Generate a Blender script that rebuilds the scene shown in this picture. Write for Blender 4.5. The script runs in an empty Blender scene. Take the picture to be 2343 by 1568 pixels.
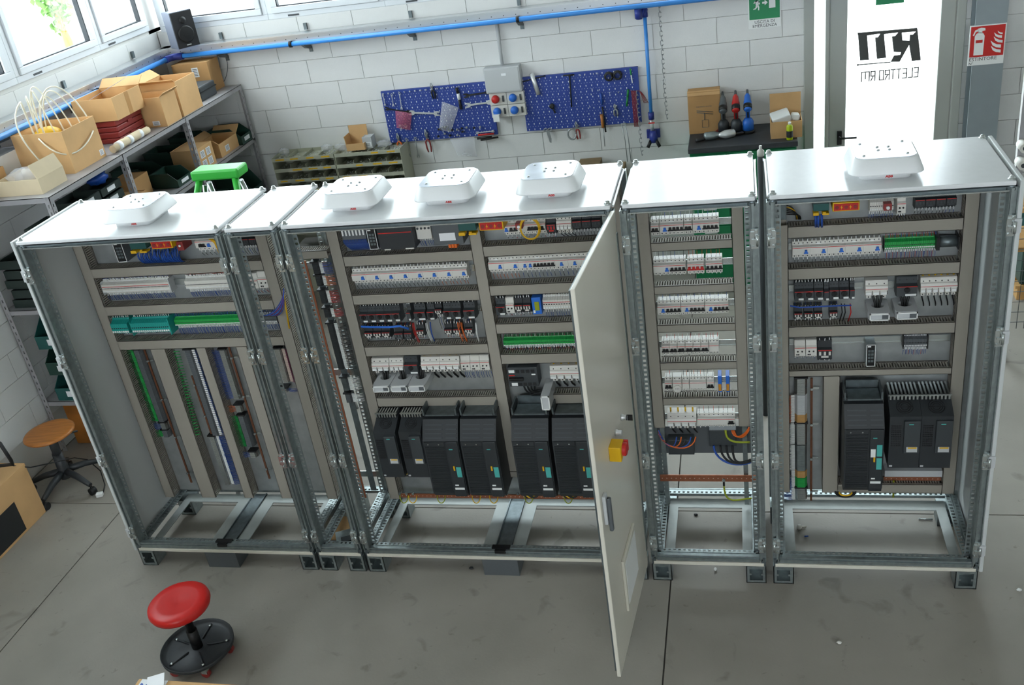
import bpy, bmesh, math, random
from mathutils import Vector, Matrix, Euler
random.seed(7)
R = math.radians
SC = bpy.context.scene
COL = SC.collection

# ---------------------------------------------------------------- camera
W, H, FPX = 2343, 1568, 2235.105
CAM_LOC = Vector((3.6001, -3.9753, 3.5972))
CAM_ROT = Euler((R(62.2658), R(7.90129), R(11.3174)), 'XYZ')
cam_data = bpy.data.cameras.new('camera')
cam_data.sensor_fit = 'HORIZONTAL'
cam_data.sensor_width = 36.0
cam_data.lens = 36.0 * FPX / W
cam_data.clip_start, cam_data.clip_end = 0.05, 200
cam = bpy.data.objects.new('camera', cam_data)
cam.location, cam.rotation_euler = CAM_LOC, CAM_ROT
COL.objects.link(cam)
SC.camera = cam

# ---------------------------------------------------------------- sky, lamps, exposure
world = bpy.data.worlds.new('daylight'); SC.world = world
world.use_nodes = True
bg = world.node_tree.nodes['Background']
bg.inputs['Color'].default_value = (0.86, 0.93, 1.0, 1)
bg.inputs['Strength'].default_value = 11.0
SC.view_settings.view_transform = 'Standard'
SC.view_settings.look = 'None'
SC.view_settings.gamma = 1.0
SC.view_settings.use_curve_mapping = False
SC.view_settings.exposure = 0.0
SC.cycles.use_denoising = True
SC.cycles.max_bounces = 8
SC.cycles.diffuse_bounces = 4
SC.cycles.glossy_bounces = 4
SC.cycles.transmission_bounces = 4
SC.cycles.caustics_reflective = False
SC.cycles.caustics_refractive = False
SC.cycles.sample_clamp_indirect = 6.0
def portal(name, loc, rot, sx, sy):
    l = bpy.data.lights.new(name, 'AREA'); l.shape = 'RECTANGLE'; l.size, l.size_y = sx, sy
    l.cycles.is_portal = True
    o = bpy.data.objects.new(name, l); o.location = loc; o.rotation_euler = rot; COL.objects.link(o)
    return o
portal('window_daylight_back', (1.2, 4.35, 3.35), (R(90), 0, 0), 5.4, 1.7)
portal('window_daylight_left', (-1.65, 1.0, 3.35), (0, R(-90), 0), 1.7, 6.0)
portal('door_daylight', (4.65, 4.45, 2.1), (R(90), 0, 0), 1.1, 4.0)
portal('window_daylight_front', (3.0, -9.0, 3.55), (R(-90), 0, 0), 8.4, 1.4)

_rot = CAM_ROT.to_matrix()
def at(px, py, x=None, y=None, z=None):
    """world point where the sight line of a photo pixel meets a plane of the room"""
    v = _rot @ Vector(((px - W / 2) / FPX, -(py - H / 2) / FPX, -1.0))
    if y is not None: t = (y - CAM_LOC.y) / v.y
    elif x is not None: t = (x - CAM_LOC.x) / v.x
    else: t = (z - CAM_LOC.z) / v.z
    return CAM_LOC + v * t

# ---------------------------------------------------------------- materials
def lin(h):
    h = h.lstrip('#'); o = []
    for i in (0, 2, 4):
        c = int(h[i:i + 2], 16) / 255
        o.append(c / 12.92 if c <= .04045 else ((c + .055) / 1.055) ** 2.4)
    return (*o, 1)
MATS = {}
def mat(name, col, rough=.5, metal=0., var=0., vscale=8., bump=0., bscale=60., coat=0., alpha=1., trans=0., emit=0., stretch=None):
    m = bpy.data.materials.new(name); m.use_nodes = True
    nt = m.node_tree; b = nt.nodes['Principled BSDF']
    c = lin(col)
    b.inputs['Base Color'].default_value = c
    b.inputs['Roughness'].default_value = rough
    b.inputs['Metallic'].default_value = metal
    if coat: b.inputs['Coat Weight'].default_value = coat; b.inputs['Coat Roughness'].default_value = .15
    if alpha < 1: b.inputs['Alpha'].default_value = alpha
    if trans: b.inputs['Transmission Weight'].default_value = trans
    if emit: b.inputs['Emission Color'].default_value = c; b.inputs['Emission Strength'].default_value = emit
    tc = None
    if var or bump:
        tc = nt.nodes.new('ShaderNodeTexCoord')
        mp = nt.nodes.new('ShaderNodeMapping'); nt.links.new(tc.outputs['Object'], mp.inputs['Vector'])
        if stretch: mp.inputs['Scale'].default_value = stretch
    if var:
        n = nt.nodes.new('ShaderNodeTexNoise'); n.inputs['Scale'].default_value = vscale; n.inputs['Detail'].default_value = 6
        nt.links.new(mp.outputs['Vector'], n.inputs['Vector'])
        r = nt.nodes.new('ShaderNodeValToRGB')
        r.color_ramp.elements[0].position, r.color_ramp.elements[1].position = .3, .7
        r.color_ramp.elements[0].color = (*[v * (1 - var) for v in c[:3]], 1)
        r.color_ramp.elements[1].color = (*[min(1, v * (1 + var * .6)) for v in c[:3]], 1)
        nt.links.new(n.outputs['Fac'], r.inputs['Fac']); nt.links.new(r.outputs['Color'], b.inputs['Base Color'])
    if bump:
        n2 = nt.nodes.new('ShaderNodeTexNoise'); n2.inputs['Scale'].default_value = bscale; n2.inputs['Detail'].default_value = 3
        nt.links.new(mp.outputs['Vector'], n2.inputs['Vector'])
        bp = nt.nodes.new('ShaderNodeBump'); bp.inputs['Strength'].default_value = bump; bp.inputs['Distance'].default_value = .004
        nt.links.new(n2.outputs['Fac'], bp.inputs['Height']); nt.links.new(bp.outputs['Normal'], b.inputs['Normal'])
    MATS[name] = m
    return m
mat('concrete', '#98938a', .55, var=.16, vscale=1.6, bump=.15, bscale=70)
mat('joint', '#4a4742', .9)
mat('block_paint', '#e3e4e2', .75, var=.04, vscale=3, bump=.25, bscale=160)
mat('mortar', '#d3d3cf', .9)
mat('ceiling', '#cfd0cd', .9)
mat('window_frame', '#dfe4e8', .35)
mat('gasket', '#20242a', .6)
mat('steel_grey', '#8d979b', .45, var=.05)
mat('door_frame', '#a9aca6', .45)
mat('roof_paint', '#dfe1e2', .27, var=.02, vscale=30, bump=.03, bscale=220, coat=.1)
mat('vent_white', '#e4e6e6', .35)
mat('timber', '#86704f', .75, var=.2, vscale=8)
mat('cab_paint', '#dcd8ca', .27, bump=.05, bscale=220)
mat('panel_inside', '#c8cccb', .42, bump=.04, bscale=200)
mat('galv', '#99a3a3', .36, metal=.75, var=.18, vscale=35)
mat('gland', '#aab0ad', .45, metal=.2, var=.08, vscale=12)
mat('galv_dark', '#6f797c', .42, metal=.7, var=.2, vscale=30)
mat('zinc', '#c5cbca', .25, metal=.9)
mat('plate', '#aeb3b3', .35, metal=.6, var=.14, vscale=14)
mat('duct', '#9a958a', .6)
mat('duct_in', '#a39e92', .7)
mat('dark', '#1c1e20', .55)
mat('black', '#0e0f10', .5)
mat('char', '#2c3033', .5, bump=.05, bscale=120)
mat('char2', '#3b4043', .5)
mat('grey_dev', '#5a5f62', .5)
mat('white_dev', '#dcdad2', .42)
mat('white', '#eef0ee', .5)
mat('lightgrey', '#c2c5c6', .5)
mat('red', '#c5241f', .5)
mat('redplastic', '#8f2f2c', .5, var=.1)
mat('seat_red', '#d3201c', .38, bump=.04, bscale=50)
mat('blue', '#2a6fd0', .45)
mat('bluewire', '#1f4fa8', .45)
mat('pipe_blue', '#3f8fe0', .35)
mat('fit_blue', '#28388c', .4)
mat('peg_blue', '#2c4596', .45)
mat('orange', '#e0691c', .5)
mat('yellow', '#e6b412', .5)
mat('yellowgreen', '#9aa51c', .5)
mat('green', '#22a04a', .45)
mat('greenwire', '#15803a', .45)
mat('teal', '#1f9d93', .45)
mat('siemens', '#4fb0a8', .45)
mat('purple', '#8a2552', .5)
mat('copper', '#a9694c', .4, metal=.45, var=.15, vscale=40)
mat('copper_dull', '#6e452e', .5, metal=.3, var=.25, vscale=60)
mat('cardboard', '#d6ab76', .8, var=.1, vscale=5, bump=.08, bscale=90)
mat('cardboard2', '#c09460', .8, var=.1, vscale=5)
mat('cardboard_pale', '#d9c7a6', .8, var=.06)
mat('tape', '#b98b55', .35)
mat('paper', '#eef0f2', .6)
mat('paper_blue', '#c9d6f0', .6)
mat('bin_green', '#1f3f36', .45, var=.08)
mat('bin_teal', '#1f5552', .45, var=.08)
mat('drawer_dark', '#23302c', .45)
mat('bench_green', '#107a4c', .4)
mat('bench_top', '#33363a', .6, var=.15, vscale=20)
mat('ladder_green', '#3fbf45', .4)
mat('alu', '#c7cacc', .3, metal=.85)
mat('shelf_grey', '#a8a6a8', .45, metal=.3, var=.06)
mat('wood', '#b87435', .4, var=.25, vscale=6, stretch=(1, 9, 1))
mat('wood_pale', '#c69a5e', .7, var=.2, vscale=8)
mat('rack_grey', '#b4b6a2', .5, var=.06)
mat('chrome', '#e4e6e6', .3, metal=.55)
mat('toolsteel', '#a2a6a7', .35, metal=.5)
mat('tool_dark', '#2a2a2a', .45, metal=.3)
mat('sign_green', '#1f8a57', .5)
mat('sign_red', '#c8211c', .5)
mat('bag', '#e8eaf0', .2, alpha=.28)
mat('bag_pink', '#c86a86', .3, alpha=.42)
mat('tube_white', '#ece6d2', .4)
mat('speaker_grey', '#6c7280', .5, bump=.05)
mat('speaker_black', '#17171a', .6, bump=.2, bscale=200)
mat('leaf', '#5f8a3a', .7, var=.3, vscale=3)
mat('ground_out', '#d8d6d0', .9)
mat('glass', '#ffffff', .02, trans=1.)
mat('rubber', '#1a1a1b', .75)
mat('skin_plate', '#e0c9bd', .4)
mat('wirebeige', '#cfc9a6', .55)
mat('film', '#cfd8e6', .15, var=.12, vscale=14)
mat('spray', '#b4c814', .35)
mat('resin', '#c98a2a', .3)
mat('pipe_print', '#e9eef2', .5)

# thin clear panes: mostly straight-through with a weak mirror
def glass_fix():
    m = MATS['glass']; nt = m.node_tree; nt.nodes.clear()
    out = nt.nodes.new('ShaderNodeOutputMaterial'); mx = nt.nodes.new('ShaderNodeMixShader')
    tr = nt.nodes.new('ShaderNodeBsdfTransparent'); gl = nt.nodes.new('ShaderNodeBsdfGlossy')
    gl.inputs['Roughness'].default_value = .02
    tr.inputs['Color'].default_value = (.95, .98, .97, 1)
    mx.inputs['Fac'].default_value = .06
    nt.links.new(tr.outputs[0], mx.inputs[1]); nt.links.new(gl.outputs[0], mx.inputs[2]); nt.links.new(mx.outputs[0], out.inputs['Surface'])
glass_fix()
# concrete: scattered dark oil and tyre marks with shapes of their own
def stain(m, scale, lo, hi, dark):
    nt = m.node_tree; b = nt.nodes['Principled BSDF']; src = b.inputs['Base Color'].links[0].from_socket
    tc = nt.nodes.new('ShaderNodeTexCoord'); n = nt.nodes.new('ShaderNodeTexNoise'); n.inputs['Scale'].default_value = scale; n.inputs['Detail'].default_value = 4; n.inputs['Distortion'].default_value = .8
    r = nt.nodes.new('ShaderNodeValToRGB'); r.color_ramp.elements[0].position, r.color_ramp.elements[1].position = lo, hi
    r.color_ramp.elements[0].color = (1, 1, 1, 1); r.color_ramp.elements[1].color = (dark, dark, dark, 1)
    mx = nt.nodes.new('ShaderNodeMix'); mx.data_type = 'RGBA'; mx.blend_type = 'MULTIPLY'; mx.inputs[0].default_value = 1
    nt.links.new(tc.outputs['Object'], n.inputs['Vector']); nt.links.new(n.outputs['Fac'], r.inputs['Fac']); nt.links.new(src, mx.inputs[6]); nt.links.new(r.outputs['Color'], mx.inputs[7]); nt.links.new(mx.outputs[2], b.inputs['Base Color'])
stain(MATS['concrete'], 5.0, .62, .72, .72)
stain(MATS['concrete'], 22.0, .68, .74, .75)

# ---------------------------------------------------------------- mesh builder
class MB:
    def __init__(s): s.v = []; s.f = []; s.m = []; s.sm = []; s.st = []
    def add(s, vs, fs, m=0, smooth=False):
        n = len(s.v); s.st.append(n); s.v += [tuple(v) for v in vs]
        for f in fs: s.f.append(tuple(n + i for i in f)); s.m.append(m); s.sm.append(smooth)
        return s
    def box(s, x0, x1, y0, y1, z0, z1, m=0, M=None):
        if x0 > x1: x0, x1 = x1, x0
        if y0 > y1: y0, y1 = y1, y0
        if z0 > z1: z0, z1 = z1, z0
        vs = [(x, y, z) for z in (z0, z1) for y in (y0, y1) for x in (x0, x1)]
        if M is not None: vs = [M @ Vector(v) for v in vs]
        return s.add(vs, [(0, 2, 3, 1), (4, 5, 7, 6), (0, 1, 5, 4), (2, 6, 7, 3), (0, 4, 6, 2), (1, 3, 7, 5)], m)
    def cbox(s, c, size, m=0, rot=None):
        M = Matrix.Translation(Vector(c))
        if rot: M = M @ Euler(rot).to_matrix().to_4x4()
        a, b, d = size[0] / 2, size[1] / 2, size[2] / 2
        return s.box(-a, a, -b, b, -d, d, m, M)
    def ring(s, rings, m=0, caps=True, smooth=True, closed=True):
        n = len(rings[0]); vs = [v for r in rings for v in r]; fs = []
        for i in range(len(rings) - 1):
            for j in range(n if closed else n - 1):
                k = (j + 1) % n
                fs.append((i * n + j, i * n + k, (i + 1) * n + k, (i + 1) * n + j))
        s.add(vs, fs, m, smooth)
        if caps:
            b = len(s.v) - len(vs)
            s.f.append(tuple(b + i for i in range(n))[::-1]); s.m.append(m); s.sm.append(False)
            s.f.append(tuple(b + (len(rings) - 1) * n + i for i in range(n))); s.m.append(m); s.sm.append(False)
        return s
    def cyl(s, p0, p1, r0, r1=None, seg=10, m=0, caps=True, smooth=True):
        if r1 is None: r1 = r0
        p0, p1 = Vector(p0), Vector(p1); d = (p1 - p0).normalized()
        a = d.orthogonal().normalized(); b = d.cross(a)
        def rg(p, r): return [p + a * (r * math.cos(2 * math.pi * i / seg)) + b * (r * math.sin(2 * math.pi * i / seg)) for i in range(seg)]
        return s.ring([rg(p0, r0), rg(p1, r1)], m, caps, smooth)
    def tube(s, pts, r, seg=6, m=0, caps=True):
        pts = [Vector(p) for p in pts]; rings = []; a = None
        for i, p in enumerate(pts):
            d = (pts[min(i + 1, len(pts) - 1)] - pts[max(i - 1, 0)])
            d = d.normalized() if d.length > 1e-9 else Vector((0, 0, 1))
            if a is None: a = d.orthogonal().normalized()
            else:
                a = a - d * a.dot(d); a = a.normalized() if a.length > 1e-6 else d.orthogonal().normalized()
            b = d.cross(a); rr = r[i] if isinstance(r, (list, tuple)) else r
            rings.append([p + a * (rr * math.cos(2 * math.pi * k / seg)) + b * (rr * math.sin(2 * math.pi * k / seg)) for k in range(seg)])
        return s.ring(rings, m, caps)
    def lathe(s, prof, c=(0, 0, 0), seg=24, m=0, axis='z', caps=True, M=None):
        c = Vector(c); rings = []
        for r, h in prof:
            rg = []
            for i in range(seg):
                a = 2 * math.pi * i / seg; u, v = r * math.cos(a), r * math.sin(a)
                p = {'z': Vector((u, v, h)), 'y': Vector((u, h, v)), 'x': Vector((h, u, v))}[axis]
                rg.append((M @ p if M is not None else p) + c)
            rings.append(rg)
        return s.ring(rings, m, caps)
    def prism(s, poly, d0, d1, plane='xz', m=0, M=None):
        """poly in two coordinates, pushed along the third from d0 to d1"""
        def p3(a, b, d): return {'xz': (a, d, b), 'xy': (a, b, d), 'yz': (d, a, b)}[plane]
        n = len(poly); vs = [p3(a, b, d0) for a, b in poly] + [p3(a, b, d1) for a, b in poly]
        if M is not None: vs = [M @ Vector(v) for v in vs]
        fs = [tuple(range(n))[::-1], tuple(range(n, 2 * n))] + [(i, (i + 1) % n, n + (i + 1) % n, n + i) for i in range(n)]
        return s.add(vs, fs, m)
    def blob(s, c, r, m=0, seg=10, rings=6, noise=0., rnd=None):
        c = Vector(c); rx, ry, rz = r if isinstance(r, (tuple, list)) else (r, r, r); rs = []
        for i in range(rings + 1):
            t = math.pi * i / rings; st = max(.02, math.sin(t)); rg = []
            for j in range(seg):
                a = 2 * math.pi * j / seg; k = 1 + (random.uniform(-noise, noise) if noise else 0)
                rg.append(c + Vector((rx * st * math.cos(a) * k, ry * st * math.sin(a) * k, -rz * math.cos(t) * k)))
            rs.append(rg)
        return s.ring(rs, m, True)
    def mesh(s, name, mats):
        me = bpy.data.meshes.new(name); me.from_pydata(s.v, [], s.f); me.update()
        for k in (mats if isinstance(mats, (list, tuple)) else [mats]): me.materials.append(MATS[k])
        me.polygons.foreach_set('material_index', s.m); me.polygons.foreach_set('use_smooth', s.sm)
        bm = bmesh.new(); bm.from_mesh(me); bmesh.ops.recalc_face_normals(bm, faces=bm.faces); bm.to_mesh(me); bm.free()
        return me
    def each(s, name, mats, parent=None, **k):
        """one object for every separate piece that was added"""
        ends = s.st[1:] + [len(s.v)]; out = []
        for a, b in zip(s.st, ends):
            t = MB(); t.v = s.v[a:b]
            for f, m, q in zip(s.f, s.m, s.sm):
                if a <= f[0] < b: t.f.append(tuple(i - a for i in f)); t.m.append(m); t.sm.append(q)
            out.append(t.obj(name, mats, parent, **k))
        return out
    def obj(s, name, mats, parent=None, bevel=0., seg=2, label=None, kind=None, world=True):
        return place(name, s.mesh(name, mats), parent, bevel, seg, label, kind, world)
def place(name, me, parent=None, bevel=0., seg=2, label=None, kind=None, world=True, loc=None):
    o = bpy.data.objects.new(name, me); COL.objects.link(o)
    if parent is not None:
        o.parent = parent
        if world: o.matrix_parent_inverse = PINV.get(parent.name) or Matrix()
    if loc is not None: o.location = loc
    if bevel:
        b = o.modifiers.new('bevel', 'BEVEL'); b.width = bevel; b.segments = seg; b.limit_method = 'ANGLE'; b.angle_limit = R(40)
    if label: o['label'] = label
    if kind: o['kind'] = kind
    return o
PINV = {}
def wm(o):
    m = Matrix.LocRotScale(o.location, o.rotation_euler, o.scale)
    if o.parent is not None: m = wm(o.parent) @ o.matrix_parent_inverse @ m
    return m
def thing(name, label, cat, loc=(0, 0, 0), group=None, rotz=0., world=True):
    """an Empty at the base of a thing; parts are given in world coordinates unless world is off"""
    o = bpy.data.objects.new(name, None); COL.objects.link(o)
    o.empty_display_size = .05; o.location = loc; o.rotation_euler = (0, 0, rotz)
    o['label'] = label; o['category'] = cat
    if group: o['group'] = group
    if world: PINV[o.name] = wm(o).inverted()
    return o
def tag(o, label, cat, group=None):
    o['label'] = label; o['category'] = cat
    if group: o['group'] = group
    return o
def struct(o): o['kind'] = 'structure'; return o
def kids(o): return [c for c in COL.objects if c.parent is o]
CH = {}
def copy_tree(o, loc=None, label=None, rotz=None, parent=None):
    c = o.copy(); COL.objects.link(c)
    if parent is not None: c.parent = parent
    if loc is not None: c.location = loc
    if rotz is not None: c.rotation_euler[2] = rotz
    if label: c['label'] = label
    for ch in [k for k in o.children]: copy_tree(ch, parent=c)
    return c
def text_mesh(mb, body, org, ux, uz, size, m=0, extrude=.0006, bold=0., align='LEFT', sx=1.):
    """lettering as flat geometry: baseline origin, unit vectors along the line and up"""
    cu = bpy.data.curves.new('lettering', 'FONT'); cu.body = body; cu.size = size; cu.align_x = align
    cu.offset = bold; cu.resolution_u = 2
    o = bpy.data.objects.new('lettering', cu); COL.objects.link(o)
    bpy.context.view_layer.update()
    me = bpy.data.meshes.new_from_object(o.evaluated_get(bpy.context.evaluated_depsgraph_get()))
    org, ux, uz = Vector(org), Vector(ux), Vector(uz); n = ux.cross(uz)
    mb.add([org + ux * (v.co.x * sx) + uz * v.co.y for v in me.vertices], [tuple(p.vertices) for p in me.polygons], m)
    bpy.data.objects.remove(o); bpy.data.curves.remove(cu); bpy.data.meshes.remove(me)
    return mb
def arc(c, r, a0, a1, n, ax='xz'):
    out = []
    for i in range(n + 1):
        t = R(a0 + (a1 - a0) * i / n); u, v = r * math.cos(t), r * math.sin(t)
        out.append(Vector(c) + {'xz': Vector((u, 0, v)), 'xy': Vector((u, v, 0)), 'yz': Vector((0, u, v))}[ax])
    return out
def bez(p0, p1, p2, p3, n=10):
    p0, p1, p2, p3 = map(Vector, (p0, p1, p2, p3)); o = []
    for i in range(n + 1):
        t = i / n; o.append(p0 * (1 - t) ** 3 + p1 * 3 * t * (1 - t) ** 2 + p2 * 3 * t * t * (1 - t) + p3 * t ** 3)
    return o
# ================================================================ the room
XL, XR, YB, YF, ZC = -1.4, 9.0, 4.1, -9.0, 5.7
fl = struct(MB().box(XL - .3, XR + .3, YF - .3, YB + .3, -.25, -.006).obj('floor', 'joint'))
xs = [XL, -.47, 3.16, 6.8, XR]; ys = [YF, -6.6, -3.0, .585, YB]
for i in range(4):
    for j in range(4):
        g = .004
        MB().box(xs[i] + g, xs[i + 1] - g, ys[j] + g, ys[j + 1] - g, -.02, 0).obj('slab', 'concrete', fl)
MB().box(-60, 60, -60, 60, -.4, -.3).obj('ground', 'ground_out')['kind'] = 'structure'

def wall_box(mb, axis, a0, a1, z0, z1, t=.25):
    if axis == 'back': mb.box(a0, a1, YB + .012, YB + t, z0, z1)
    else: mb.box(XL - t, XL - .012, a0, a1, z0, z1)
SILL, HEAD = 2.46, 4.15
mb = MB()
wall_box(mb, 'back', XL - .25, 4.085, -.2, SILL); wall_box(mb, 'back', 5.235, XR + .25, -.2, ZC)
wall_box(mb, 'back', XL - .25, 5.235, HEAD, ZC); wall_box(mb, 'back', 3.92, 4.085, SILL, HEAD)
wall_back = struct(mb.obj('wall_back', 'mortar'))
mb = MB()
wall_box(mb, 'left', YF - .25, YB + .25, -.2, SILL + .03); wall_box(mb, 'left', YF - .25, YB + .25, HEAD, ZC)
wall_box(mb, 'left', 3.99, YB + .25, SILL, HEAD); wall_box(mb, 'left', YF - .25, -2.2, SILL, HEAD)
wall_left = struct(mb.obj('wall_left', 'mortar'))
struct(MB().box(XR, XR + .25, YF - .25, YB + .25, -.2, ZC).obj('wall_right', 'block_paint'))
mb = MB(); mb.box(XL - .25, -1.2, YF - .25, YF, -.2, ZC); mb.box(7.2, XR + .25, YF - .25, YF, -.2, ZC); mb.box(-1.2, 7.2, YF - .25, YF, 4.25, ZC); mb.box(-1.2, 7.2, YF - .25, YF, -.2, 2.85)
struct(mb.obj('wall_front', 'block_paint'))
struct(MB().box(XL - .25, XR + .25, YF - .25, YB + .25, ZC, ZC + .2).obj('ceiling', 'ceiling'))
# painted concrete blocks, each laid singly in running bond
PITCH, CZ = .4978, .085
def block_mesh(w, h, back):
    mb = MB()
    if back: mb.box(-w / 2, w / 2, 0, .02, -h / 2, h / 2)
    else: mb.box(-.02, 0, -w / 2, w / 2, -h / 2, h / 2)
    return mb.mesh('block', 'block_paint')
full_b, full_l = block_mesh(PITCH - .0044, .1956, True), block_mesh(PITCH - .0044, .1956, False)
def lay(parent, back, a_min, a_max, z_min, z_max, off):
    k = 0
    for c in range(2, 13):
        z0, z1 = max(CZ + .2 * (c - 1) + .0022, z_min), min(CZ + .2 * c - .0022, z_max)
        if z1 - z0 < .02: continue
        a = off + (PITCH / 2 if c % 2 else 0) - 40 * PITCH
        while a < a_max:
            p0, p1 = max(a + .0022, a_min), min(a + PITCH - .0022, a_max); a += PITCH
            if p1 - p0 < .02: continue
            whole = abs(p1 - p0 - PITCH + .0044) < 1e-4 and abs(z1 - z0 - .1956) < 1e-4
            me = (full_b if back else full_l) if whole else block_mesh(p1 - p0, z1 - z0, back)
            m, zz = (p0 + p1) / 2, (z0 + z1) / 2
            place('block', me, parent, loc=(m, YB, zz) if back else (XL, m, zz))
lay(wall_back, True, XL, 4.075, .9, SILL - .01, -.069)
lay(wall_back, True, 5.24, 6.3, .5, SILL - .01, -.069)
lay(wall_left, False, -.6, YB - .002, .1, SILL, .1)

# windows: fixed frame, sash, gasket line and pane
def window(n, back, a0, a1, z0, z1):
    def bx(mb, a, b, d0, d1, u, v, m=0):
        if back: mb.box(a, b, YB + d0, YB + d1, u, v, m)
        else: mb.box(XL - d1, XL - d0, a, b, u, v, m)
    mb = MB(); w = .045
    for (a, b, u, v) in ((a0, a1, z0, z0 + w), (a0, a1, z1 - w, z1), (a0, a0 + w, z0 + w, z1 - w), (a1 - w, a1, z0 + w, z1 - w)): bx(mb, a, b, .0, .07, u, v)
    o = struct(mb.obj('window_%d' % n, 'window_frame', bevel=.004))
    mb = MB(); c = w; s = .05; b0, b1, u0, u1 = a0 + c + .003, a1 - c - .003, z0 + c + .003, z1 - c - .003
    for (a, b, u, v) in ((b0, b1, u0, u0 + s), (b0, b1, u1 - s, u1), (b0, b0 + s, u0 + s, u1 - s), (b1 - s, b1, u0 + s, u1 - s)): bx(mb, a, b, -.015, .055, u, v)
    mb.obj('sash', 'window_frame', o, bevel=.005)
    mb = MB(); g = .008; b0 += s; b1 -= s; u0 += s; u1 -= s
    for (a, b, u, v) in ((b0, b1, u0, u0 + g), (b0, b1, u1 - g, u1), (b0, b0 + g, u0 + g, u1 - g), (b1 - g, b1, u0 + g, u1 - g)): bx(mb, a, b, .0, .04, u, v)
    mb.obj('gasket', 'gasket', o)
    mb = MB(); bx(mb, b0 + g, b1 - g, .018, .024, u0 + g, u1 - g); mb.obj('pane', 'glass', o)
    mb = MB(); m = a0 + (a1 - a0) * .22; bx(mb, m - .05, m + .05, -.004, .001, z0 + .012, z0 + .026); mb.obj('drain_slot', 'char2', o)
n = 1
for k in range(-5, 2):
    window(n, False, 2.17 + (k - 0) * 1.06, 2.17 + (k + 1) * 1.06 if k < 1 else 4.0, SILL + .03, HEAD); n += 1
for a, b in ((-1.36, -.32), (-.32, .74), (.74, 1.8), (1.8, 2.86), (2.86, 3.92)):
    window(n, True, a, b, SILL - .01, HEAD); n += 1

# glazed exit door with side light
DT = 2.5
mb = MB()
mb.box(4.075, 4.15, YB - .03, YB + .1, 0, DT); mb.box(5.17, 5.235, YB - .03, YB + .1, 0, DT); mb.box(4.15, 5.17, YB - .03, YB + .1, DT - .06, DT)
mb.box(4.234, 4.262, YB - .02, YB + .09, 0, DT - .06)
dr = struct(mb.obj('door_1', 'door_frame', bevel=.006))
MB().box(4.15, 4.234, YB + .03, YB + .036, 0, DT - .06).obj('side_light', 'glass', dr)
mb = MB()
mb.box(4.266, 4.395, YB - .01, YB + .05, .02, DT - .065); mb.box(5.06, 5.166, YB - .01, YB + .05, .02, DT - .065)
mb.box(4.395, 5.06, YB - .01, YB + .05, .02, .16); mb.box(4.395, 5.06, YB - .01, YB + .05, DT - .17, DT - .065)
leaf = mb.obj('door_leaf', 'door_frame', dr, bevel=.006)
MB().box(4.395, 5.06, YB + .018, YB + .026, .16, DT - .17).obj('pane', 'glass', dr)
p = at(1920, 318, y=YB - .03)
mb = MB(); mb.box(p.x - .015, p.x + .02, YB - .03, YB - .01, p.z - .05, p.z + .06); mb.cyl((p.x, YB - .02, p.z + .015), (p.x, YB - .07, p.z + .015), .009); mb.tube([(p.x, YB - .07, p.z + .015), (p.x + .13, YB - .07, p.z + .012)], .009, 8)
mb.obj('door_handle', 'black', dr)
# logo stuck on the outside of the pane: seen from indoors it reads backwards
yl = YB + .0275
L = lambda px, py: (lambda q: (q.x, q.z))(at(px, py, y=yl))
mb = MB()
S = lambda cx, cy: (1700 + cx * .29977, cy * .29977)
def shp(pts): mb.prism([L(*S(*q)) for q in pts], yl, yl + .0012, 'xz')
shp([(873, 250), (1330, 212), (1334, 234), (878, 272)])
shp([(878, 270), (947, 264), (962, 458), (893, 462)])
shp([(1008, 286), (1030, 284), (1052, 250), (1077, 256), (1080, 300), (1093, 442), (1022, 450)])
shp([(930, 262), (1062, 250), (1060, 256), (1010, 262), (950, 272)])
shp([(1062, 250), (1200, 240), (1190, 248), (1130, 254), (1078, 262)])
shp([(1136, 278), (1162, 274), (1188, 244), (1213, 246), (1218, 310), (1150, 396)])
shp([(1150, 396), (1218, 308), (1274, 312), (1268, 344), (1196, 472), (1126, 474), (1152, 424), (1200, 418), (1206, 400)])
shp([(1200, 240), (1334, 230), (1330, 240), (1210, 250)])
shp([(1274, 264), (1296, 264), (1320, 240), (1334, 232), (1358, 460), (1288, 466), (1268, 344)])
shp([(880, 491), (1126, 470), (1128, 478), (880, 500)])
c = L(*S(877, 496)); mb.cyl((c[0], yl, c[1]), (c[0], yl + .0012, c[1]), .0085, seg=14)
GLY = {'E': [[(1, 0), (0, 0), (0, 1), (1, 1)], [(0, .5), (.8, .5)]], 'L': [[(0, 1), (0, 0), (1, 0)]], 'T': [[(0, 1), (1, 1)], [(.5, 1), (.5, 0)]], 'R': [[(0, 0), (0, 1), (1, 1), (1, .5), (0, .5)], [(.4, .5), (1, 0)]], 'O': [[(0, 0), (0, 1), (1, 1), (1, 0), (0, 0)]], 'M': [[(0, 0), (0, 1), (1, 1), (1, 0)], [(.5, 1), (.5, .25)]]}
p0, p1 = L(*S(1335, 588)), L(*S(890, 622))
x_, zb_, gh, gt = p0[0], (p0[1] + p1[1]) / 2, .072, .0085
unit = (p0[0] - p1[0]) / 11.3
for ch in 'ELETTRO RM':
    gw_ = unit * (1.5 if ch == 'M' else .78)
    for line in GLY.get(ch, ()):
        for (u0, v0), (u1, v1) in zip(line, line[1:]):
            A, B = Vector((x_ - u0 * gw_, 0, zb_ + v0 * gh)), Vector((x_ - u1 * gw_, 0, zb_ + v1 * gh)); d = (B - A).normalized() * gt / 2; nn = Vector((-d.z, 0, d.x))
            mb.prism([((A - d + nn).x, (A - d + nn).z), ((B + d + nn).x, (B + d + nn).z), ((B + d - nn).x, (B + d - nn).z), ((A - d - nn).x, (A - d - nn).z)], yl, yl + .001, 'xz')
    x_ -= unit * .55 if ch == ' ' else gw_ + unit * .33
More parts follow.
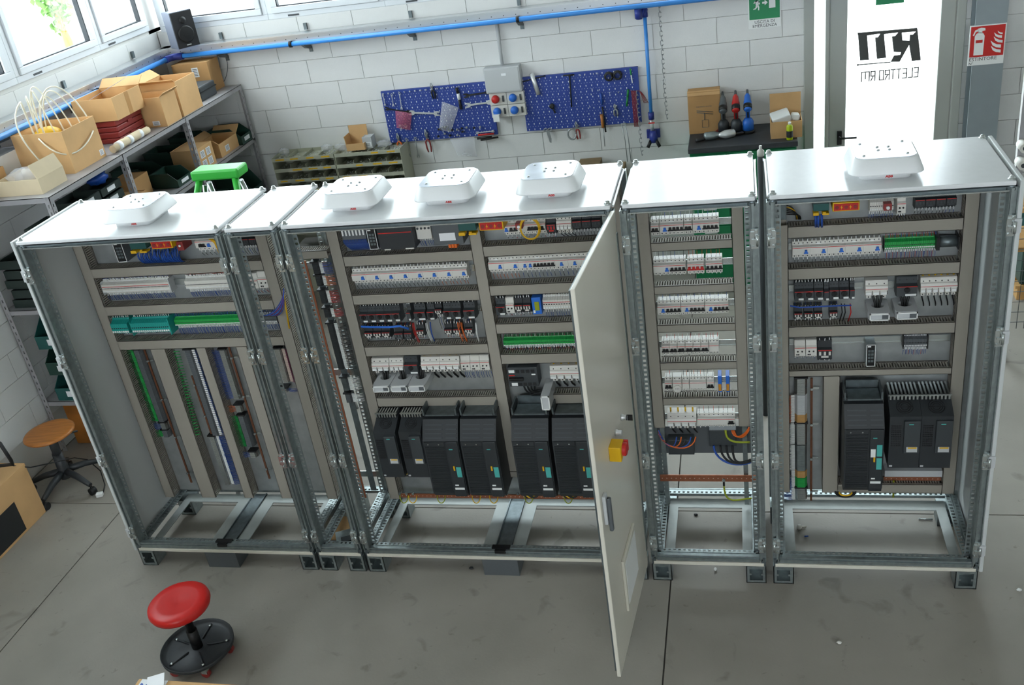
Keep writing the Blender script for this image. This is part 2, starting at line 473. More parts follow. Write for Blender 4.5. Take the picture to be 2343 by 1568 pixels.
mb.obj('logo_lettering', 'dark', dr, label='black reversed company logo lettering on the door glass')
# small exit pictogram high on the glass
p0, p1 = at(2005, -40, y=yl), at(2068, 5, y=yl)
mb = MB(); mb.box(p0.x, p1.x, yl - .012, yl - .0105, p1.z, p1.z + .16); mb.obj('exit_sticker', 'sign_green', dr, label='green exit sticker high on the door glass')

window(n, True, 4.085, 5.235, 2.5, HEAD); n += 1
# grey steel column beside the door, behind it the bright wall
c0, c1 = at(2216, 250, y=YB - .16), at(2286, 250, y=YB - .16)
mb = MB(); mb.box(c0.x, c1.x, YB - .16, YB - .148, 0, ZC); mb.box((c0.x + c1.x) / 2 - .005, (c0.x + c1.x) / 2 + .005, YB - .148, YB - .012, 0, ZC); mb.box(c0.x, c1.x, YB - .012, YB, 0, ZC)
struct(mb.obj('trim_1', 'steel_grey'))
CX = (c0.x + c1.x) / 2

# tree seen through the left windows
tr = at(125, 20, x=-9.0)
t = thing('garden_tree', 'leafy green tree outside the left windows', 'tree', (tr.x, tr.y, -.3))
mb = MB()
for i in range(260):
    a = Vector((random.gauss(0, .1), random.gauss(0, .12), random.gauss(.12, .22)))
    q = tr + a; d = Vector((random.uniform(-1, 1), random.uniform(-1, 1), random.uniform(-1, 1))).normalized(); e = d.orthogonal().normalized() * .05; d *= .09
    mb.add([q - d, q + e, q + d, q - e], [(0, 1, 2, 3)])
mb.obj('foliage', 'leaf', t, kind='stuff')
MB().tube([(tr.x, tr.y, -.3), (tr.x + .05, tr.y, tr.z - .6), tr], [.12, .09, .03], 8).obj('trunk', 'wood', t)
# ================================================================ switchgear cabinets
HF, ZT, D = .113, 2.113, .582
YD, YP = .36, .44                       # front of the cable ducts, mounting plate
BR_Z = [at(1745, q, y=0).z for q in (545, 785, 1055, 1248)]

post_cache = {}
def post_mesh(front):
    """galvanised corner profile, local: 0..0.045 in x (inner flange on the +x side), y 0..0.045 from the face inwards"""
    if front in post_cache: return post_cache[front]
    mb = MB(); z0, z1 = HF + .03, ZT - .03
    mb.box(0, .004, 0, .045, z0, z1); mb.box(0, .03, .041, .045, z0, z1)
    mb.box(.004, .02, .012, .016, z0, z1); mb.box(.018, .022, .0, .016, z0, z1); mb.box(.022, .032, 0, .004, z0, z1)
    mb.box(.03, .034, 0, .05, z0, z1)
    # perforated flange: two strips and rungs leave real square holes
    mb.box(.034, .04, .05, .053, z0, z1); mb.box(.054, .06, .05, .053, z0, z1)
    z = z0
    while z < z1:
        mb.box(.04, .054, .05, .053, z, min(z + .013, z1)); z += .0255
    post_cache[front] = mb.mesh('post', 'galv'); return post_cache[front]
def ladder(mb, axis, a0, a1, b0, b1, z, m=0, vertical=False):
    """perforated strip along x or y"""
    def bx(p0, p1, q0, q1):
        if vertical:
            if axis == 'x': mb.box(p0, p1, z, z + .003, q0, q1, m)
            else: mb.box(z, z + .003, p0, p1, q0, q1, m)
        elif axis == 'x': mb.box(p0, p1, q0, q1, z, z + .003, m)
        else: mb.box(q0, q1, p0, p1, z, z + .003, m)
    w = (b1 - b0) * .22
    bx(a0, a1, b0, b0 + w); bx(a0, a1, b1 - w, b1); a = a0
    while a < a1: bx(a, min(a + .013, a1), b0 + w, b1 - w); a += .0255
def rsq(hw, hd, z, r, c, n=4):
    out = []
    for cx, cy, a0 in ((hw - r, hd - r, 0), (-hw + r, hd - r, 90), (-hw + r, -hd + r, 180), (hw - r, -hd + r, 270)):
        for i in range(n + 1):
            a = R(a0 + 90 * i / n); out.append(Vector((c[0] + cx + r * math.cos(a), c[1] + cy + r * math.sin(a), c[2] + z)))
    return out
bolt_me = MB().lathe([(.016, 0), (.016, .003), (.011, .004), (.011, .011), (.007, .015), (.001, .016)], seg=12).mesh('bolt', 'zinc')
def bracket_mesh():
    mb = MB()
    mb.box(0, .03, -.006, .004, -.045, .045); mb.box(-.004, .012, -.016, -.006, -.03, .02); mb.box(.016, .034, -.014, -.004, -.02, .035)
    mb.box(.006, .028, -.02, -.014, -.006, .004); mb.cyl((.008, -.006, .036), (.008, -.012, .036), .006, seg=8); mb.cyl((.022, -.006, -.036), (.022, -.012, -.036), .006, seg=8)
    mb.cyl((.004, -.016, -.03), (.004, -.016, .02), .005, seg=8)
    return mb.mesh('hinge_bracket', 'zinc')
br_me = bracket_mesh()
def foot_mesh():
    mb = MB(); w, h, t = .1, HF, .004
    mb.box(0, w, 0, .1, h - t, h); mb.box(0, w, 0, .1, 0, t); mb.box(0, t, 0, .1, t, h - t); mb.box(w - t, w, 0, .1, t, h - t)
    f = .017
    mb.box(0, w, 0, .003, h - f, h); mb.box(0, w, 0, .003, 0, f); mb.box(0, f, 0, .003, f, h - f); mb.box(w - f, w, 0, .003, f, h - f)
    mb.box(f, f + .01, -.0005, .003, .05, .062); mb.box(w - f - .01, w - f, -.0005, .003, .05, .062); mb.box(0, w, .096, .1, 0, h)
    return mb.mesh('foot', 'galv')
foot_me = foot_mesh()
def mirror_x(me, name):
    m = me.copy(); m.name = name
    for v in m.vertices: v.co.x = -v.co.x
    m.flip_normals(); return m
post_l = post_mesh(True); post_r = mirror_x(post_l, 'post'); br_r = mirror_x(br_me, 'hinge_bracket')
def mirror_y(me, name):
    m = me.copy(); m.name = name
    for v in m.vertices: v.co.y = -v.co.y
    m.flip_normals(); return m
post_lb, post_rb = mirror_y(post_l, 'post'), mirror_y(post_r, 'post')

def duct(cab, x0, x1, z0, z1, o, ybase=YP, comb=True):
    mb = MB(); t = .0025
    mb.box(x0, x1, YD, YD + t, z0, z1)
    if o == 'h': mb.box(x0, x1, YD, YD + .012, z1 - t, z1); mb.box(x0, x1, YD, YD + .012, z0, z0 + t)
    else: mb.box(x0, x0 + t, YD, YD + .012, z0, z1); mb.box(x1 - t, x1, YD, YD + .012, z0, z1)
    d = mb.obj('cable_duct', 'duct', cab)
    mb = MB(); f0, f1 = YD + .008, ybase - .002; w, p = .0068, .0125
    mb.box(x0 + .003, x1 - .003, ybase - .004, ybase, z0 + .003, z1 - .003)
    if o == 'h':
        for zz in (z0 + .003, z1 - .0048):
            a = x0 + .002
            while a < x1 - w: mb.box(a, a + w, f0, f1, zz, zz + .0018); a += p
            mb.box(x0 + .002, x1 - .002, f1 - .012, f1, zz, zz + .0018)
    else:
        for xx in (x0 + .003, x1 - .0048):
            a = z0 + .002
            while a < z1 - w: mb.box(xx, xx + .0018, f0, f1, a, a + w); a += p
            mb.box(xx, xx + .0018, f1 - .012, f1, z0 + .002, z1 - .002)
    mb.obj('duct_comb', 'duct_in', d, kind='stuff')
    return d
def rail(cab, x0, x1, zc, y=YP):
    mb = MB(); mb.box(x0, x1, y - .008, y - .001, zc - .013, zc + .013); mb.box(x0, x1, y - .01, y - .008, zc - .0175, zc - .011); mb.box(x0, x1, y - .01, y - .008, zc + .011, zc + .0175)
    return mb.obj('din_rail', 'zinc', cab)

def cabinet(x0, x1, label, sides=(), roof=True, opening=1, plinth=None, gland=True):
    cab = thing('electrical_cabinet', label, 'cabinet', ((x0 + x1) / 2, D / 2, 0), 'electrical cabinets standing in one row')
    for me, xx, yy in ((post_l, x0, 0), (post_r, x1, 0), (post_lb, x0, D), (post_rb, x1, D)): place('post', me, cab, loc=(xx, yy, 0))
    # roof with folded lip, four lifting bolts
    ins = .014
    mb = MB(); mb.box(x0 + ins, x1 - ins, -.004, D + .004, ZT - .018, ZT); mb.box(x0 + .002, x0 + ins, .045, D - .045, ZT - .026, ZT - .016); mb.box(x1 - ins, x1 - .002, .045, D - .045, ZT - .026, ZT - .016)
    rf = mb.obj('roof_panel', 'roof_paint', cab, bevel=.004)
    for bx in (x0 + .026, x1 - .026):
        for by in (.022, D - .022): place('bolt', bolt_me, cab, loc=(bx, by, ZT))
    # rails
    mb = MB()
    for y0, sgn in ((0, 1), (D, -1)):
        mb.box(x0 + .036, x1 - .036, y0 + sgn * .022, y0 + sgn * .026, ZT - .039, ZT - .018)
        mb.box(x0 + .036, x1 - .036, y0 + sgn * .006, y0 + sgn * .022, ZT - .029, ZT - .026)
        MB().box(x0 + .036, x1 - .036, y0, y0 + sgn * .026, ZT - .044, ZT - .039).obj('rail_edge', 'zinc', cab)
        mb.obj('top_rail', 'galv_dark', cab); mb = MB()
    mb = MB()
    for y0, s in ((0, 1), (D, -1)):
        a, b = x0 + .03, x1 - .03; z = HF + .02
        mb.box(a, b, y0 + s * .004, y0 + s * .03, z, z + .012); mb.box(a, b, y0 + s * .0, y0 + s * .012, z + .016, z + .024); mb.box(a, b, y0 + s * .008, y0 + s * .03, z + .012, z + .034); mb.box(a, b, y0 + s * .004, y0 + s * .012, z + .03, z + .036)
        ladder(mb, 'x', a + .02, b - .02, min(y0 + s * .03, y0 + s * .055), max(y0 + s * .03, y0 + s * .055), z + .034)
    for xx, s in ((x0, 1), (x1, -1)):
        b0, b1 = sorted((xx + s * .036, xx + s * .066)); mb.box(min(xx + s * .01, xx + s * .036), max(xx + s * .01, xx + s * .036), .05, D - .05, HF + .02, HF + .05); ladder(mb, 'y', .05, D - .05, b0, b1, HF + .05)
        b0, b1 = sorted((xx + s * .01, xx + s * .036)); ladder(mb, 'y', .05, D - .05, b0, b1, HF + .062)
    mb.obj('bottom_rail', 'galv', cab)
    MB().box(x0 + .012, x1 - .012, -.002, .02, HF - .002, HF + .018).obj('bottom_trim', 'cab_paint', cab, bevel=.002)
    mb = MB()
    for xx, s in ((x0, 1), (x1, -1)): mb.lathe([(.018, 0), (.02, .006), (.017, .02), (.015, .026)], (xx + s * .026, .024, ZT - .046), 12); mb.box(min(xx + s * .004, xx + s * .024), max(xx + s * .004, xx + s * .024), .0, .04, HF, HF + .045)
    mb.each('corner_block', 'galv_dark', cab)
    for zz in BR_Z:
        place('hinge_bracket', br_me, cab, loc=(x0 + .004, -.001, zz)); place('hinge_bracket', br_r, cab, loc=(x1 - .004, -.001, zz))
    for fx in (x0 + .002, x1 - .102):
        for fy in (0.0, D - .1): place('foot', foot_me, cab, loc=(fx, fy, 0))
    if gland:
        mb = MB(); z0, z1 = HF + .012, HF + .018; a, b = x0 + .068, x1 - .068; f, r_ = .09, D - .1; e = .05
        mb.box(a, b, .05, f, z0, z1); mb.box(a, b, r_ - .03, D - .05, z0, z1); mb.box(a, a + e, f, r_ - .03, z0, z1); mb.box(b - e, b, f, r_ - .03, z0, z1)
        if opening == 2:
            m = (a + b) / 2; mb.box(m - .12, m - .045, f, r_ - .03, z0, z1); mb.box(m + .045, m + .12, f, r_ - .03, z0, z1)
            gp = mb.obj('gland_plate', 'gland', cab)
            mb = MB(); mb.box(m - .045, m + .045, .05, D - .05, z0, z1 + .004); mb.box(m - .045, m - .04, .05, D - .05, z1, z1 + .012); mb.box(m + .04, m + .045, .05, D - .05, z1, z1 + .012)
            mb.obj('cross_member', 'galv_dark', cab)
            mb = MB(); mb.box(m - .05, m + .05, .02, .05, HF + .05, HF + .062); mb.box(m - .03, m + .03, .0, .03, HF + .04, HF + .06); mb.obj('clamp', 'black', cab)
        else: mb.obj('gland_plate', 'gland', cab)
    if plinth is not None:
        MB().box(plinth - .1, plinth + .1, .0, .12, 0, HF - .002).obj('plinth_block', 'grey_dev', cab)
    for sd in sides:
        mb = MB(); xx, s = (x0, -1) if sd == 'l' else (x1, 1)
        mb.box(xx, xx + s * .018, -.004, D, HF, ZT + .002)
        mb.obj('side_panel', 'panel_inside', cab, bevel=.003)
        mb = MB()
        for zz in BR_Z: mb.box(xx + s * .0185, xx - s * .01, -.012, .004, zz - .03, zz + .03)
        mb.each('panel_clip', 'lightgrey', cab)
    return cab
CX0 = [(0, 1.151), (1.167, 1.446), (1.46, 3.043), (3.067, 3.651), (3.683, 4.651)]
cab1 = cabinet(*CX0[0], 'open grey cabinet with vertical terminal columns, at the shelving end of the row', ('l',), opening=2, plinth=.545)
cab2 = cabinet(*CX0[1], 'narrowest grey cabinet squeezed between two wide cabinets', gland=False)
cab3 = cabinet(*CX0[2], 'widest grey cabinet with three roof vents and an open door', opening=2, plinth=2.24)
cab4 = cabinet(*CX0[3], 'see-through cabinet of breakers with no roof vent, behind the open door')
cab5 = cabinet(*CX0[4], 'grey cabinet with single roof vent beside the exit door end', ('r',))

# --- plates, ducts, rails
def plate(cab, x0, x1, z0, z1): return MB().box(x0, x1, YP, YP + .003, z0, z1).obj('mounting_plate', 'plate', cab)
plate(cab1, .03, 1.19, .235, 2.06); plate(cab3, 1.515, 3.035, .235, 2.06); plate(cab5, 3.70, 4.63, .27, 2.06)
DH = .058
# terminal cabinet and the narrow one share three long ducts
H1 = (1.794, 1.562, 1.341)
for zt in H1:
    duct(cab1, .092, 1.121, zt - DH, zt, 'h')
duct(cab1, .03, .092, .235, 2.05, 'v')
def vx(q0, q1, py0, py1=None):
    return at(q0, py0, y=YD).x, at(q1, py1 or py0, y=YD).x
V1 = [vx(341, 375, 793), vx(446, 468, 791), vx(538, 563, 790)]
for a, b in V1: duct(cab1, a, b, .235, H1[2] - DH - .001, 'v')
duct(cab1, 1.122, 1.187, .235, 2.05, 'v'); duct(cab2, 1.21, 1.5, 1.785, 1.83, 'h')
# widest cabinet
H3L, H3R = (1.79, 1.569, 1.258, .936), (1.806, 1.59, 1.371, 1.19)
for zt in H3L: duct(cab3, 1.582, 2.268, zt - DH, zt, 'h')
for zt in H3R: duct(cab3, 2.33, 2.97, zt - DH, zt, 'h')
duct(cab3, 2.564, 2.97, .941 - DH, .941, 'h'); duct(cab3, 1.582, 2.97, .40, .44, 'h')
duct(cab3, 1.519, 1.581, .24, 2.05, 'v'); duct(cab3, 2.269, 2.329, .441, 2.05, 'v'); duct(cab3, 2.971, 3.03, .24, 2.05, 'v')
# see-through cabinet: ducts and rails on a frame, no plate
H4 = [(at(a, b, y=YD).z, at(c, d_, y=YD).z) for a, b, c, d_ in ((1487.5, 557.3, 1487.5, 577), (1496, 656.4, 1497, 675), (1503.6, 745, 1504.5, 762), (1510.7, 831, 1511.6, 848), (1517, 912, 1517.9, 928))]
for zt, zb in H4: duct(cab4, 3.156, 3.532, zb, zt, 'h')
duct(cab4, 3.097, 3.155, .725, 2.03, 'v'); duct(cab4, 3.533, 3.588, .73, 2.03, 'v')
mb = MB()
for xx in (3.13, 3.56): ladder(mb, 'x', 0, 0, 0, 0, 0) if 0 else mb.box(xx - .012, xx + .012, YP, YP + .03, HF + .05, ZT - .06)
mb.obj('frame_upright', 'galv', cab4)
# exit-side cabinet
H5 = [(at(a, b, y=YD).z + at(c, d_, y=YD).z) / 2 for a, b, c, d_ in ((1804, 518.5, 2208, 499), (1805.6, 615, 2199, 599.6), (1808, 746.7, 2187, 739.5), (1808, 849.4, 2181, 841))]
for i, zt in enumerate(H5): duct(cab5, 3.786, 4.531, zt - (DH if i < 3 else .035), zt, 'h')
duct(cab5, 3.725, 3.785, .31, 1.83, 'v'); duct(cab5, 4.532, 4.592, .31, 2.05, 'v')
b0 = vx(1884, 1922, 866); Z5 = H5[3] - .037; duct(cab5, b0[0], b0[1], .31, Z5, 'v')
duct(cab5, b0[1] + .001, 4.531, .31, .365, 'h')

# --- roof vents
def vent(x, y, label):
    z = ZT + .0005
    t = thing('roof_vent', label, 'vent', (x, y, z), 'roof vents on the cabinets')
    c = (x, y, z); mb = MB()
    mb.ring([rsq(.102, .102, 0, .03, c), rsq(.102, .102, .031, .03, c)], 0)
    nk = mb.obj('neck', 'vent_white', t)
    mb = MB(); text_mesh(mb, 'ABB', (x + .0, y - .1026, z + .006), (1, 0, 0), (0, 0, 1), .016, bold=.0008); mb.obj('maker_mark', 'red', nk)
    mb = MB(); mb.ring([rsq(.135, .135, .031, .045, c, 5), rsq(.148, .148, .032, .05, c, 5), rsq(.147, .147, .037, .05, c, 5), rsq(.127, .127, .09, .045, c, 5), rsq(.121, .121, .095, .042, c, 5)], 0)
    mb.obj('cover', 'vent_white', t)
    mb = MB(); mb.ring([rsq(.119, .119, .095, .042, c, 5), rsq(.119, .119, .0972, .042, c, 5)], 0, smooth=False)
    top = mb.obj('top_plate', 'film', t)
    mb = MB()
    for dx, dy in ((-.085, -.08), (.085, -.08), (-.085, .08), (.085, .08), (-.022, -.018), (.022, -.018), (-.022, .022), (.022, .022)): mb.lathe([(.0065, 0), (.0065, .002), (.004, .004), (.001, .0045)], (x + dx, y + dy, z + .0972), 8)
    mb.obj('screw', 'zinc', top, kind='stuff')
    return t
vent(.609, .225, 'white roof vent alone on the cabinet with terminal columns')
vent(1.78, .24, 'white roof vent of three, the one next to the narrow cabinet')
vent(2.25, .25, 'white roof vent in the middle of three on one cabinet')
vent(2.735, .25, 'white roof vent of three, the one above the open door')
vent(4.165, .215, 'white roof vent alone on the cabinet by the exit door')

# --- open door of the widest cabinet: swung out past square, handle side away from the cabinet
hx, hy = 3.05, -.012; ox, oy = 2.985, -.79
dvec = Vector((ox - hx, oy - hy, 0)); DW = dvec.length; ang = math.atan2(dvec.y, dvec.x)
Md = Matrix.Translation(Vector((hx, hy, 0))) @ Matrix.Rotation(ang, 4, 'Z')      # local x along the door, local +y faces the see-through cabinet
z0, z1 = HF + .01, ZT - .02
dd = MB().box(0, DW, -.018, 0, z0, z1, 0, Md).obj('door', 'cab_paint', cab3, bevel=.003)
mb = MB()
for a, b, c_, d_ in ((.02, DW - .02, z0 + .015, z0 + .035), (.02, DW - .02, z1 - .035, z1 - .015), (.02, .04, z0 + .035, z1 - .035), (DW - .04, DW - .02, z0 + .035, z1 - .035)): mb.box(a, b, -.03, -.018, c_, d_, 0, Md)
mb.obj('stiffener', 'galv_dark', dd)
def onx(px, py):      # door-local position of a photo pixel on the door's outer face
    n = Vector((-math.sin(ang), math.cos(ang), 0)); v = _rot @ Vector(((px - W / 2) / FPX, -(py - H / 2) / FPX, -1.0))
    t_ = (n.dot(Vector((hx, hy, 0))) - n.dot(CAM_LOC)) / n.dot(v); return Md.inverted() @ (CAM_LOC + v * t_)
q = onx(1397, 1030)
mb = MB(); mb.box(q.x - .036, q.x + .036, 0, .052, q.z - .036, q.z + .036, 0, Md)
sw = mb.obj('main_switch', 'yellow', dd, bevel=.003)
mb = MB(); mb.lathe([(.03, -.018), (.03, .014), (.026, .02)], Md @ Vector((q.x - .012, .05, q.z)), 18, 0, 'y', M=Md.to_3x3()); mb.box(q.x - .05, q.x - .034, .022, .07, q.z - .026, q.z + .026, 0, Md); mb.obj('rotary_handle', 'red', sw, bevel=.004)
for (a, b, nm, mm) in ((1421, 955, 'key_switch', 'chrome'), (1408, 990, 'push_button', 'chrome')):
    q = onx(a, b); mb = MB(); mb.lathe([(.015, 0), (.015, .008), (.011, .012), (.011, .03)], Md @ Vector((q.x, 0, q.z)), 14, 0, 'y', M=Md.to_3x3()); k_ = mb.obj(nm, mm, dd)
    if nm == 'key_switch':
        mb = MB(); mb.box(q.x - .003, q.x + .003, .03, .052, q.z - .014, q.z + .014, 0, Md); mb.lathe([(.014, .026), (.006, .034)], Md @ Vector((q.x, 0, q.z)), 12, 0, 'y', M=Md.to_3x3()); mb.obj('key', 'black', k_)
q = onx(1382, 1165); mb = MB(); mb.box(q.x - .02, q.x + .02, 0, .016, q.z - .07, q.z + .075, 0, Md); lk = mb.obj('lock_plate', 'lightgrey', dd, bevel=.004)
mb = MB(); mb.box(q.x - .011, q.x + .011, .016, .034, q.z - .11, q.z + .06, 0, Md); mb.obj('lever', 'grey_dev', lk, bevel=.006)
qa, qb = onx(1432, 1320), onx(1457, 1310)
zc_ = qa.z; mb = MB(); x0_, x1_ = min(qa.x, qb.x), max(qa.x, qb.x)
mb.box(x0_, x1_ + .06, 0, .014, zc_ - .16, zc_ + .14, 0, Md); dp = mb.obj('document_pocket', 'cab_paint', dd, bevel=.004)
MB().box(x0_ + .02, x1_ + .04, .014, .0155, zc_ - .13, zc_ + .11, 0, Md).obj('pocket_sheet', 'white', dp)
MB().box(-.004, .02, -.012, .004, z0 + .1, z1 - .1, 0, Md).obj('hinge_strip', 'galv', dd)
ORD = ('first', 'second', 'third', 'fourth', 'fifth', 'sixth', 'seventh', 'eighth', 'ninth', 'tenth')
# ================================================================ devices on the mounting plates
YN = YP - .068                           # nose of a modular device
CACHE = {}
def dev(name, label, cat, group, x, z, builder, key, yb=YP):
    """x = left edge, z = bottom edge; builder(thing) makes parts in local coordinates; repeats share meshes"""
    k = (name, key)
    if k in CACHE:
        src = CACHE[k]; o = copy_tree(src, loc=(x, yb, z)); o['label'] = label; o['group'] = group; return o
    o = thing(name, label, cat, (x, yb, z), group, world=False)
    builder(o); CACHE[k] = o; return o
def prt(mb, name, mats, o, **k): return mb.obj(name, mats, o, world=False, **k)
WCOL = {'k': 'black', 'b': 'bluewire', 'r': 'red', 'o': 'orange', 'p': 'purple', 'g': 'greenwire', 'w': 'white', 'B': 'blue'}
def wires(o, xs, z0, dz, cols, y0=-.042, y1=-.025, r=.0012, ferr=True, up=False, jit=.004, name='wires'):
    """thin leads from the terminals to the duct, with white marker sleeves"""
    mats = ['white'] + [WCOL[c] for c in dict.fromkeys(cols)]; ix = {c: i + 1 for i, c in enumerate(dict.fromkeys(cols))}
    mb = MB(); s = 1 if up else -1
    for i, x in enumerate(xs):
        c = cols[i % len(cols)]; j = random.uniform(-jit, jit); k = random.uniform(-.004, .004)
        a = Vector((x, y0, z0)); b = Vector((x + j, y1 + k, z0 + s * dz)); m = (a + b) / 2 + Vector((j * .3, -.008 + k, 0))
        if ferr:
            f = a + (m - a) * min(1, .016 / max(dz / 2, .01)); mb.tube([a, f], .0026, 4, 0); a = f
        mb.tube([a, m, b], r, 4, ix[c])
    return prt(mb, name, mats, o, kind='stuff')
def prof(mb, w, pts, m=0, x0=0.): mb.prism(pts, x0 + .0004, x0 + w - .0004, 'yz', m)
SH = [(0, 0), (-.044, 0), (-.046, .002), (-.046, .016), (-.05, .019), (-.066, .021), (-.068, .023), (-.068, .058), (-.066, .061), (-.048, .064), (-.046, .067), (-.046, .08), (-.044, .082), (0, .082)]
def breaker(x0, x1, zc, n, label, group, toggles=(('B', .72, .6),), cat='breaker', wl=None, wu=None, lab=True, rstripe=True):
    w = x1 - x0
    def build(o):
        mb = MB(); prof(mb, w, SH); prt(mb, 'housing', 'white_dev', o)
        mb = MB(); mb.box(.0006, w - .0006, -.0684, -.067, .0555, .058); prt(mb, 'red_stripe', 'red', o)
        mb = MB(); p = w / n
        for i in range(n):
            for zz in (.009, .0735): mb.cyl((p * (i + .5), -.0455, zz), (p * (i + .5), -.0468, zz), .003, seg=7, m=0)
            if i: mb.box(p * i - .0004, p * i + .0004, -.0464, -.0455, .001, .016, 0)
        prt(mb, 'terminal_screw', 'char2', o, kind='stuff')
        if lab: mb = MB(); mb.box(w * .4, w * .6, -.0467, -.0455, .0655, .0705); prt(mb, 'name_tag', 'white', o)
        for c, f, u in toggles:
            mb = MB(); a = w * f; h = .0055 * u
            mb.box(a - h * 2.2, a + h * 2.2, -.072, -.066, .028, .034); mb.prism([(a - h * 1.5, .033), (a + h * 1.5, .033), (a + h * 1.2, .047), (a - h * 1.2, .047)], -.078, -.066, 'xz')
            prt(mb, 'toggle', {'B': 'blue', 'K': 'black', 'R': 'red'}[c], o)
        if wl: wires(o, [p * (i + .5) for i in range(n)], .004, wl[0], wl[1])
        if wu: wires(o, [p * (i + .5) for i in range(n)], .078, wu[0], wu[1], up=True)
    return dev('circuit_breaker', label, cat, group, x0, zc - .041, build, (round(w, 4), n, toggles, wl, wu, lab))
def starter(x0, x1, zc, label, group, narrow=False, wu=None, h=.094):
    w = x1 - x0
    def build(o):
        mb = MB(); prof(mb, w, [(0, 0), (-.05, 0), (-.052, .006), (-.078, .008), (-.08, .011), (-.08, h * .6), (-.056, h * .66), (-.054, h - .004), (-.05, h), (0, h)]); prt(mb, 'housing', 'grey_dev' if 0 else 'char2', o)
        mb = MB(); mb.box(.001, w - .001, -.0807, -.078, h * .565, h * .6); prt(mb, 'red_stripe', 'red', o)
        if not narrow:
            mb = MB(); mb.lathe([(.0135, 0), (.0135, -.004), (.012, -.006)], (w * .5, -.08, h * .42), 16, 0, 'y'); mb.box(w * .5 - .003, w * .5 + .003, -.09, -.086, h * .42 - .0115, h * .42 + .0115); prt(mb, 'knob', 'black', o)
        mb = MB(); mb.box(w * .42, w * .95, -.0815, -.079, .012, .0215); prt(mb, 'name_tag', 'white', o)
        mb = MB(); nn = 3
        for i in range(nn): mb.cyl((w * (i + .5) / nn, -.0535, h * .83), (w * (i + .5) / nn, -.0555, h * .83), .0032, seg=7); mb.cyl((w * (i + .5) / nn, -.051, .009), (w * (i + .5) / nn, -.0525, .009), .0032, seg=7)
        prt(mb, 'terminal_screw', 'dark', o, kind='stuff')
        if wu: wires(o, [w * (i + .5) / 3 for i in range(3)], h - .004, wu[0], wu[1], up=True, y0=-.05)
    return dev('motor_starter', label, 'motor starter', group, x0, zc - h / 2, build, (round(w, 4), narrow, wu, h))
def contactor(x0, x1, zc, label, group, wl=None, wu=None, h=.066, tops='white_dev'):
    w = x1 - x0
    def build(o):
        mb = MB(); prof(mb, w, [(0, 0), (-.046, 0), (-.048, .012), (-.066, .014), (-.068, .018), (-.068, h * .62), (-.05, h * .66), (-.048, h), (0, h)]); prt(mb, 'housing', 'char', o)
        mb = MB(); mb.box(.002, w - .002, -.0687, -.067, h * .56, h * .6); prt(mb, 'red_stripe', 'red', o)
        mb = MB()
        for i in range(3): mb.box(w * (i + .28) / 3, w * (i + .72) / 3, -.0702, -.067, h * .34, h * .52)
        mb.box(w * .25, w * .75, -.0692, -.067, h * .22, h * .31); prt(mb, 'terminal_cover', tops, o)
        if wl: wires(o, [w * (i + .5) / 3 for i in range(3)], .004, wl[0], wl[1], y0=-.046)
        if wu: wires(o, [w * (i + .5) / 3 for i in range(3)], h - .004, wu[0], wu[1], up=True, y0=-.046)
    return dev('contactor', label, 'contactor', group, x0, zc - h / 2, build, (round(w, 4), wl, wu, h, tops))
def fuse(x0, x1, zc, n, label, group, wl=None, thick=False, h=.1):
    w = x1 - x0; p = w / n
    def build(o):
        mb = MB(); prof(mb, w, [(0, 0.018), (-.05, .018), (-.062, .022), (-.07, .03), (-.072, .056), (-.066, .07), (-.058, .074), (-.056, h - .012), (-.052, h - .004), (0, h)])
        for i in range(n): mb.box(p * i + p * .22, p * i + p * .85, -.05, -.004, .002, .02)
        prt(mb, 'housing', 'white_dev', o, bevel=.0012)
        mb = MB(); mb.box(.001, w - .001, -.0722, -.0695, .0565, .0585); prt(mb, 'red_stripe', 'red', o)
        for i in range(n):
            mb = MB(); mb.box(p * i + p * .08, p * i + p * .8, -.0755, -.069, .03, .044); prt(mb, 'fuse_lever', 'white', o)
        mb = MB()
        for i in range(n): mb.box(p * i + p * .86, p * i + p * .93, -.0735, -.068, .03, .05); mb.cyl((p * (i + .5), -.0565, h - .02), (p * (i + .5), -.0585, h - .02), .003, seg=7)
        for i in range(n): mb.box(p * i + p * .42, p * i + p * .6, -.0508, -.048, .006, .012)
        prt(mb, 'fuse_slot', 'dark', o, kind='stuff')
        if wl:
            mb = MB()
            for i in range(n): mb.cyl((p * (i + .5), -.035, h - .002), (p * (i + .5), -.03, h + .02), .0045, seg=6)
            prt(mb, 'yellow_sleeve', 'yellow', o, kind='stuff')
        if wl:
            mb = MB()
            for i in range(n):
                a = Vector((p * (i + .5), -.03, .004)); b = Vector((p * (i + .5) + .015, -.012, -wl[0]))
                mb.tube(bez(a, a - Vector((0, .012, wl[0] * .4)), b + Vector((-.004, -.02, wl[0] * .5)), b, 6), wl[2] if len(wl) > 2 else .0035, 6, 0); mb.tube([a, a - Vector((0, .002, .012))], .0045, 6, 1)
            prt(mb, 'cable', [WCOL[wl[1]], 'white'], o, kind='stuff')
    return dev('fuse_switch', label, 'fuse switch', group, x0, zc - h / 2, build, (round(w, 4), n, wl, h))
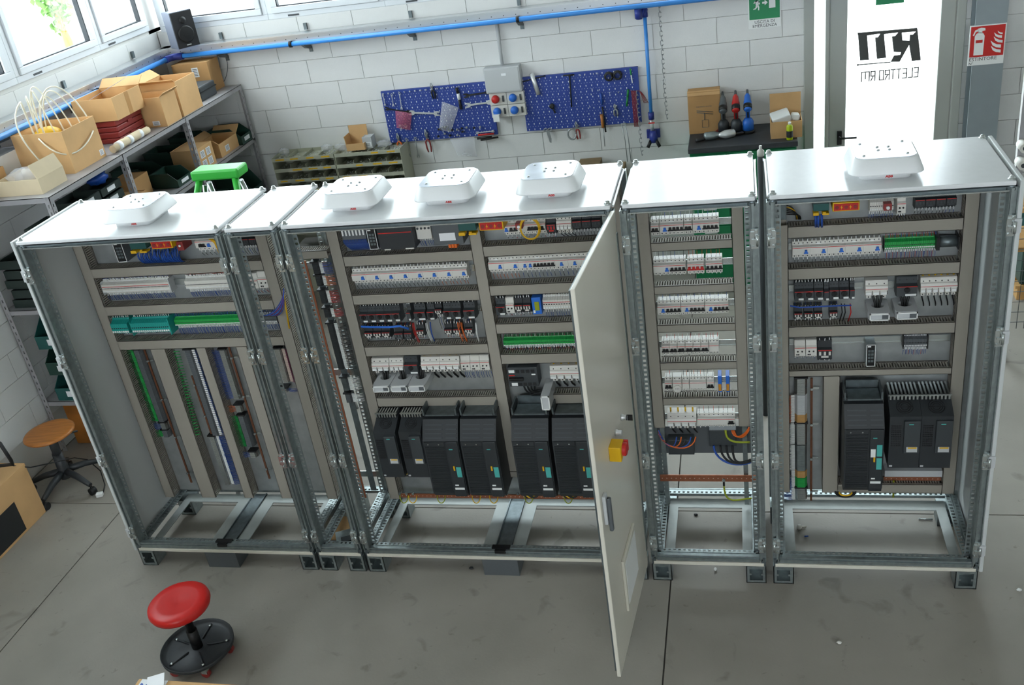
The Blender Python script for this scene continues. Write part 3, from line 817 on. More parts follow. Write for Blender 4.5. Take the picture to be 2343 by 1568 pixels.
def relay(x0, x1, zc, label, group, wl=None, wu=None, h=.09):
    w = x1 - x0
    def build(o):
        mb = MB(); prof(mb, w, [(0, 0), (-.05, 0), (-.052, .004), (-.066, .006), (-.068, .01), (-.068, h * .62), (-.056, h * .68), (-.054, h - .004), (-.05, h), (0, h)]); prt(mb, 'housing', 'white_dev', o)
        mb = MB(); mb.box(.001, w - .001, -.0687, -.067, h * .57, h * .6); prt(mb, 'red_stripe', 'red', o)
        mb = MB()
        for f in (.3, .7): mb.cyl((w * f, -.068, h * .38), (w * f, -.0715, h * .38), .0042, seg=10)
        for f in (.22, .38): mb.box(w * f - .0035, w * f + .0035, -.0688, -.067, h * .14, h * .22)
        prt(mb, 'dial', 'dark', o)
        if wl: wires(o, [w * (i + .5) / 4 for i in range(4)], .002, wl[0], wl[1])
    return dev('monitoring_relay', label, 'relay', group, x0, zc - h / 2, build, (round(w, 4), wl, h))
def ct(x0, x1, z, label, group, depth=.17, h=.04, cab=(3, 'k')):
    """summation transformer: flat grey block lying out from the plate, cables drop through its round hole"""
    w = x1 - x0
    def build(o):
        mb = MB(); n = 28; cy = -depth * .45; rr = min(w, depth) * .3
        def circ(z_): return [Vector((w / 2 + rr * math.cos(2 * math.pi * i / n), cy + rr * math.sin(2 * math.pi * i / n), z_)) for i in range(n)]
        def sq(z_):
            o_ = []
            for i in range(n):
                a = 2 * math.pi * i / n; c, s = math.cos(a), math.sin(a)
                k = min((w / 2) / max(abs(c), 1e-6), ((depth + cy) if s < 0 else -cy) / max(abs(s), 1e-6)); o_.append(Vector((w / 2 + k * c, cy + k * s, z_)))
            return o_
        mb.ring([circ(0), sq(0), sq(h), circ(h), circ(0)], 0, caps=False, smooth=False)
        prt(mb, 'housing', 'lightgrey', o)
        mb = MB(); y = -depth
        mb.box(.004, w - .004, y - .006, y + .001, h - .008, h - .002); mb.box(.004, w - .004, y - .006, y + .001, .002, .007); mb.box(.004, .009, y - .006, y + .001, .002, h - .002); mb.box(w - .009, w - .004, y - .006, y + .001, .002, h - .002); prt(mb, 'front_rim', 'white', o)
        mb = MB(); mb.box(w * .62, w * .9, y - .003, y + .001, .009, h - .01); prt(mb, 'terminal_window', 'grey_dev', o)
        if cab:
            mb = MB()
            for i in range(cab[0]):
                a = Vector((w * (.3 + .2 * i), -.05, h + .055)); b = Vector((w * (.42 + .08 * i), cy, h * .5)); c_ = Vector((w * (.42 + .08 * i), cy + .03, -.03))
                mb.tube(bez(a, a - Vector((0, .02, .025)), b + Vector((0, 0, .03)), b, 6) + [c_], .0055, 7, 0); mb.tube([a, a + Vector((0, -.005, -.012))], .0062, 7, 1)
            prt(mb, 'cable', ['black', 'white'], o, kind='stuff')
    return dev('current_transformer', label, 'transformer', group, x0, z, build, (round(w, 4), round(depth, 3), cab))
def terms(x0, x1, zc, h, label, group, body='green', top='green', pitch=.0062, wl=None, wu=None, cat='terminal strip', depth=.05, marker=True, cap=None, stripe=None):
    """row of thin rail terminals: every slice has its own gap"""
    w = x1 - x0; n = max(2, int(w / pitch))
    def build(o):
        mb = MB(); p = w / n
        P = [(0, .0), (-depth * .55, 0), (-depth * .6, h * .1), (-depth, h * .22), (-depth, h * .78), (-depth * .6, h * .9), (-depth * .55, h), (0, h)]
        for i in range(n): mb.prism(P, p * i + .0004, p * (i + 1) - .0004, 'yz', 0)
        prt(mb, 'terminal_body', body, o, kind='stuff')
        if stripe: mb = MB(); mb.box(.001, w - .001, -depth - .0006, -depth + .001, h * .6, h * .64); prt(mb, 'stripe', stripe, o)
        mb = MB()
        for i in range(n): mb.box(p * i + p * .2, p * i + p * .8, -depth - .0008, -depth, h * .47, h * .53)
        prt(mb, 'test_slot', 'dark', o, kind='stuff')
        if marker:
            mb = MB()
            for i in range(n): mb.box(p * i + p * .15, p * i + p * .85, -depth - .0016, -depth + .001, h * .23, h * .34)
            if body not in ('green', 'teal'):
                for i in range(n): mb.box(p * i + p * .2, p * i + p * .8, -depth * .62, -depth * .5, h * .86, h * .95)
            prt(mb, 'marker_tag', 'white', o, kind='stuff')
        if cap: mb = MB(); mb.box(-.003, 0, -depth, 0, 0, h); mb.box(w, w + .006, -depth, 0, 0, h); mb.each('end_stop', cap, o, world=False)
        if wl: wires(o, [p * (i + .5) for i in range(n)], .004, wl[0], wl[1], y0=-depth * .5, r=.0011)
        if wu: wires(o, [p * (i + .5) for i in range(n)], h - .004, wu[0], wu[1], up=True, y0=-depth * .5, r=.0011, ferr=body != 'green')
    return dev('terminal_strip', label, cat, group, x0, zc - h / 2, build, (round(w, 4), round(h, 4), body, wl, wu, stripe))
def box_dev(name, label, cat, x0, x1, z0, z1, depth, mats, group=None, extra=None, bevel=.002, body='housing'):
    o = thing(name, label, cat, (x0, YP, z0), group, world=False); w, h = x1 - x0, z1 - z0
    prt(MB().box(0, w, -depth, 0, 0, h), body, mats, o, bevel=bevel)
    if extra: extra(o, w, h, depth)
    return o
def X(px, py, y=YN): return at(px, py, y=y).x
def Z(px, py, y=YN): return at(px, py, y=y).z

# ---------------------------------------------------------------- widest cabinet
G3 = 'devices in the widest cabinet'
TB = (('B', .78, .8),)
zc = 1.663; xa, xb = 1.598, 2.222
rail(cab3, 1.59, 2.262, zc)
for i in range(8):
    p = (xb - xa) / 8
    breaker(xa + p * i, xa + p * (i + 1), zc, 4, ORD[i] + ' four-pole blue-toggle breaker counted from the open bay of the widest cabinet', 'breakers left field widest cabinet', TB, wl=(.045, 'kkkk' if i < 6 else 'oooo'), wu=(.03, 'kkkk'))
zr = 1.69
rail(cab3, 2.335, 2.965, zr)
xr = 2.338
for k, (n, tg, w) in enumerate(((4, TB, .078), (4, TB, .078), (2, (('B', .7, .7),), .046), (5, (('B', .14, .7), ('K', .38, .8), ('K', .56, .8), ('K', .74, .8), ('K', .92, .8)), .096), (2, (('K', .28, .9), ('K', .74, .9)), .042), (3, (('B', .5, .7),), .066), (3, (('B', .5, .7),), .066), (4, TB, .078))):
    lab = {0: 'four-pole breaker with one blue toggle, right field of the widest cabinet', 2: 'two-pole breaker with blue toggle in the widest cabinet', 3: 'breaker with blue and four black toggles in the widest cabinet', 4: 'two-pole breaker with two black toggles in the widest cabinet', 5: 'three-pole breaker with blue toggle in the widest cabinet'}
    breaker(xr, xr + w, zr, n, (lab.get(k, lab[0] if n == 4 else lab[5]), 'second four-pole blue-toggle breaker right of the middle duct, widest cabinet', '', '', '', '', 'three-pole blue-toggle breaker nearer the open door, widest cabinet', 'four-pole blue-toggle breaker hidden behind the open door')[k if k in (1, 6, 7) else 0], 'breakers right field widest cabinet', tg, wl=(.05, 'o' * n if k < 2 else 'bk' * 3), wu=(.03, 'kb' if k == 1 else 'k')); xr += w
# motor starters and contactors
zs = Z(840, 722, YP - .07)
rail(cab3, 1.59, 2.262, zs - .01)
x5 = [X(822 + 18.4 * i, 725 - i, YP - .08) for i in range(6)]
for i in range(5): starter(x5[i], x5[i + 1] - .0005, zs, ORD[i] + ' of five joined motor starters counted from the open bay, widest cabinet', 'five motor starters in the widest cabinet', wu=(.04, 'kkk'))
rest = [(934, 943, 1, 740), (946, 972, 0, 717), (975, 992, 0, 714), (1012, 1030, 0, 711), (1030, 1052, 0, 709), (1058, 1084, 0, 706)]
for a, b, nr, py in rest:
    starter(X(a, py, YP - .08), X(b, py, YP - .08), zs + .002, 'narrow dark auxiliary block without knob in the widest cabinet' if nr else ORD[[r_[0] for r_ in rest].index(a) - 1] + ' separate motor starter after the auxiliary block, widest cabinet', 'single motor starters in the widest cabinet', narrow=bool(nr), wu=(.045, 'kkb'))
contactor(X(994, 712), X(1010, 712), zs + .01, 'slim contactor among the motor starters of the widest cabinet', G3, wu=(.04, 'bkw'), wl=(.1, 'kbk'))
zk = Z(850, 765)
for i, (a, b) in enumerate(((833, 852), (853, 872), (873, 892))): contactor(X(a, 765), X(b, 765), zk, ORD[i] + ' small contactor under the blue wire bundle, from the open bay', 'contactors under five starters', wl=(.02, 'kkk'), wu=(.025, 'brk'))
for i, (a, b) in enumerate(((902, 922), (924, 942))): contactor(X(a, 768), X(b, 768), zk - .01, ORD[i] + ' of two plain dark contactors below starters, from the open bay', 'larger dark contactors under starters', h=.08, tops='grey_dev', wl=(.02, 'kr'), wu=(.02, 'rb'))
for i, (a, b) in enumerate(((952, 970), (1017, 1035), (1037, 1055), (1064, 1082))): contactor(X(a, 762), X(b, 762), zk + .005, ORD[i] + ' contactor with orange and blue leads, from the open bay', 'contactors with orange leads', wl=(.03, 'oob'), wu=(.03, 'wbo'))
o = thing('wire_bundle', 'thick blue wire bundle crossing below five motor starters', 'wires', (X(826, 747), YP - .07, Z(826, 747)))
mb = MB(); pts = [at(826, 747, y=YP - .085), at(850, 748, y=YP - .09), at(890, 748, y=YP - .09), at(915, 746, y=YP - .085), at(935, 752, y=YP - .07)]
for k in range(6):
    d_ = Vector((0, random.uniform(-.004, .004), random.uniform(-.004, .004))); mb.tube([q_ + d_ for q_ in pts], .0028, 5)
mb.obj('strands', 'blue', o, kind='stuff')
o = thing('wire_bundle', 'loose orange and white leads hanging below motor starters', 'wires', (X(1000, 740), YP - .05, Z(1000, 770)))
mb = MB()
for a, b, m in ((946, 960, 0), (975, 990, 1), (1055, 1068, 2), (1090, 1098, 1), (1048, 1060, 2), (985, 995, 3)):
    p0, p1 = at(a, 738, y=YP - .06), at(b, 782, y=YP - .05)
    for k in range(3): d_ = Vector((random.uniform(-.006, .006), random.uniform(-.01, .01), 0)); mb.tube(bez(p0 + d_, p0 + d_ - Vector((0, .02, .04)), p1 + d_ + Vector((0, -.02, .04)), p1 + d_, 6), .0016, 4, m)
mb.obj('strands', ['red', 'white', 'orange', 'bluewire'], o, kind='stuff')
# fuse row with transformers below
zf = Z(870, 840); rail(cab3, 1.59, 2.262, zf)
fuse(X(852, 846), X(892, 846), zf, 3, 'white three-pole fuse switch with levers left of dark starter, widest cabinet', G3)
fuse(X(893, 846), X(925, 845), zf, 3, 'white flat three-pole fuse switch touching the dark starter, widest cabinet', G3)
starter(X(925, 842, YP - .08), X(955, 842, YP - .08), zf + .004, 'large dark starter with oval knob over a current transformer, widest cabinet', G3, h=.11)
fuse(X(964, 840), X(1007, 838), zf, 3, 'white three-pole fuse switch with thick black leads, first of two, widest cabinet', 'pair of fuse switches with black leads', wl=(.055, 'k', .0055))
fuse(X(1007, 838), X(1052, 836), zf, 3, 'white three-pole fuse switch with thick black leads, second of two, widest cabinet', 'pair of fuse switches with black leads', wl=(.055, 'k', .0055))
for i in range(3): relay(X(1054 + 22 * i, 836), X(1075.5 + 22 * i, 835), zf + .004, ORD[i] + ' of three white monitoring relays after the fuses, widest cabinet', 'three monitoring relays', wl=(.065, 'bbb'))
zct = at(860, 898, y=YP - .17).z
for i in range(3):
    a, b = at(853 + 41 * i, 893, y=YP - .17).x, at(893 + 41 * i, 893, y=YP - .17).x
    ct(a, b, zct, ORD[i] + ' of three grey ring transformer blocks, from the open bay', 'three ring transformer blocks in the widest cabinet')
# right field: relays, green terminals, moulded breaker
zq = Z(1150, 704); rail(cab3, 2.335, 2.965, zq)
starter(X(1134, 706, YP - .08), X(1155, 706, YP - .08), zq, 'single dark motor starter beside the white module, widest cabinet', G3, wu=(.03, 'kkk'))
relay(X(1157, 703), X(1176, 703), zq + .004, 'white module with red line beside single motor starter, widest cabinet', G3, wl=(.03, 'wrw'))
for i in range(2): contactor(X(1177 + 19 * i, 702), X(1195 + 19 * i, 702), zq, ('dark contactor touching the white module, widest cabinet', 'dark contactor touching the blue relay, widest cabinet')[i], 'contactor pair beside blue relay', h=.085, wu=(.03, 'rbk'), wl=(.03, 'wrk'))
def blue_relay(o, w, h, d): prt(MB().box(w * .3, w * .8, -d - .004, -d + .001, h * .25, h * .75), 'window', 'yellowgreen', o); prt(MB().box(w * .1, w * .3, -d - .003, -d + .001, h * .1, h * .25), 'name_tag', 'white', o)
box_dev('plug_relay', 'bright blue plug-in relay with clear window, widest cabinet', 'relay', X(1217, 697), X(1238, 697), zq - .045, zq + .05, .07, 'blue', extra=blue_relay)
terms(X(1241, 697), X(1241, 697) + .3, zq + .004, .085, 'white terminal strip with red line above green terminals, widest cabinet', G3, 'white_dev', pitch=.0125, wl=(.05, 'b'), wu=(.025, 'b'), depth=.06, stripe='red')
zg = Z(1160, 786, YP - .05); terms(X(1152, 786, YP - .05), 2.965, zg, .055, 'long green terminal strip in the right field of the widest cabinet', G3, 'green', pitch=.0082, wl=(.03, 'brborr'), wu=(.02, 'pkw'))
def mccb(o, w, h, d):
    prt(MB().box(w * .03, w * .52, -d - .018, -d, h * .36, h * .5), 'handle', 'black', o, bevel=.002)
    mb = MB(); mb.box(w * .02, w * .22, -d - .001, -d + .001, h * .56, h * .62); prt(mb, 'maker_strip', 'red', o)
    mb = MB()
    for i in range(4): mb.box(w * (.28 + .17 * i), w * (.4 + .17 * i), -d - .0015, -d + .001, h * .72, h * .88); mb.box(w * (.32 + .16 * i), w * (.44 + .16 * i), -d - .0015, -d + .001, h * .04, h * .2)
    mb.each('terminal_shield', 'dark', o, world=False)
    mb = MB(); mb.box(w * .03, w * .23, -d - .0015, -d + .001, h * .73, h * .87); mb.box(w * .08, w * .28, -d - .0015, -d + .001, h * .04, h * .2); mb.box(w * .8, w * .93, -d - .0015, -d + .001, h * .6, h * .66); mb.each('name_tag', 'white', o, world=False)
    mb = MB()
    for i in range(4):
        a = Vector((w * (.42 + .13 * i), -d * .6, 0)); b = Vector((w * (1.05 + .02 * i), -d * .5, -.085 + .012 * i)); mb.tube(bez(a, a - Vector((0, .01, .05)), b - Vector((.07, 0, .0)), b, 8), .005, 6)
    prt(mb, 'cable', 'black', o, kind='stuff')
box_dev('moulded_breaker', 'dark moulded-case breaker with black handle and bent cables, widest cabinet', 'breaker', X(1163, 860, YP - .08), X(1230, 858, YP - .08), at(1165, 885, y=YP - .08).z, at(1163, 842, y=YP - .08).z, .08, 'char2', extra=mccb)
zfr = Z(1265, 858)
fuse(X(1259, 862), X(1259, 862) + .2, zfr, 5, 'white five-pole fuse switch beside the moulded breaker, widest cabinet', G3, wl=(.05, 'k', .0055))
def ctv(o, w, h, d):
    y = -d; mb = MB(); mb.box(0, w, y - .006, y, h - .008, h); mb.box(0, w, y - .006, y, 0, .006); mb.box(0, .006, y - .006, y, 0, h); mb.box(w - .006, w, y - .006, y, 0, h); prt(mb, 'front_rim', 'white', o)
q0, q1 = at(1241, 938, y=.26), at(1256, 906, y=.26)
box_dev('current_transformer', 'light grey ring transformer block standing on edge, widest cabinet', 'transformer', q0.x, q1.x, q0.z, q1.z, YP - .26, 'lightgrey', extra=ctv)
# top row
def psu(o, w, h, d):
    prt(MB().box(w * .02, w * .95, -d - .0012, -d + .001, h * .76, h * .8), 'red_stripe', 'red', o)
    mb = MB(); mb.box(w * .12, w * .3, -d - .004, -d + .001, .001, h * .06); mb.box(w * .72, w * .95, -d - .004, -d + .001, .001, h * .06); mb.each('plug', 'white_dev', o, world=False)
zt0, zt1 = at(880, 573, y=YP - .1).z, at(880, 523, y=YP - .1).z
box_dev('power_supply', 'wide black power supply with red stripe, top row of widest cabinet', 'power supply', at(866, 550, y=YP - .1).x, at(947, 545, y=YP - .1).x, zt0, zt1, .1, 'char', extra=psu)
def ports(nc, nr):
    def f(o, w, h, d):
        mb = MB(); y = -d; mb.box(0, w, y - .0015, y, h - .004, h); mb.box(0, w, y - .0015, y, 0, .004); mb.box(0, .003, y - .0015, y, 0, h); mb.box(w - .003, w, y - .0015, y, 0, h); prt(mb, 'bezel', 'white', o)
        prt(MB().box(.003, w - .003, y - .0008, y, .004, h - .004), 'face', 'black', o)
        mb = MB()
        for i in range(nc):
            for j in range(nr): mb.box(w * (.2 + .34 * i), w * (.46 + .34 * i), y - .0016, y - .0006, h * (.2 + .15 * j), h * (.3 + .15 * j))
        prt(mb, 'port', 'yellowgreen' if 0 else 'galv_dark', o, kind='stuff')
        prt(MB().box(w * .15, w * .5, y - .0018, y - .0006, h * .88, h * .94), 'name_tag', 'white', o)
    return f
box_dev('network_switch', 'upright network switch with white rim and two port columns, top of widest cabinet', 'network switch', at(842, 548, y=.36).x, at(862, 548, y=.36).x, at(855, 571, y=.36).z, at(845, 523, y=.36).z, .08, 'grey_dev', extra=ports(2, 4))
def io(n, colr='bluewire', tags=True):
    def f(o, w, h, d):
        mb = MB()
        for i in range(n): mb.box(w * (i + .15) / n, w * (i + .6) / n, -d - .0015, -d + .001, h * .55, h * .9)
        prt(mb, 'name_tag', 'white', o)
        mb = MB()
        for i in range(n * 3):
            a = Vector((w * (i + .5) / (3 * n), -d, h * .3)); b = Vector((w * (i + .5) / (3 * n) + .02, -d * .45, -.05)); mb.tube(bez(a, a - Vector((0, .025, .01)), b + Vector((0, -.03, .03)), b, 6), .0018, 4)
        prt(mb, 'wires', colr, o, kind='stuff')
    return f
box_dev('input_module', 'dark input module with blue wire loops, top row of widest cabinet', 'module', at(783, 545, y=.37).x, at(838, 542, y=.37).x, at(790, 560, y=.37).z, at(790, 524, y=.37).z, .07, 'grey_dev', extra=io(7))
def small_relays(o, w, h, d):
    mb = MB()
    for i in range(4): mb.cyl((w * (i + .5) / 4, -d, h * .75), (w * (i + .5) / 4, -d - .003, h * .75), .006, seg=10)
    prt(mb, 'contact', 'char2', o); wires(o, [w * (i + .5) / 8 for i in range(8)], .0, .05, 'b', y0=-d * .6)
box_dev('relay_block', 'pale block of four slim relays, top row of widest cabinet', 'relay', at(953, 535, y=.38).x, at(987, 533, y=.38).x, at(958, 548, y=.38).z, at(955, 515, y=.38).z, .06, 'white_dev', extra=small_relays)
def trafo(o, w, h, d):
    prt(MB().box(w * .22, w * .75, -d - .001, -d + .001, h * .2, h * .56), 'rating_label', 'paper', o)
    mb = MB()
    for i in range(3): mb.box(w * (.42 + .1 * i), w * (.5 + .1 * i), -d * .8, -d * .4, -.028, 0)
    for i in range(3): mb.box(w * (.32 + .1 * i), w * (.4 + .1 * i), -d * .8, -d * .4, h, h + .014)
    mb.each('terminal', 'orange', o, world=False)
box_dev('transformer', 'brown-grey transformer with rating label and orange terminals', 'transformer', at(990, 540, y=.33).x, at(1058, 536, y=.33).x, at(992, 562, y=.33).z, at(992, 514, y=.33).z, .11, 'grey_dev', extra=trafo)
def warning_socket(x0, x1, z0, z1, label, y=.3):
    o = thing('warning_cover', label, 'cover', (x0, y, z0), 'yellow and red warning covers in the top rows')
    w, h = x1 - x0, z1 - z0
    MB().box(x0, x1, y, YP, z0, z1).obj('frame', 'yellow', o, bevel=.003)
    MB().box(x0 + w * .05, x1 - w * .05, y - .004, y + .002, z0 + h * .14, z1 - h * .12).obj('red_face', 'red', o)
    mb = MB()
    for f in (.33, .66): c_ = Vector((x0 + w * f, y - .0048, z0 + h * .5)); mb.prism([(c_.x + .002, c_.z + h * .28), (c_.x - .005, c_.z - .001), (c_.x - .0005, c_.z - .001), (c_.x - .002, c_.z - h * .28), (c_.x + .005, c_.z + .002), (c_.x + .0005, c_.z + .002)], y - .0052, y - .004, 'xz')
    mb.obj('flash_symbol', 'yellow', o)
    mb = MB()
    for f in (.16, .5, .84): mb.cyl((x0 + w * f, y - .004, z0 + h * .5), (x0 + w * f, y - .0062, z0 + h * .5), h * .2, seg=16)
    mb.each('screw_cap', 'redplastic', o)
    return o
def teal_unit(x0, x1, z0, z1, label, y=.31):
    o = thing('safety_switch', label, 'switch', (x0, y, z0)); w, h = x1 - x0, z1 - z0
    MB().box(x0, x1, y, YP, z0 + h * .35, z1).obj('housing', 'bin_teal', o, bevel=.002)
    mb = MB(); mb.box(x0 - w * .02, x0 + w * .35, y - .01, y + .03, z0, z0 + h * .28); mb.box(x0 + w * .55, x1, y - .01, y + .03, z0 + h * .02, z0 + h * .2); mb.cyl((x0 + w * .68, y - .01, z0 + h * .2), (x0 + w * .68, y - .01, z0 + h * .36), .008); mb.obj('clip', 'yellow', o, bevel=.003)
    return o
a, b = at(1096, 519, y=.3), at(1152, 519, y=.3)
warning_socket(a.x, b.x, at(1097, 529, y=.3).z, at(1097, 508, y=.3).z, 'red warning cover with yellow rim and flash symbols, widest cabinet')
a, b = at(1050, 530, y=.31), at(1090, 528, y=.31)
teal_unit(a.x, b.x, at(1055, 539, y=.31).z, at(1052, 512, y=.31).z, 'dark teal unit with yellow clips beside the transformer, widest cabinet')
zt = Z(1170, 524)
rail(cab3, 2.335, 2.965, zt)
breaker(X(1153, 525), X(1190, 523), zt, 4, 'breaker with blue and black toggles, top row of widest cabinet', G3, (('B', .15, .8), ('K', .45, .9), ('K', .7, .9)), wl=(.03, 'kkr'))
breaker(X(1191, 523), X(1248, 520), zt, 6, 'six-pole breaker with black toggles behind a yellow cable coil', G3, tuple(('K', .35 + .13 * i, .9) for i in range(5)), wl=(.03, 'krbk'))
def padlock(o, w, h, d): prt(MB().cyl((w / 2, -d, h / 2), (w / 2, -d - .012, h / 2), w * .22, seg=14), 'button', 'white', o)
box_dev('lock_device', 'crimson lock-off cap with white button, top row widest cabinet', 'lock', X(1179, 518, .34), X(1195, 517, .34), at(1180, 525, y=.34).z, at(1180, 512, y=.34).z, .1, 'redplastic', extra=padlock)
contactor(X(1250, 520), X(1271, 519), zt, 'dark relay with red print between white blocks, widest cabinet top row', G3, h=.09, tops='red', wl=(.03, 'krb'))
fuse(X(1273, 518), X(1308, 516), zt + .005, 4, 'white four-pole block beside three dark contactors, widest cabinet top row', G3, wl=(.03, 'k', .002))
for i in range(3): contactor(X(1309 + 22 * i, 514 - i), X(1330 + 22 * i, 513 - i), zt + .01, ORD[i] + ' of three dark contactors at the open door, top row', 'three dark contactors top row widest cabinet', h=.085, tops='char2', wl=(.045, 'kkk'))
c_ = at(1213, 530, y=.33)
o = thing('cable_coil', 'yellow cable coil hanging in the top row, widest cabinet', 'cable', (c_.x, .33, c_.z - .05))
mb = MB()
for k in range(3): mb.tube([Vector((c_.x + (.044 + .003 * k) * math.cos(t_), .33 + .004 * k, c_.z + .014 + (.052 + .003 * k) * math.sin(t_))) for t_ in [2 * math.pi * i / 28 for i in range(29)]], .003, 6)
mb.obj('coil', 'yellow', o)

# drives
def louver(mb, x0, x1, y, z0, z1, n, m=1):
    for i in range(n): zz = z0 + (z1 - z0) * (i + .5) / n; mb.box(x0, x1, y - .003, y + .001, zz - (z1 - z0) / n * .12, zz + (z1 - z0) / n * .12, m)
def big_drive(x0, x1, z0, z1, label, group, yf=.2, two=False):
    w, h, d = x1 - x0, z1 - z0, YP - yf
    def build(o):
        zc_ = h * .74
        mb = MB(); mb.prism([(0, 0), (-d * .9, 0), (-d, h * .06), (-d, zc_), (-d * .72, h * .93), (-d * .6, h * .93), (-d * .6, h * .97), (0, h * .97)], 0, w, 'yz'); prt(mb, 'housing', 'char', o)
        # ribbed left half and smooth right half of the front cover
        mb = MB(); n = 46; a, b = w * .04, w * .6
        for i in range(n):
            zz = h * .07 + (zc_ - h * .13) * i / n; mb.box(a, b, -d - .003, -d + .001, zz, zz + (zc_ - h * .13) / n * .55)
        prt(mb, 'cooling_rib', 'char', o, kind='stuff')
        mb = MB(); mb.box(a, b, -d - .005, -d + .001, zc_ - h * .055, zc_ - .004); prt(mb, 'cover_band', 'char', o)
        mb = MB(); mb.box(w * .64, w * .98, -d - .009, -d + .001, h * .03, zc_ - .002); rp = prt(mb, 'control_unit', 'char', o, bevel=.003)
        # louvres on the sloping hood
        import math as _m
        p0, p1 = Vector((0, -d, zc_)), Vector((0, -d * .72, h * .93)); sl = (p1 - p0)
        nrm = Vector((0, -sl.z, sl.y)).normalized()
        mb = MB()
        for i in range(4):
            for (a_, b_) in ((.08, .56), (.66, .96)):
                f = .12 + .2 * i; q_ = p0 + sl * f; r_ = p0 + sl * (f + .05); u = nrm * .004
                if nrm.y > 0: u = -u
                mb.add([(w * a_, q_.y, q_.z), (w * b_, q_.y, q_.z), (w * b_, r_.y, r_.z), (w * a_, r_.y, r_.z)] + [(w * x_, v_.y + u.y, v_.z + u.z) for x_, v_ in ((a_, q_), (b_, q_), (b_, r_), (a_, r_))], [(0, 1, 5, 4), (1, 2, 6, 5), (2, 3, 7, 6), (3, 0, 4, 7), (4, 5, 6, 7)])
        prt(mb, 'louvre', 'char2', o, kind='stuff')
        mb = MB(); mb.box(w * .1, w * .92, -d * .72, -d * .3, h * .97, h * .985); mb.box(w * .02, w * .06, -d * .7, -d * .2, h * .97, h * 1.05); mb.box(w * .94, w * .98, -d * .7, -d * .2, h * .97, h * 1.05); mb.box(w * .1, w * .92, -d * .25, -d * .2, h * .97, h * 1.06); prt(mb, 'mounting_bracket', 'galv_dark', o)
        mb = MB()
        for f in (.15, .45): mb.cyl((w * f, -d - .005, zc_ - h * .035), (w * f, -d - .008, zc_ - h * .035), .004, seg=8)
        prt(mb, 'screw', 'zinc', o)
        mb = MB(); mb.box(w * .72, w * .82, -d - .0102, -d - .008, zc_ - h * .1, zc_ - h * .09); 
        prt(mb, 'teal_mark', 'siemens', o)
        for f0, f1 in ((.44, .57), (.29, .42))[0 if two else 1:]: prt(MB().box(w * .82, w * .955, -d - .0112, -d - .008, h * f0, h * f1), 'teal_flap', 'siemens', o)
        mb = MB(); mb.box(w * .745, w * .785, -d - .0112, -d - .008, h * .375, h * .43); prt(mb, 'warning_strip', 'yellowgreen' if 0 else 'yellow', o)
        mb = MB(); mb.box(w * .68, w * .95, -d - .0105, -d - .008, h * .125, h * .15); mb.box(w * .7, w * .8, -d - .0105, -d - .008, h * .175, h * .19)
        if two: mb.box(w * .67, w * .79, -d - .0105, -d - .008, h * .43, h * .52)
        mb.each('name_tag', 'white', o, world=False)
    return dev('frequency_drive', label, 'drive', group, x0, z0, build, ('big', round(w, 3), round(h, 3), two))
def small_drive(x0, x1, z0, z1, label, group, yf=.22):
    w, h, d = x1 - x0, z1 - z0, YP - yf
    def build(o):
        zc_ = h * .8
        mb = MB(); mb.prism([(0, 0), (-d, 0), (-d, zc_), (-d * .55, h * .93), (0, h * .93)], 0, w, 'yz'); prt(mb, 'housing', 'char', o)
        mb = MB()
        for i in range(10):
            for j in range(6): mb.box(w * (.06 + .055 * j), w * (.1 + .055 * j), -d - .0025, -d + .001, h * (.34 + .034 * i), h * (.36 + .034 * i))
        prt(mb, 'grille', 'dark', o, kind='stuff')
        mb = MB(); mb.box(w * .46, w * .98, -d - .016, -d + .001, h * .26, zc_ - h * .05); prt(mb, 'control_unit', 'char2', o, bevel=.003)
        sl = Vector((0, d * .45, h * .13)); p0 = Vector((0, -d, zc_)); c_ = p0 + sl * .5 + Vector((w * .5, 0, 0)); u = sl.normalized(); nn = Vector((0, -u.z, u.y))
        mb = MB()
        for r_ in (.26, .19, .12):
            ring = [c_ + nn * .001 + (Vector((1, 0, 0)) * math.cos(2 * math.pi * i / 20) + u * math.sin(2 * math.pi * i / 20)) * (w * r_) for i in range(21)]; mb.tube(ring, .0018, 4)
        mb.tube([c_ - Vector((1, 0, 0)) * w * .26, c_ + Vector((1, 0, 0)) * w * .26], .0015, 4); prt(mb, 'fan_grille', 'black', o)
        mb = MB()
        for i in range(8): mb.box(w * (.04 + .122 * i), w * (.1 + .122 * i), -d * .66, -d * .1, h * .93, h * 1.0)
        mb.box(0, w, -d * .66, -d * .62, h * .985, h); prt(mb, 'heatsink_fin', 'zinc', o, kind='stuff')
        mb = MB(); mb.box(w * .6, w * .75, -d - .0172, -d - .015, zc_ - h * .1, zc_ - h * .085); prt(mb, 'teal_mark', 'siemens', o)
        mb = MB(); mb.box(w * .55, w * .9, -d - .017, -d - .015, h * .28, h * .36); mb.box(w * .04, w * .14, -d - .001, -d + .001, h * .02, h * .045); prt(mb, 'rating_label', 'lightgrey', o)
        mb = MB(); mb.box(w * .6, w * .88, -d - .0175, -d - .0165, h * .335, h * .355); prt(mb, 'warning_strip', 'yellow', o)
        mb = MB()
        for k in range(3):
            a = Vector((w * (.3 + .2 * k), -d * .6, 0)); mb.tube(bez(a, a - Vector((.02, .03, .05)), a + Vector((.05, -.03, -.06)), a + Vector((.06, .05, -.02)), 8), .004, 6, k % 2)
        prt(mb, 'cable', ['black', 'yellow'], o, kind='stuff')
    return dev('frequency_drive', label, 'drive', group, x0, z0, build, ('small', round(w, 3), round(h, 3)))
def dx(px, py, y): return at(px, py, y=y).x
YB1, YB2 = .2, .22
zb0 = at(1010, 1139, y=YB1).z; zb1 = zb0 + (at(990, 935, y=YP - .5 * .24).z - zb0) * 1.0
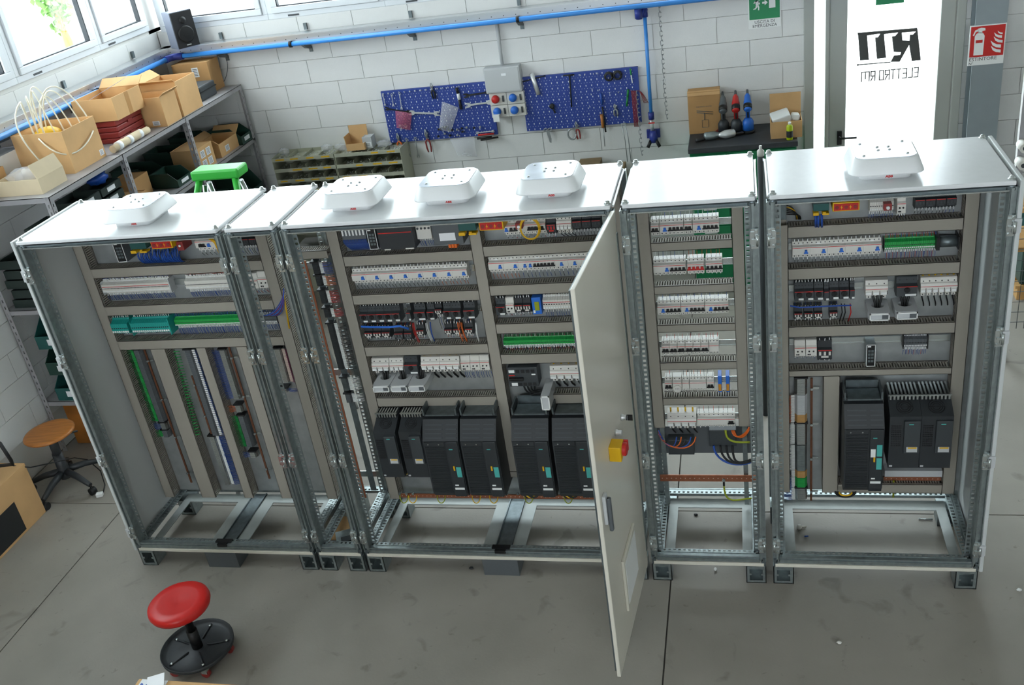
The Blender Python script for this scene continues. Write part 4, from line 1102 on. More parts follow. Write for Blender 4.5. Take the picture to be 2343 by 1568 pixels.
BW = (dx(1347, 1050, YB1) - dx(1267, 1050, YB1))
for k, px in enumerate((974, 1059, 1176, 1268)):
    x0 = dx(px, 1045, YB1); big_drive(x0, x0 + .2, zb0, zb1, ('tall black drive standing beside the compact drives, widest cabinet', 'tall black drive beside the middle duct, left field of widest cabinet', 'tall black drive below the moulded breaker, widest cabinet', 'tall black drive partly hidden by the open door')[k], 'four tall drives in the widest cabinet')
zs0 = at(890, 1092, y=YB2).z; zs1 = zs0 + .375
for k, px in enumerate((863, 920)):
    x0 = dx(px, 1030, YB2); small_drive(x0, x0 + .127, zs0, zs1, ('compact black drive beside the open-bay duct, widest cabinet', 'compact black drive touching a tall drive, widest cabinet')[k], 'two compact drives in the widest cabinet')
# copper bars, left bay of the widest cabinet
def bar(cab, x0, x1, y0, y1, z0, z1, axis='x', pitch=.025, mname='copper'):
    o = MB().box(x0, x1, y0, y1, z0, z1).obj('busbar', mname, cab); mb = MB()
    if axis == 'x':
        a = x0 + .012
        while a < x1: mb.cyl((a, y0 + .0005, (z0 + z1) / 2), (a, y0 - .0008, (z0 + z1) / 2), .0028, seg=6); a += pitch
    else:
        a = z0 + .012
        while a < z1: mb.cyl(((x0 + x1) / 2, y0 + .0005, a), ((x0 + x1) / 2, y0 - .0008, a), .0028, seg=6); a += pitch
    mb.obj('screw_hole', 'skin_plate', o, kind='stuff'); return o
zb = at(950, 1134, y=.34).z
bar(cab3, 1.6, 2.97, .335, .341, zb - .012, zb + .014)
mb = MB()
for px in (915, 930, 945, 1133, 1145, 1160, 1185): q = at(px, 1130, y=.33); mb.cyl((q.x, .334, q.z), (q.x, .325, q.z), .008, seg=6)
mb.obj('terminal_bolt', 'zinc', cab3)
o = thing('earth_wire', 'yellow-green earth loops under the tall drives', 'wires', (2.2, .32, HF + .03))
mb = MB()
for px in (915, 935, 1000, 1080, 1120, 1200, 1290): q = at(px, 1134, y=.32); mb.tube(bez(q, q + Vector((0, -.03, -.05)), q + Vector((.05, -.03, -.05)), q + Vector((.05, 0, 0)), 8), .003, 6, random.choice((0, 1)))
mb.obj('strands', ['yellowgreen', 'yellow'], o, kind='stuff')
o = thing('earth_wire', 'thick yellow-striped black cables curling below two drives', 'wires', (2.6, .28, HF + .03))
mb = MB()
for px in (1195, 1285):
    for k in range(3): q = at(px + 5 * k, 1118, y=.27); mb.tube(bez(q, q + Vector((0, -.02, -.07)), q + Vector((.07, -.02, -.07)), q + Vector((.08, .03, 0)), 8), .007, 7, 1 if k == 1 else 0)
mb.obj('strands', ['black', 'yellow'], o, kind='stuff')
# left bay: rail, copper bar and terminal groups, floor seen behind
YL = .40
c0, c1 = at(703, 597, y=YL), at(858, 1140, y=YL)
xc = 1.338
bar(cab2, xc - .013, xc + .013, YL, YL + .005, c1.z, c0.z, 'z')
xr_ = 1.404
mb = MB(); ladder(mb, 'z', 0, 0, 0, 0, 0) if 0 else None
mb.box(xr_ - .0175, xr_ + .0175, YL + .012, YL + .016, .26, c0.z + .02); mb.obj('din_rail', 'galv_dark', cab2)
mb = MB()
for py, px in ((605, 700), (848, 770), (1080, 830)): q = at(px, py, y=D - .06); mb.box(1.19, 1.42, D - .08, D - .076, q.z - .02, q.z + .02)
mb.each('cross_rail', 'zinc', cab2)
def vterm(px0, py0, px1, py1, y, label, group, w=.045, body='char', tags=True, wcol='o', cap=True, side=1, tagm='white', pitch=.0065, slope=None):
    """terminals stacked down a vertical rail, with marker tags and leads on one side"""
    a, b = at(px0, py0, y=y), at(px1, py1, y=y); z1, z0 = a.z, b.z; x = (a.x + b.x) / 2 if slope is None else slope; h = z1 - z0
    o = thing('terminal_strip', label, 'terminal strip', (x, YP if y > .3 else y, z0), group)
    mb = MB(); n = max(2, int(h / pitch)); d = .045
    P = [(x - w / 2, y + d), (x - w / 2, y + d * .45), (x - w * .3, y), (x + w * .3, y), (x + w / 2, y + d * .45), (x + w / 2, y + d)]
    for i in range(n): mb.prism(P, z0 + h * i / n + .0004, z0 + h * (i + 1) / n - .0004, 'xy')
    mb.obj('terminal_body', body, o, kind='stuff')
    if cap: MB().box(x - w * .55, x + w * .55, y - .002, y + d, z1, z1 + .009).obj('end_stop', 'black', o, bevel=.002)
    if tags or wcol:
        mb = MB(); tm = [tagm, WCOL.get(wcol, 'black')]
        for i in range(n):
            zz = z0 + h * (i + .5) / n; s = side
            if tags: mb.box(min(x + s * w * .5, x + s * (w * .5 + .018)), max(x + s * w * .5, x + s * (w * .5 + .018)), y + .008, y + .011, zz - h / n * .33, zz + h / n * .33, 0)
            if wcol: mb.tube([(x + s * (w * .5), y + .012, zz), (x + s * (w * .5 + .03), y + .008 + random.uniform(-.004, .004), zz - .004), (x + s * (w * .5 + .06), y + .03, zz - .01 + random.uniform(-.004, .004))], .0013, 4, 1)
        mb.obj('wires', tm, o, kind='stuff')
    return o
g = 'dark terminal groups in the open bay beside the copper bar'
lb = 'short dark terminal group with orange leads on the open-bay rail'
for a in ((716, 603, 724, 628, 'b'), (724, 633, 732, 655, 'o'), (733, 667, 741, 695, 'r'), (743, 708, 750, 727, 'r')): vterm(a[0], a[1], a[2], a[3], YL - .02, {'b': 'short dark terminal group with blue leads at the top of the open bay', 'o': 'short dark terminal group with orange leads in the open bay', 'r': 'short dark terminal group with red leads, ' + ('upper' if a[1] < 700 else 'lower') + ' of two, in the open bay'}[a[4]], g, wcol=a[4], slope=xr_)
vterm(752, 742, 780, 846, YL - .02, 'long dark terminal group with white tags in the open bay', g, wcol='k', slope=xr_)
vterm(783, 866, 793, 895, YL - .02, 'short grey terminal group with white leads low in the open bay', g, wcol='w', body='galv_dark', slope=xr_)
vterm(792, 903, 800, 922, YL - .02, 'lowest small grey terminal group in the open bay', g, wcol='w', body='grey_dev', slope=xr_)
# ---------------------------------------------------------------- terminal cabinet and the narrow one
G1 = 'devices in the terminal cabinet'
box_dev('network_switch', 'upright network switch with white rim, top row of terminal cabinet', 'network switch', at(264, 580, y=.34).x, at(285, 580, y=.34).x, at(268, 601, y=.34).z, at(262, 555, y=.34).z, .1, 'grey_dev', extra=ports(2, 4))
a, b = at(345.6, 563, y=.32), at(393.7, 561, y=.32)
warning_socket(a.x, b.x, at(347, 571, y=.32).z, at(347, 552, y=.32).z, 'red warning cover with yellow rim above blue wire loops', .32)
a, b = at(300, 572, y=.33), at(336, 570, y=.33)
teal_unit(a.x, b.x, at(302, 580, y=.33).z, at(302, 556, y=.33).z, 'dark teal unit with yellow clips above blue wire loops', .33)
o = thing('wire_bundle', 'mass of blue wire loops in the top row of terminal cabinet', 'wires', (at(365, 590, y=.36).x, .37, at(365, 604, y=.36).z))
mb = MB()
for i in range(70):
    t_ = i / 70; p0 = at(318 + 92 * t_, 574 - 3 * t_, y=.37); p1 = at(332 + 92 * t_, 603 - 4 * t_, y=.39)
    p0 += Vector((random.uniform(-.01, .01), random.uniform(-.01, .02), random.uniform(-.02, .02))); mb.tube(bez(p0, p0 + Vector((0, -.04, -.01)), p1 + Vector((0, -.04, .02)), p1, 6), .0022, 4)
mb.obj('strands', 'bluewire', o, kind='stuff')
zt = Z(465, 560); breaker(X(447, 562), X(494, 559), zt, 5, 'breaker with black toggle beside yellow cable, terminal cabinet', G1, (('K', .25, 1.), ('K', .4, 1.), ('B', .66, .8)), wl=(.04, 'k'))
o = thing('lock_device', 'crimson lock-off cap beside the breaker, terminal cabinet', 'lock', (X(412, 566, .35), .35, at(412, 572, y=.35).z)); MB().box(X(405, 566, .35), X(420, 566, .35), .35, YP, at(412, 574, y=.35).z, at(412, 554, y=.35).z).obj('cap', 'redplastic', o, bevel=.003); MB().cyl((X(412, 562, .35), .35, at(412, 562, y=.35).z), (X(412, 562, .35), .342, at(412, 562, y=.35).z), .006).obj('button', 'white', o)
q = at(492, 560, y=.36); o = thing('cable_coil', 'yellow cable bent at the cabinet post, terminal cabinet', 'cable', (q.x, .36, q.z - .06)); mb = MB()
for k in range(3): mb.tube([q + Vector((-.03 + .006 * k, .004 * k, .04)), q + Vector((.0 + .006 * k, 0, .01)), q + Vector((.01 + .006 * k, 0, -.05))], .003, 6)
mb.obj('loops', 'yellow', o)
zr1 = Z(300, 660); rail(cab1, .1, 1.12, zr1)
terms(X(234, 661, YP - .06), X(386, 653, YP - .06), zr1, .08, 'white terminal block with red line in the terminal cabinet', G1, 'white_dev', pitch=.0075, wl=(.05, 'b'), wu=(.03, 'b'), depth=.06, stripe='red', cap='lightgrey')
terms(X(425, 657, YP - .06), X(556, 650, YP - .06), zr1, .08, 'white terminal block with red leads above, terminal cabinet', G1, 'white_dev', pitch=.0075, wl=(.05, 'b'), wu=(.03, 'rro'), depth=.06)
zr2 = Z(300, 748); rail(cab1, .1, 1.12, zr2)
terms(X(256, 752, YP - .08), X(294, 750, YP - .08), zr2, .1, 'smaller turquoise barrier block, terminal cabinet third row', G1, 'teal', pitch=.0125, wu=(.03, 'p'), depth=.085, wl=(.015, 'bw'))
terms(X(301, 748, YP - .08), X(386, 744, YP - .08), zr2, .1, 'larger turquoise barrier block beside green terminals', G1, 'teal', pitch=.0125, wu=(.03, 'p'), depth=.085, wl=(.015, 'bw'), cap='teal')
terms(X(400, 741, YP - .05), X(556, 733, YP - .05), zr2 + .005, .06, 'long green terminal strip with blue leads, terminal cabinet', G1, 'green', pitch=.0075, wl=(.06, 'b'), wu=(.025, 'b'))
for i in range(3): contactor(X(535 + 17 * i, 553 - i), X(551 + 17 * i, 552 - i), Z(545, 552), ORD[i] + ' of three dark contactors atop the narrow cabinet, from the terminal cabinet', 'three contactors in the narrow cabinet', h=.075, tops='char2', wl=(.06, 'kb'))
relay(X(566, 650), X(590, 649), zr1 + .002, 'low white module in the narrow cabinet', 'modules in the narrow cabinet', wl=(.04, 'br'))
relay(X(591, 649), X(615, 647), zr1 + .008, 'tall white module with red line in the narrow cabinet', 'modules in the narrow cabinet', wl=(.04, 'br'), h=.1)
terms(X(587, 732, YP - .05), X(633, 730, YP - .05), zr2 + .005, .055, 'grey terminal group with blue leads in the narrow cabinet', 'modules in the narrow cabinet', 'grey_dev', pitch=.0085, wl=(.05, 'b'), wu=(.025, 'b'), cap='black')
o = thing('wire_bundle', 'blue and purple leads sweeping past the narrow cabinet duct', 'wires', (1.36, .34, 1.5)); mb = MB()
for k in range(7):
    p0, p1 = at(600 + 4 * k, 722, y=.37), at(648 + random.uniform(-1, 2), 660 + 3 * k, y=.33); mb.tube(bez(p0, p0 + Vector((.06, -.03, 0)), p1 + Vector((-.01, 0, -.08)), p1, 8), .0022, 5, k % 3)
p0, p1 = at(648, 668, y=.34), at(662, 752, y=.34); mb.tube([p0, p1], .004, 6, 3)
mb.obj('strands', ['bluewire', 'blue', 'purple', 'yellow'], o, kind='stuff')
# vertical columns
YV = .385
def column(a, b, **k): return a, b
def midx(p): return at(*p, y=YV).x
def rod(cab, p0, p1, y=.40, r=.0055):
    a, b = at(*p0, y=y), at(*p1, y=y); x = (a.x + b.x) / 2; o = MB().box(x - r, x + r, y, y + .006, b.z, a.z).obj('busbar', 'copper_dull', cab); mb = MB(); n = 4
    for i in range(n): zz = a.z - (a.z - b.z) * (.08 + .28 * i); mb.cyl((x, y, zz), (x, y - .01, zz), .007, seg=8); mb.box(x, x + .035, y + .004, y + .007, zz - .006, zz + .006)
    mb.each('bar_support', 'zinc', o); return x
rod(cab1, (329, 800), (438, 1105)); rod(cab1, (523, 793), (616, 1096)); rod(cab1, (454, 860), (506, 1105))
g = 'vertical terminal columns in the terminal cabinet'
def gcol(px0, py0, px1, py1, label, body, wcol, side, tagm='white', tags=True, w=.05, pitch=.0065): return vterm(px0, py0, px1, py1, YV, label, g, w=w, body=body, wcol=wcol, side=side, tagm=tagm, tags=tags, pitch=pitch)
gcol(312, 802, 368, 966, 'long terminal column with green leads, first duct gap of the terminal cabinet', 'grey_dev', 'g', -1, tagm='green')
gcol(371, 969, 376, 984, 'short silver terminal piece ending the first column', 'zinc', 'b', -1, tags=False)
gcol(376, 986, 380, 1001, 'last few grey terminals with green leads, first column', 'grey_dev', 'g', -1, tagm='green')
gcol(432, 802, 488, 998, 'long grey terminal column between green leads and white tags', 'grey_dev', 'b', 1, pitch=.0125)
gcol(487, 1000, 517, 1110, 'silver lower half of the column with blue leads', 'zinc', 'b', 1)
gcol(507, 802, 541, 914, 'smooth silver terminal column, third duct gap', 'zinc', 'b', -1, tags=False)
gcol(543, 929, 548, 944, 'small silver terminal piece with orange lead, third gap', 'zinc', 'o', -1, tags=False)
gcol(551, 953, 571, 1024, 'short terminal column with dense green leads, third gap', 'grey_dev', 'g', -1, tagm='greenwire')
gcol(576, 1036, 580, 1048, 'small silver terminal piece at the foot of the third gap', 'zinc', 'b', -1, tags=False)
o = thing('wire_bundle', 'green wire loops along the second terminal column', 'wires', (at(440, 1000, y=.38).x, .38, at(460, 1000, y=.38).z)); mb = MB()
for i in range(30):
    t_ = i / 30; q = at(411 + 51 * t_, 804 + 196 * t_, y=.375)
    for k in range(2): mb.tube(bez(q, q + Vector((-.015, -.02, .012)), q + Vector((-.04, -.015, -.004)), q + Vector((-.05, .03, -.016 + .01 * k)), 5), .0022, 4)
mb.obj('strands', 'green', o, kind='stuff')
g = 'vertical terminal columns in the narrow cabinet'
gcol(632, 800, 655, 876, 'silver terminal column with purple leads, narrow cabinet', 'zinc', 'p', 1, tagm='skin_plate')
gcol(648, 890, 651, 899, 'small silver terminal piece with blue lead, narrow cabinet', 'zinc', 'b', 1, tags=False)
# ---------------------------------------------------------------- see-through cabinet
zr4 = [(at(1489, (502 + 549) / 2, y=YN).z), at(1495, 617, y=YN).z, at(1504, 710, y=YN).z, at(1514, 801, y=YN).z, at(1521, 884, y=YN).z, at(1526, 967, y=YN).z]
for zz in zr4: rail(cab4, 3.12, 3.57, zz)
K4 = lambda n, b=None: tuple(([('B', b, .8)] if b is not None else []) + [('K', n + .0 + .052 * i, .95) for i in range(0)])
g = 'breakers in the see-through cabinet'
def row4(i, spec, py):
    for a, b, n, tg, lb, wl, wu in spec: breaker(X(a, py), X(b, py), zr4[i], n, lb + ', see-through cabinet', g, tg, wl=wl, wu=wu)
def bk(*f, c='K'): return tuple((c, x_, .9) for x_ in f)
row4(0, [(1489, 1508, 2, bk(.3, .7), 'two-pole breaker with black toggles starting the top row', None, (.03, 'k')), (1509, 1564, 6, (('B', .22, .8),) + bk(.44, .6, .76, .92), 'breaker with blue and four black toggles in the top row', None, (.03, 'wb')), (1565, 1584, 2, bk(.3, .7), 'two-pole breaker with black toggles amid the top row', None, (.03, 'w')), (1585, 1645, 6, (('B', .24, .8),) + bk(.46, .6, .75, .9), 'wide breaker with blue and black toggles ending the top row', None, (.03, 'wb'))], 526)
row4(1, [(1495, 1569, 8, (('B', .42, .8),) + bk(.58, .7, .82, .94), 'wide breaker with blue and black toggles, second row', (.015, 'k'), (.04, 'wkb')), (1573, 1611, 4, bk(.12, .38, .62, .88, c='R'), 'breaker with four red toggles', (.015, 'o'), (.04, 'o')), (1615, 1653, 4, bk(.12, .38, .62, .88), 'four-pole breaker with black toggles after the red one', (.015, 'o'), (.04, 'o'))], 617)
row4(2, [(1504, 1557, 6, (('B', .25, .8),) + bk(.45, .61, .77, .93), 'first breaker in the row of three alike, from the open door', None, (.03, 'wb')), (1558, 1612, 6, (('B', .25, .8),) + bk(.45, .61, .77, .93), 'middle breaker in the row of three alike', None, (.03, 'wb')), (1613, 1667, 6, (('B', .25, .8),) + bk(.45, .61, .77, .93), 'last breaker in the row of three alike, from the open door', None, (.03, 'wb'))], 706)
row4(3, [(1514 + 18 * i, 1531.5 + 18 * i, 2, bk(.3, .7), ORD[i] + ' in the row of six two-pole breakers, from the open door', (.012, 'kr'), (.03, 'wro')) for i in range(6)] + [(1622.5, 1645, 3, (), 'plain white module ending the fourth row', None, (.03, 'r'))], 800)
row4(4, [(1521, 1538, 2, bk(.3, .7), 'two-pole breaker beside the wall socket module', (.012, 'kr'), (.03, 'wr')), (1539, 1560, 2, (), 'module with a round socket face', None, None), (1561, 1577, 2, (), 'narrow blank module, fifth row', (.012, 'w'), (.03, 'ko')), (1578, 1616, 5, (), 'wide blank module, fifth row', (.012, 'w'), (.03, 'ko')), (1617, 1634, 2, bk(.3, .7), 'two-pole breaker beside blue relays', (.012, 'kr'), (.03, 'kw'))], 884)
q = at(1550, 890, y=YN - .002); o = thing('wall_socket', 'round pale socket on a module, see-through cabinet', 'socket', (q.x, q.y, q.z - .02)); MB().lathe([(.021, .003), (.021, -.004), (.018, -.006)], q, 20, 0, 'y').obj('socket_face', 'white_dev', o); mb = MB(); [mb.cyl((q.x + s, q.y - .0065, q.z + .003), (q.x + s, q.y - .0075, q.z + .003), .002, seg=8) for s in (-.008, 0, .008)]; mb.obj('pin_hole', 'dark', o)
for a, lb in ((1643, 'blue and amber plug relay beside the last breaker, see-through cabinet'), (1661, 'blue and amber plug relay at the row end, see-through cabinet')):
    def rl(o, w, h, d): prt(MB().box(w * .1, w * .9, -d - .006, -d + .001, h * .1, h * .52), 'amber_body', 'resin', o, bevel=.001)
    box_dev('plug_relay', lb, 'relay', X(a, 884), X(a + 8.5, 884), zr4[4] - .045, zr4[4] + .05, .062, 'blue', extra=rl)
fuse(X(1527, 967), X(1594, 966), zr4[5], 4, 'white four-pole fuse switch with thick leads, see-through cabinet bottom row', 'bottom row of the see-through cabinet', wl=(.05, 'k', .005))
breaker(X(1596, 965), X(1682, 963), zr4[5], 8, 'wide white module with one black toggle, see-through cabinet bottom row', 'bottom row of the see-through cabinet', bk(.86, .92), wl=(.02, 'o'), wu=(.035, 'kr'))
# plain sheet behind, dark units, cables, copper earth bar
q0, q1 = at(1516, 1037, y=D - .12), at(1722, 975, y=D - .12)
MB().box(q0.x - .02, q1.x, D - .12, D - .117, q0.z, q1.z).obj('cover_sheet', 'grey_dev', cab4)
def blk(a, b, c, d_, y, lb):
    p0, p1 = at(a, d_, y=y), at(b, c, y=y); o = thing('terminal_cover', lb, 'cover', (p0.x, y, p0.z)); MB().box(p0.x, p1.x, y, y + .07, p0.z, p1.z).obj('housing', 'char2', o, bevel=.003); return o
blk(1530, 1587, 1008, 1041, .40, 'dark grey cover under the fuse switch, see-through cabinet')
o = blk(1624, 1684, 985, 1022, .40, 'dark distribution block with black cables below, see-through cabinet')
mb = MB()
for i, px in enumerate((1633, 1648, 1662, 1676)):
    p0 = at(px, 1020, y=.39); p1 = at(1718, 1058 - 2 * i, y=.36); mb.tube(bez(p0, p0 + Vector((0, -.02, -.09)), p1 + Vector((-.08, 0, -.04)), p1, 10), .006, 7, 1 if i == 0 else 0)
mb.obj('cable', ['black', 'bluewire'], o, kind='stuff')
o = thing('wire_bundle', 'blue and orange leads looping under the fuse switch, see-through cabinet', 'wires', (at(1550, 1020, y=.36).x, .36, at(1550, 1030, y=.36).z)); mb = MB()
for i in range(5):
    p0, p1 = at(1507, 985 + 2 * i, y=.34), at(1548 + 11 * i, 1000, y=.37); mb.tube(bez(p0, p0 + Vector((.03, -.02, -.1)), p1 + Vector((-.01, -.02, -.09)), p1, 10), .0035, 6, i % 3)
p0, p1 = at(1660, 985, y=.37), at(1716, 1012, y=.33); mb.tube(bez(p0, p0 + Vector((.0, -.01, -.08)), p1 + Vector((-.06, 0, 0)), p1, 10), .006, 7, 3)
for k in range(3): p0, p1 = at(1674 + 3 * k, 985, y=.37), at(1714, 978 + 3 * k, y=.33); mb.tube(bez(p0, p0 + Vector((.01, -.02, -.06)), p1 + Vector((-.02, 0, -.05)), p1, 10), .0035, 6, 1)
mb.obj('strands', ['bluewire', 'orange', 'black', 'yellowgreen'], o, kind='stuff')
zc4 = at(1610, 1095, y=.42).z; bar(cab4, 3.1, 3.62, .42, .425, zc4 - .021, zc4 + .021)
q = at(1656, 1098, y=.415); o = thing('earth_wire', 'yellow-green earth cable bolted to the copper bar', 'wires', (q.x, .41, q.z - .12)); mb = MB(); e = at(1720, 1140, y=.40)
mb.cyl((q.x, .42, q.z), (q.x, .405, q.z), .009, seg=6, m=1); mb.tube([q, q - Vector((0, .006, .035))], .006, 7, 2); mb.tube(bez(q - Vector((0, .006, .035)), q - Vector((.0, .03, .14)), e + Vector((-.1, 0, -.02)), e, 12), .005, 7, 0)
mb.obj('lead', ['yellowgreen', 'zinc', 'black'], o)
# ---------------------------------------------------------------- exit-side cabinet
G5 = 'devices in the exit-side cabinet'
z5 = Z(1900, 572); rail(cab5, 3.79, 4.53, z5)
xa, xb = X(1813, 574), X(2017, 565)
for i in range(5): p = (xb - xa) / 5; breaker(xa + p * i, xa + p * (i + 1), z5, 4, ORD[i] + ' of five blue-toggle breakers from the duct, exit-side cabinet', 'breakers in the exit-side cabinet', TB, wl=(.04, 'kkkk'), wu=(.03, 'k'))
terms(X(2024, 562, YP - .05), X(2144, 556, YP - .05), Z(2084, 560, YP - .05), .06, 'green terminal strip beside blue-toggle breakers, exit-side cabinet', G5, 'green', pitch=.008, wl=(.05, 'brb'), wu=(.025, 'rrb'), cap='black')
q = at(2170, 552, y=.39); o = thing('buzzer', 'round grey signal unit on rail end, exit-side cabinet', 'signal', (q.x, q.y, q.z - .03)); MB().cyl((q.x - .04, q.y, q.z), (q.x + .035, q.y, q.z), .026, seg=20).obj('barrel', 'galv_dark', o); MB().box(q.x - .055, q.x - .04, q.y - .03, YP, q.z - .03, q.z + .03).obj('end_stop', 'black', o); MB().box(q.x + .035, q.x + .042, q.y - .03, YP, q.z - .03, q.z + .03).obj('bracket', 'black', o)
zs = Z(1830, 670, YP - .07); rail(cab5, 3.79, 4.53, zs - .005)
for i, (a, b) in enumerate(((1818, 1840), (1840, 1862), (1863, 1884))): starter(X(a, 672, YP - .08), X(b, 671, YP - .08), zs, ORD[i] + ' of three joined motor starters from the duct, exit-side cabinet', 'three motor starters exit-side cabinet', wu=(.035, 'kkk'))
starter(X(1886, 672, YP - .08), X(1897, 671, YP - .08), zs - .005, 'narrow dark auxiliary block between starters, exit-side cabinet', G5, narrow=True, wu=(.035, 'wr'))
for i, (a, b) in enumerate(((1898, 1920), (1921, 1943))): starter(X(a, 669, YP - .08), X(b, 668, YP - .08), zs, ORD[i] + ' of the joined starter pair between narrow blocks, exit-side cabinet', 'two motor starters exit-side cabinet', wu=(.035, 'kk'))
starter(X(1945, 668, YP - .08), X(1956, 668, YP - .08), zs - .002, 'narrow dark auxiliary block ending the starters, exit-side cabinet', G5, narrow=True, wu=(.035, 'wr'))
zk = Z(1830, 721)
for i, (a, b) in enumerate(((1817, 1836), (1840, 1860), (1863, 1882), (1898, 1917))): contactor(X(a, 721), X(b, 720), zk, ORD[i] + ' of four small contactors below starters, exit-side cabinet', 'contactors in the exit-side cabinet', wl=(.025, 'kkk'), wu=(.02, 'bk'))
o = thing('wire_bundle', 'blue wire bundle crossing below starters, exit-side cabinet', 'wires', (X(1810, 702), YP - .07, Z(1810, 702))); mb = MB()
for k in range(5): d_ = Vector((0, random.uniform(-.004, .004), random.uniform(-.004, .004))); mb.tube([at(px, py, y=YP - .085) + d_ for px, py in ((1808, 700), (1830, 704), (1870, 702), (1910, 700), (1948, 699))], .0024, 5, 0)
for a, m in ((1925, 1), (1932, 1), (1945, 2)): mb.tube([at(a, 695, y=YP - .06), at(a + 2, 715, y=YP - .07), at(a - 4, 735, y=YP - .05)], .003, 5, m)
mb.obj('strands', ['bluewire', 'black', 'red'], o, kind='stuff')
fuse(X(1980, 668), X(2032, 665), Z(2005, 665), 3, 'white three-pole fuse switch above a ring transformer, exit-side cabinet', G5)
starter(X(2052, 660, YP - .08), X(2100, 656, YP - .08), Z(2076, 658, YP - .07), 'large dark starter above a ring transformer, exit-side cabinet', G5, h=.1)
fuse(X(2106, 660), X(2191, 655), Z(2148, 658), 6, 'white six-pole fuse switch with black leads, exit-side cabinet', G5, wl=(.07, 'k', .003))
yc = YP - .15
for i, (a, b, py) in enumerate(((1987, 2037, 734), (2049, 2101, 731))): ct(at(a, py, y=yc).x, at(b, py, y=yc).x, at(a, py + 1, y=yc).z, ('grey ring transformer block under the fuse switch, exit-side cabinet', 'grey ring transformer block under the large starter, exit-side cabinet')[i], 'two ring transformer blocks exit-side cabinet', depth=.15)
z3 = Z(1840, 800); zrl = Z(2040, 790); rail(cab5, 3.79, 4.53, zrl)
for i, a in enumerate((1818, 1844)): relay(X(a, 800), X(a + 25, 799), z3, ('white monitoring relay at the duct, exit-side cabinet', 'white monitoring relay touching the contactor, exit-side cabinet')[i], 'two monitoring relays exit-side cabinet', wl=(.03, 'bbw'))
contactor(X(1871, 808), X(1904, 806), Z(1887, 806), 'dark contactor with yellow ferrules beside relays, exit-side cabinet', G5, h=.11, wl=(.02, 'kkk'), wu=(.03, 'kkk'))
box_dev('network_switch', 'upright metal network switch alone on its rail, exit-side cabinet', 'network switch', at(1982, 813, y=.36).x, at(2003, 812, y=.36).x, at(1984, 839, y=.36).z, at(1984, 789, y=.36).z, .08, 'galv', extra=ports(2, 4))
terms(X(2068, 792, YP - .05), X(2121, 789, YP - .05), zrl, .07, 'dark grey terminal group with blue leads, exit-side cabinet', G5, 'grey_dev', pitch=.0065, wl=(.045, 'bbbr'), wu=(.03, 'bbr'), cap='black')
# top row
a, b = at(1905, 476, y=.32), at(1967, 474, y=.32)
warning_socket(a.x, b.x, at(1906, 485, y=.32).z, at(1906, 465, y=.32).z, 'red warning cover with yellow rim, cabinet by the exit door', .32)
a, b = at(1861, 486, y=.33), at(1897, 484, y=.33)
teal_unit(a.x, b.x, at(1862, 493, y=.33).z, at(1862, 468, y=.33).z, 'dark teal unit with yellow clips, cabinet by the exit door', .33)
zt = Z(2000, 474)
terms(X(1990, 476, YP - .06), X(2045, 473, YP - .06), zt, .07, 'white terminal block under crimson cap, exit-side cabinet top row', G5, 'white_dev', pitch=.009, wl=(.04, 'b'), depth=.06)
box_dev('lock_device', 'crimson lock-off cap with white button, exit-side cabinet', 'lock', X(2022, 476, .35), X(2041, 475, .35), at(2022, 483, y=.35).z, at(2022, 467, y=.35).z, .09, 'redplastic', extra=padlock)
relay(X(2053, 472), X(2073, 471), zt, 'small white module beside four dark contactors, exit-side cabinet', G5, wl=(.03, 'kb'))
for i in range(4): contactor(X(2094 + 24 * i, 467 - i), X(2117 + 24 * i, 466 - i), zt + .012, ORD[i] + ' of four dark contactors from the small white module, exit-side cabinet', 'four contactors exit-side top row', h=.08, tops='char2', wl=(.04, 'kkk' if i < 3 else 'bbb'))
def mesh_unit(o, w, h, d): pass
box_dev('filter_unit', 'perforated grey metal unit in the corner, exit-side cabinet top row', 'filter', at(1780, 485, y=.36).x, at(1799, 485, y=.36).x, at(1782, 502, y=.36).z, at(1782, 462, y=.36).z, .09, 'galv_dark')
wt = thing('wire_bundle', 'dark leads with a yellow one, corner of exit-side cabinet', 'wires', (at(1820, 490, y=.37).x, .38, at(1820, 500, y=.37).z)); mb = MB()
for k in range(6): p0, p1 = at(1800, 470 + 4 * k, y=.37), at(1822 + 2 * k, 502, y=.4); mb.tube(bez(p0, p0 + Vector((.03, -.02, 0)), p1 + Vector((0, -.02, .04)), p1, 8), .003, 5, 1 if k == 1 else 0)
mb.obj('strands', ['black', 'yellow'], wt, kind='stuff')
wt = thing('wire_bundle', 'short blue cables hanging below yellow clips, exit-side cabinet', 'wires', (at(1870, 500, y=.34).x, .36, at(1870, 510, y=.34).z)); mb = MB()
for px in (1866, 1872, 1880): p0 = at(px, 490, y=.34); mb.tube([p0, p0 + Vector((0, -.01, -.03)), p0 + Vector((.003, .02, -.07))], .0055, 6)
mb.obj('strands', 'bluewire', wt, kind='stuff')
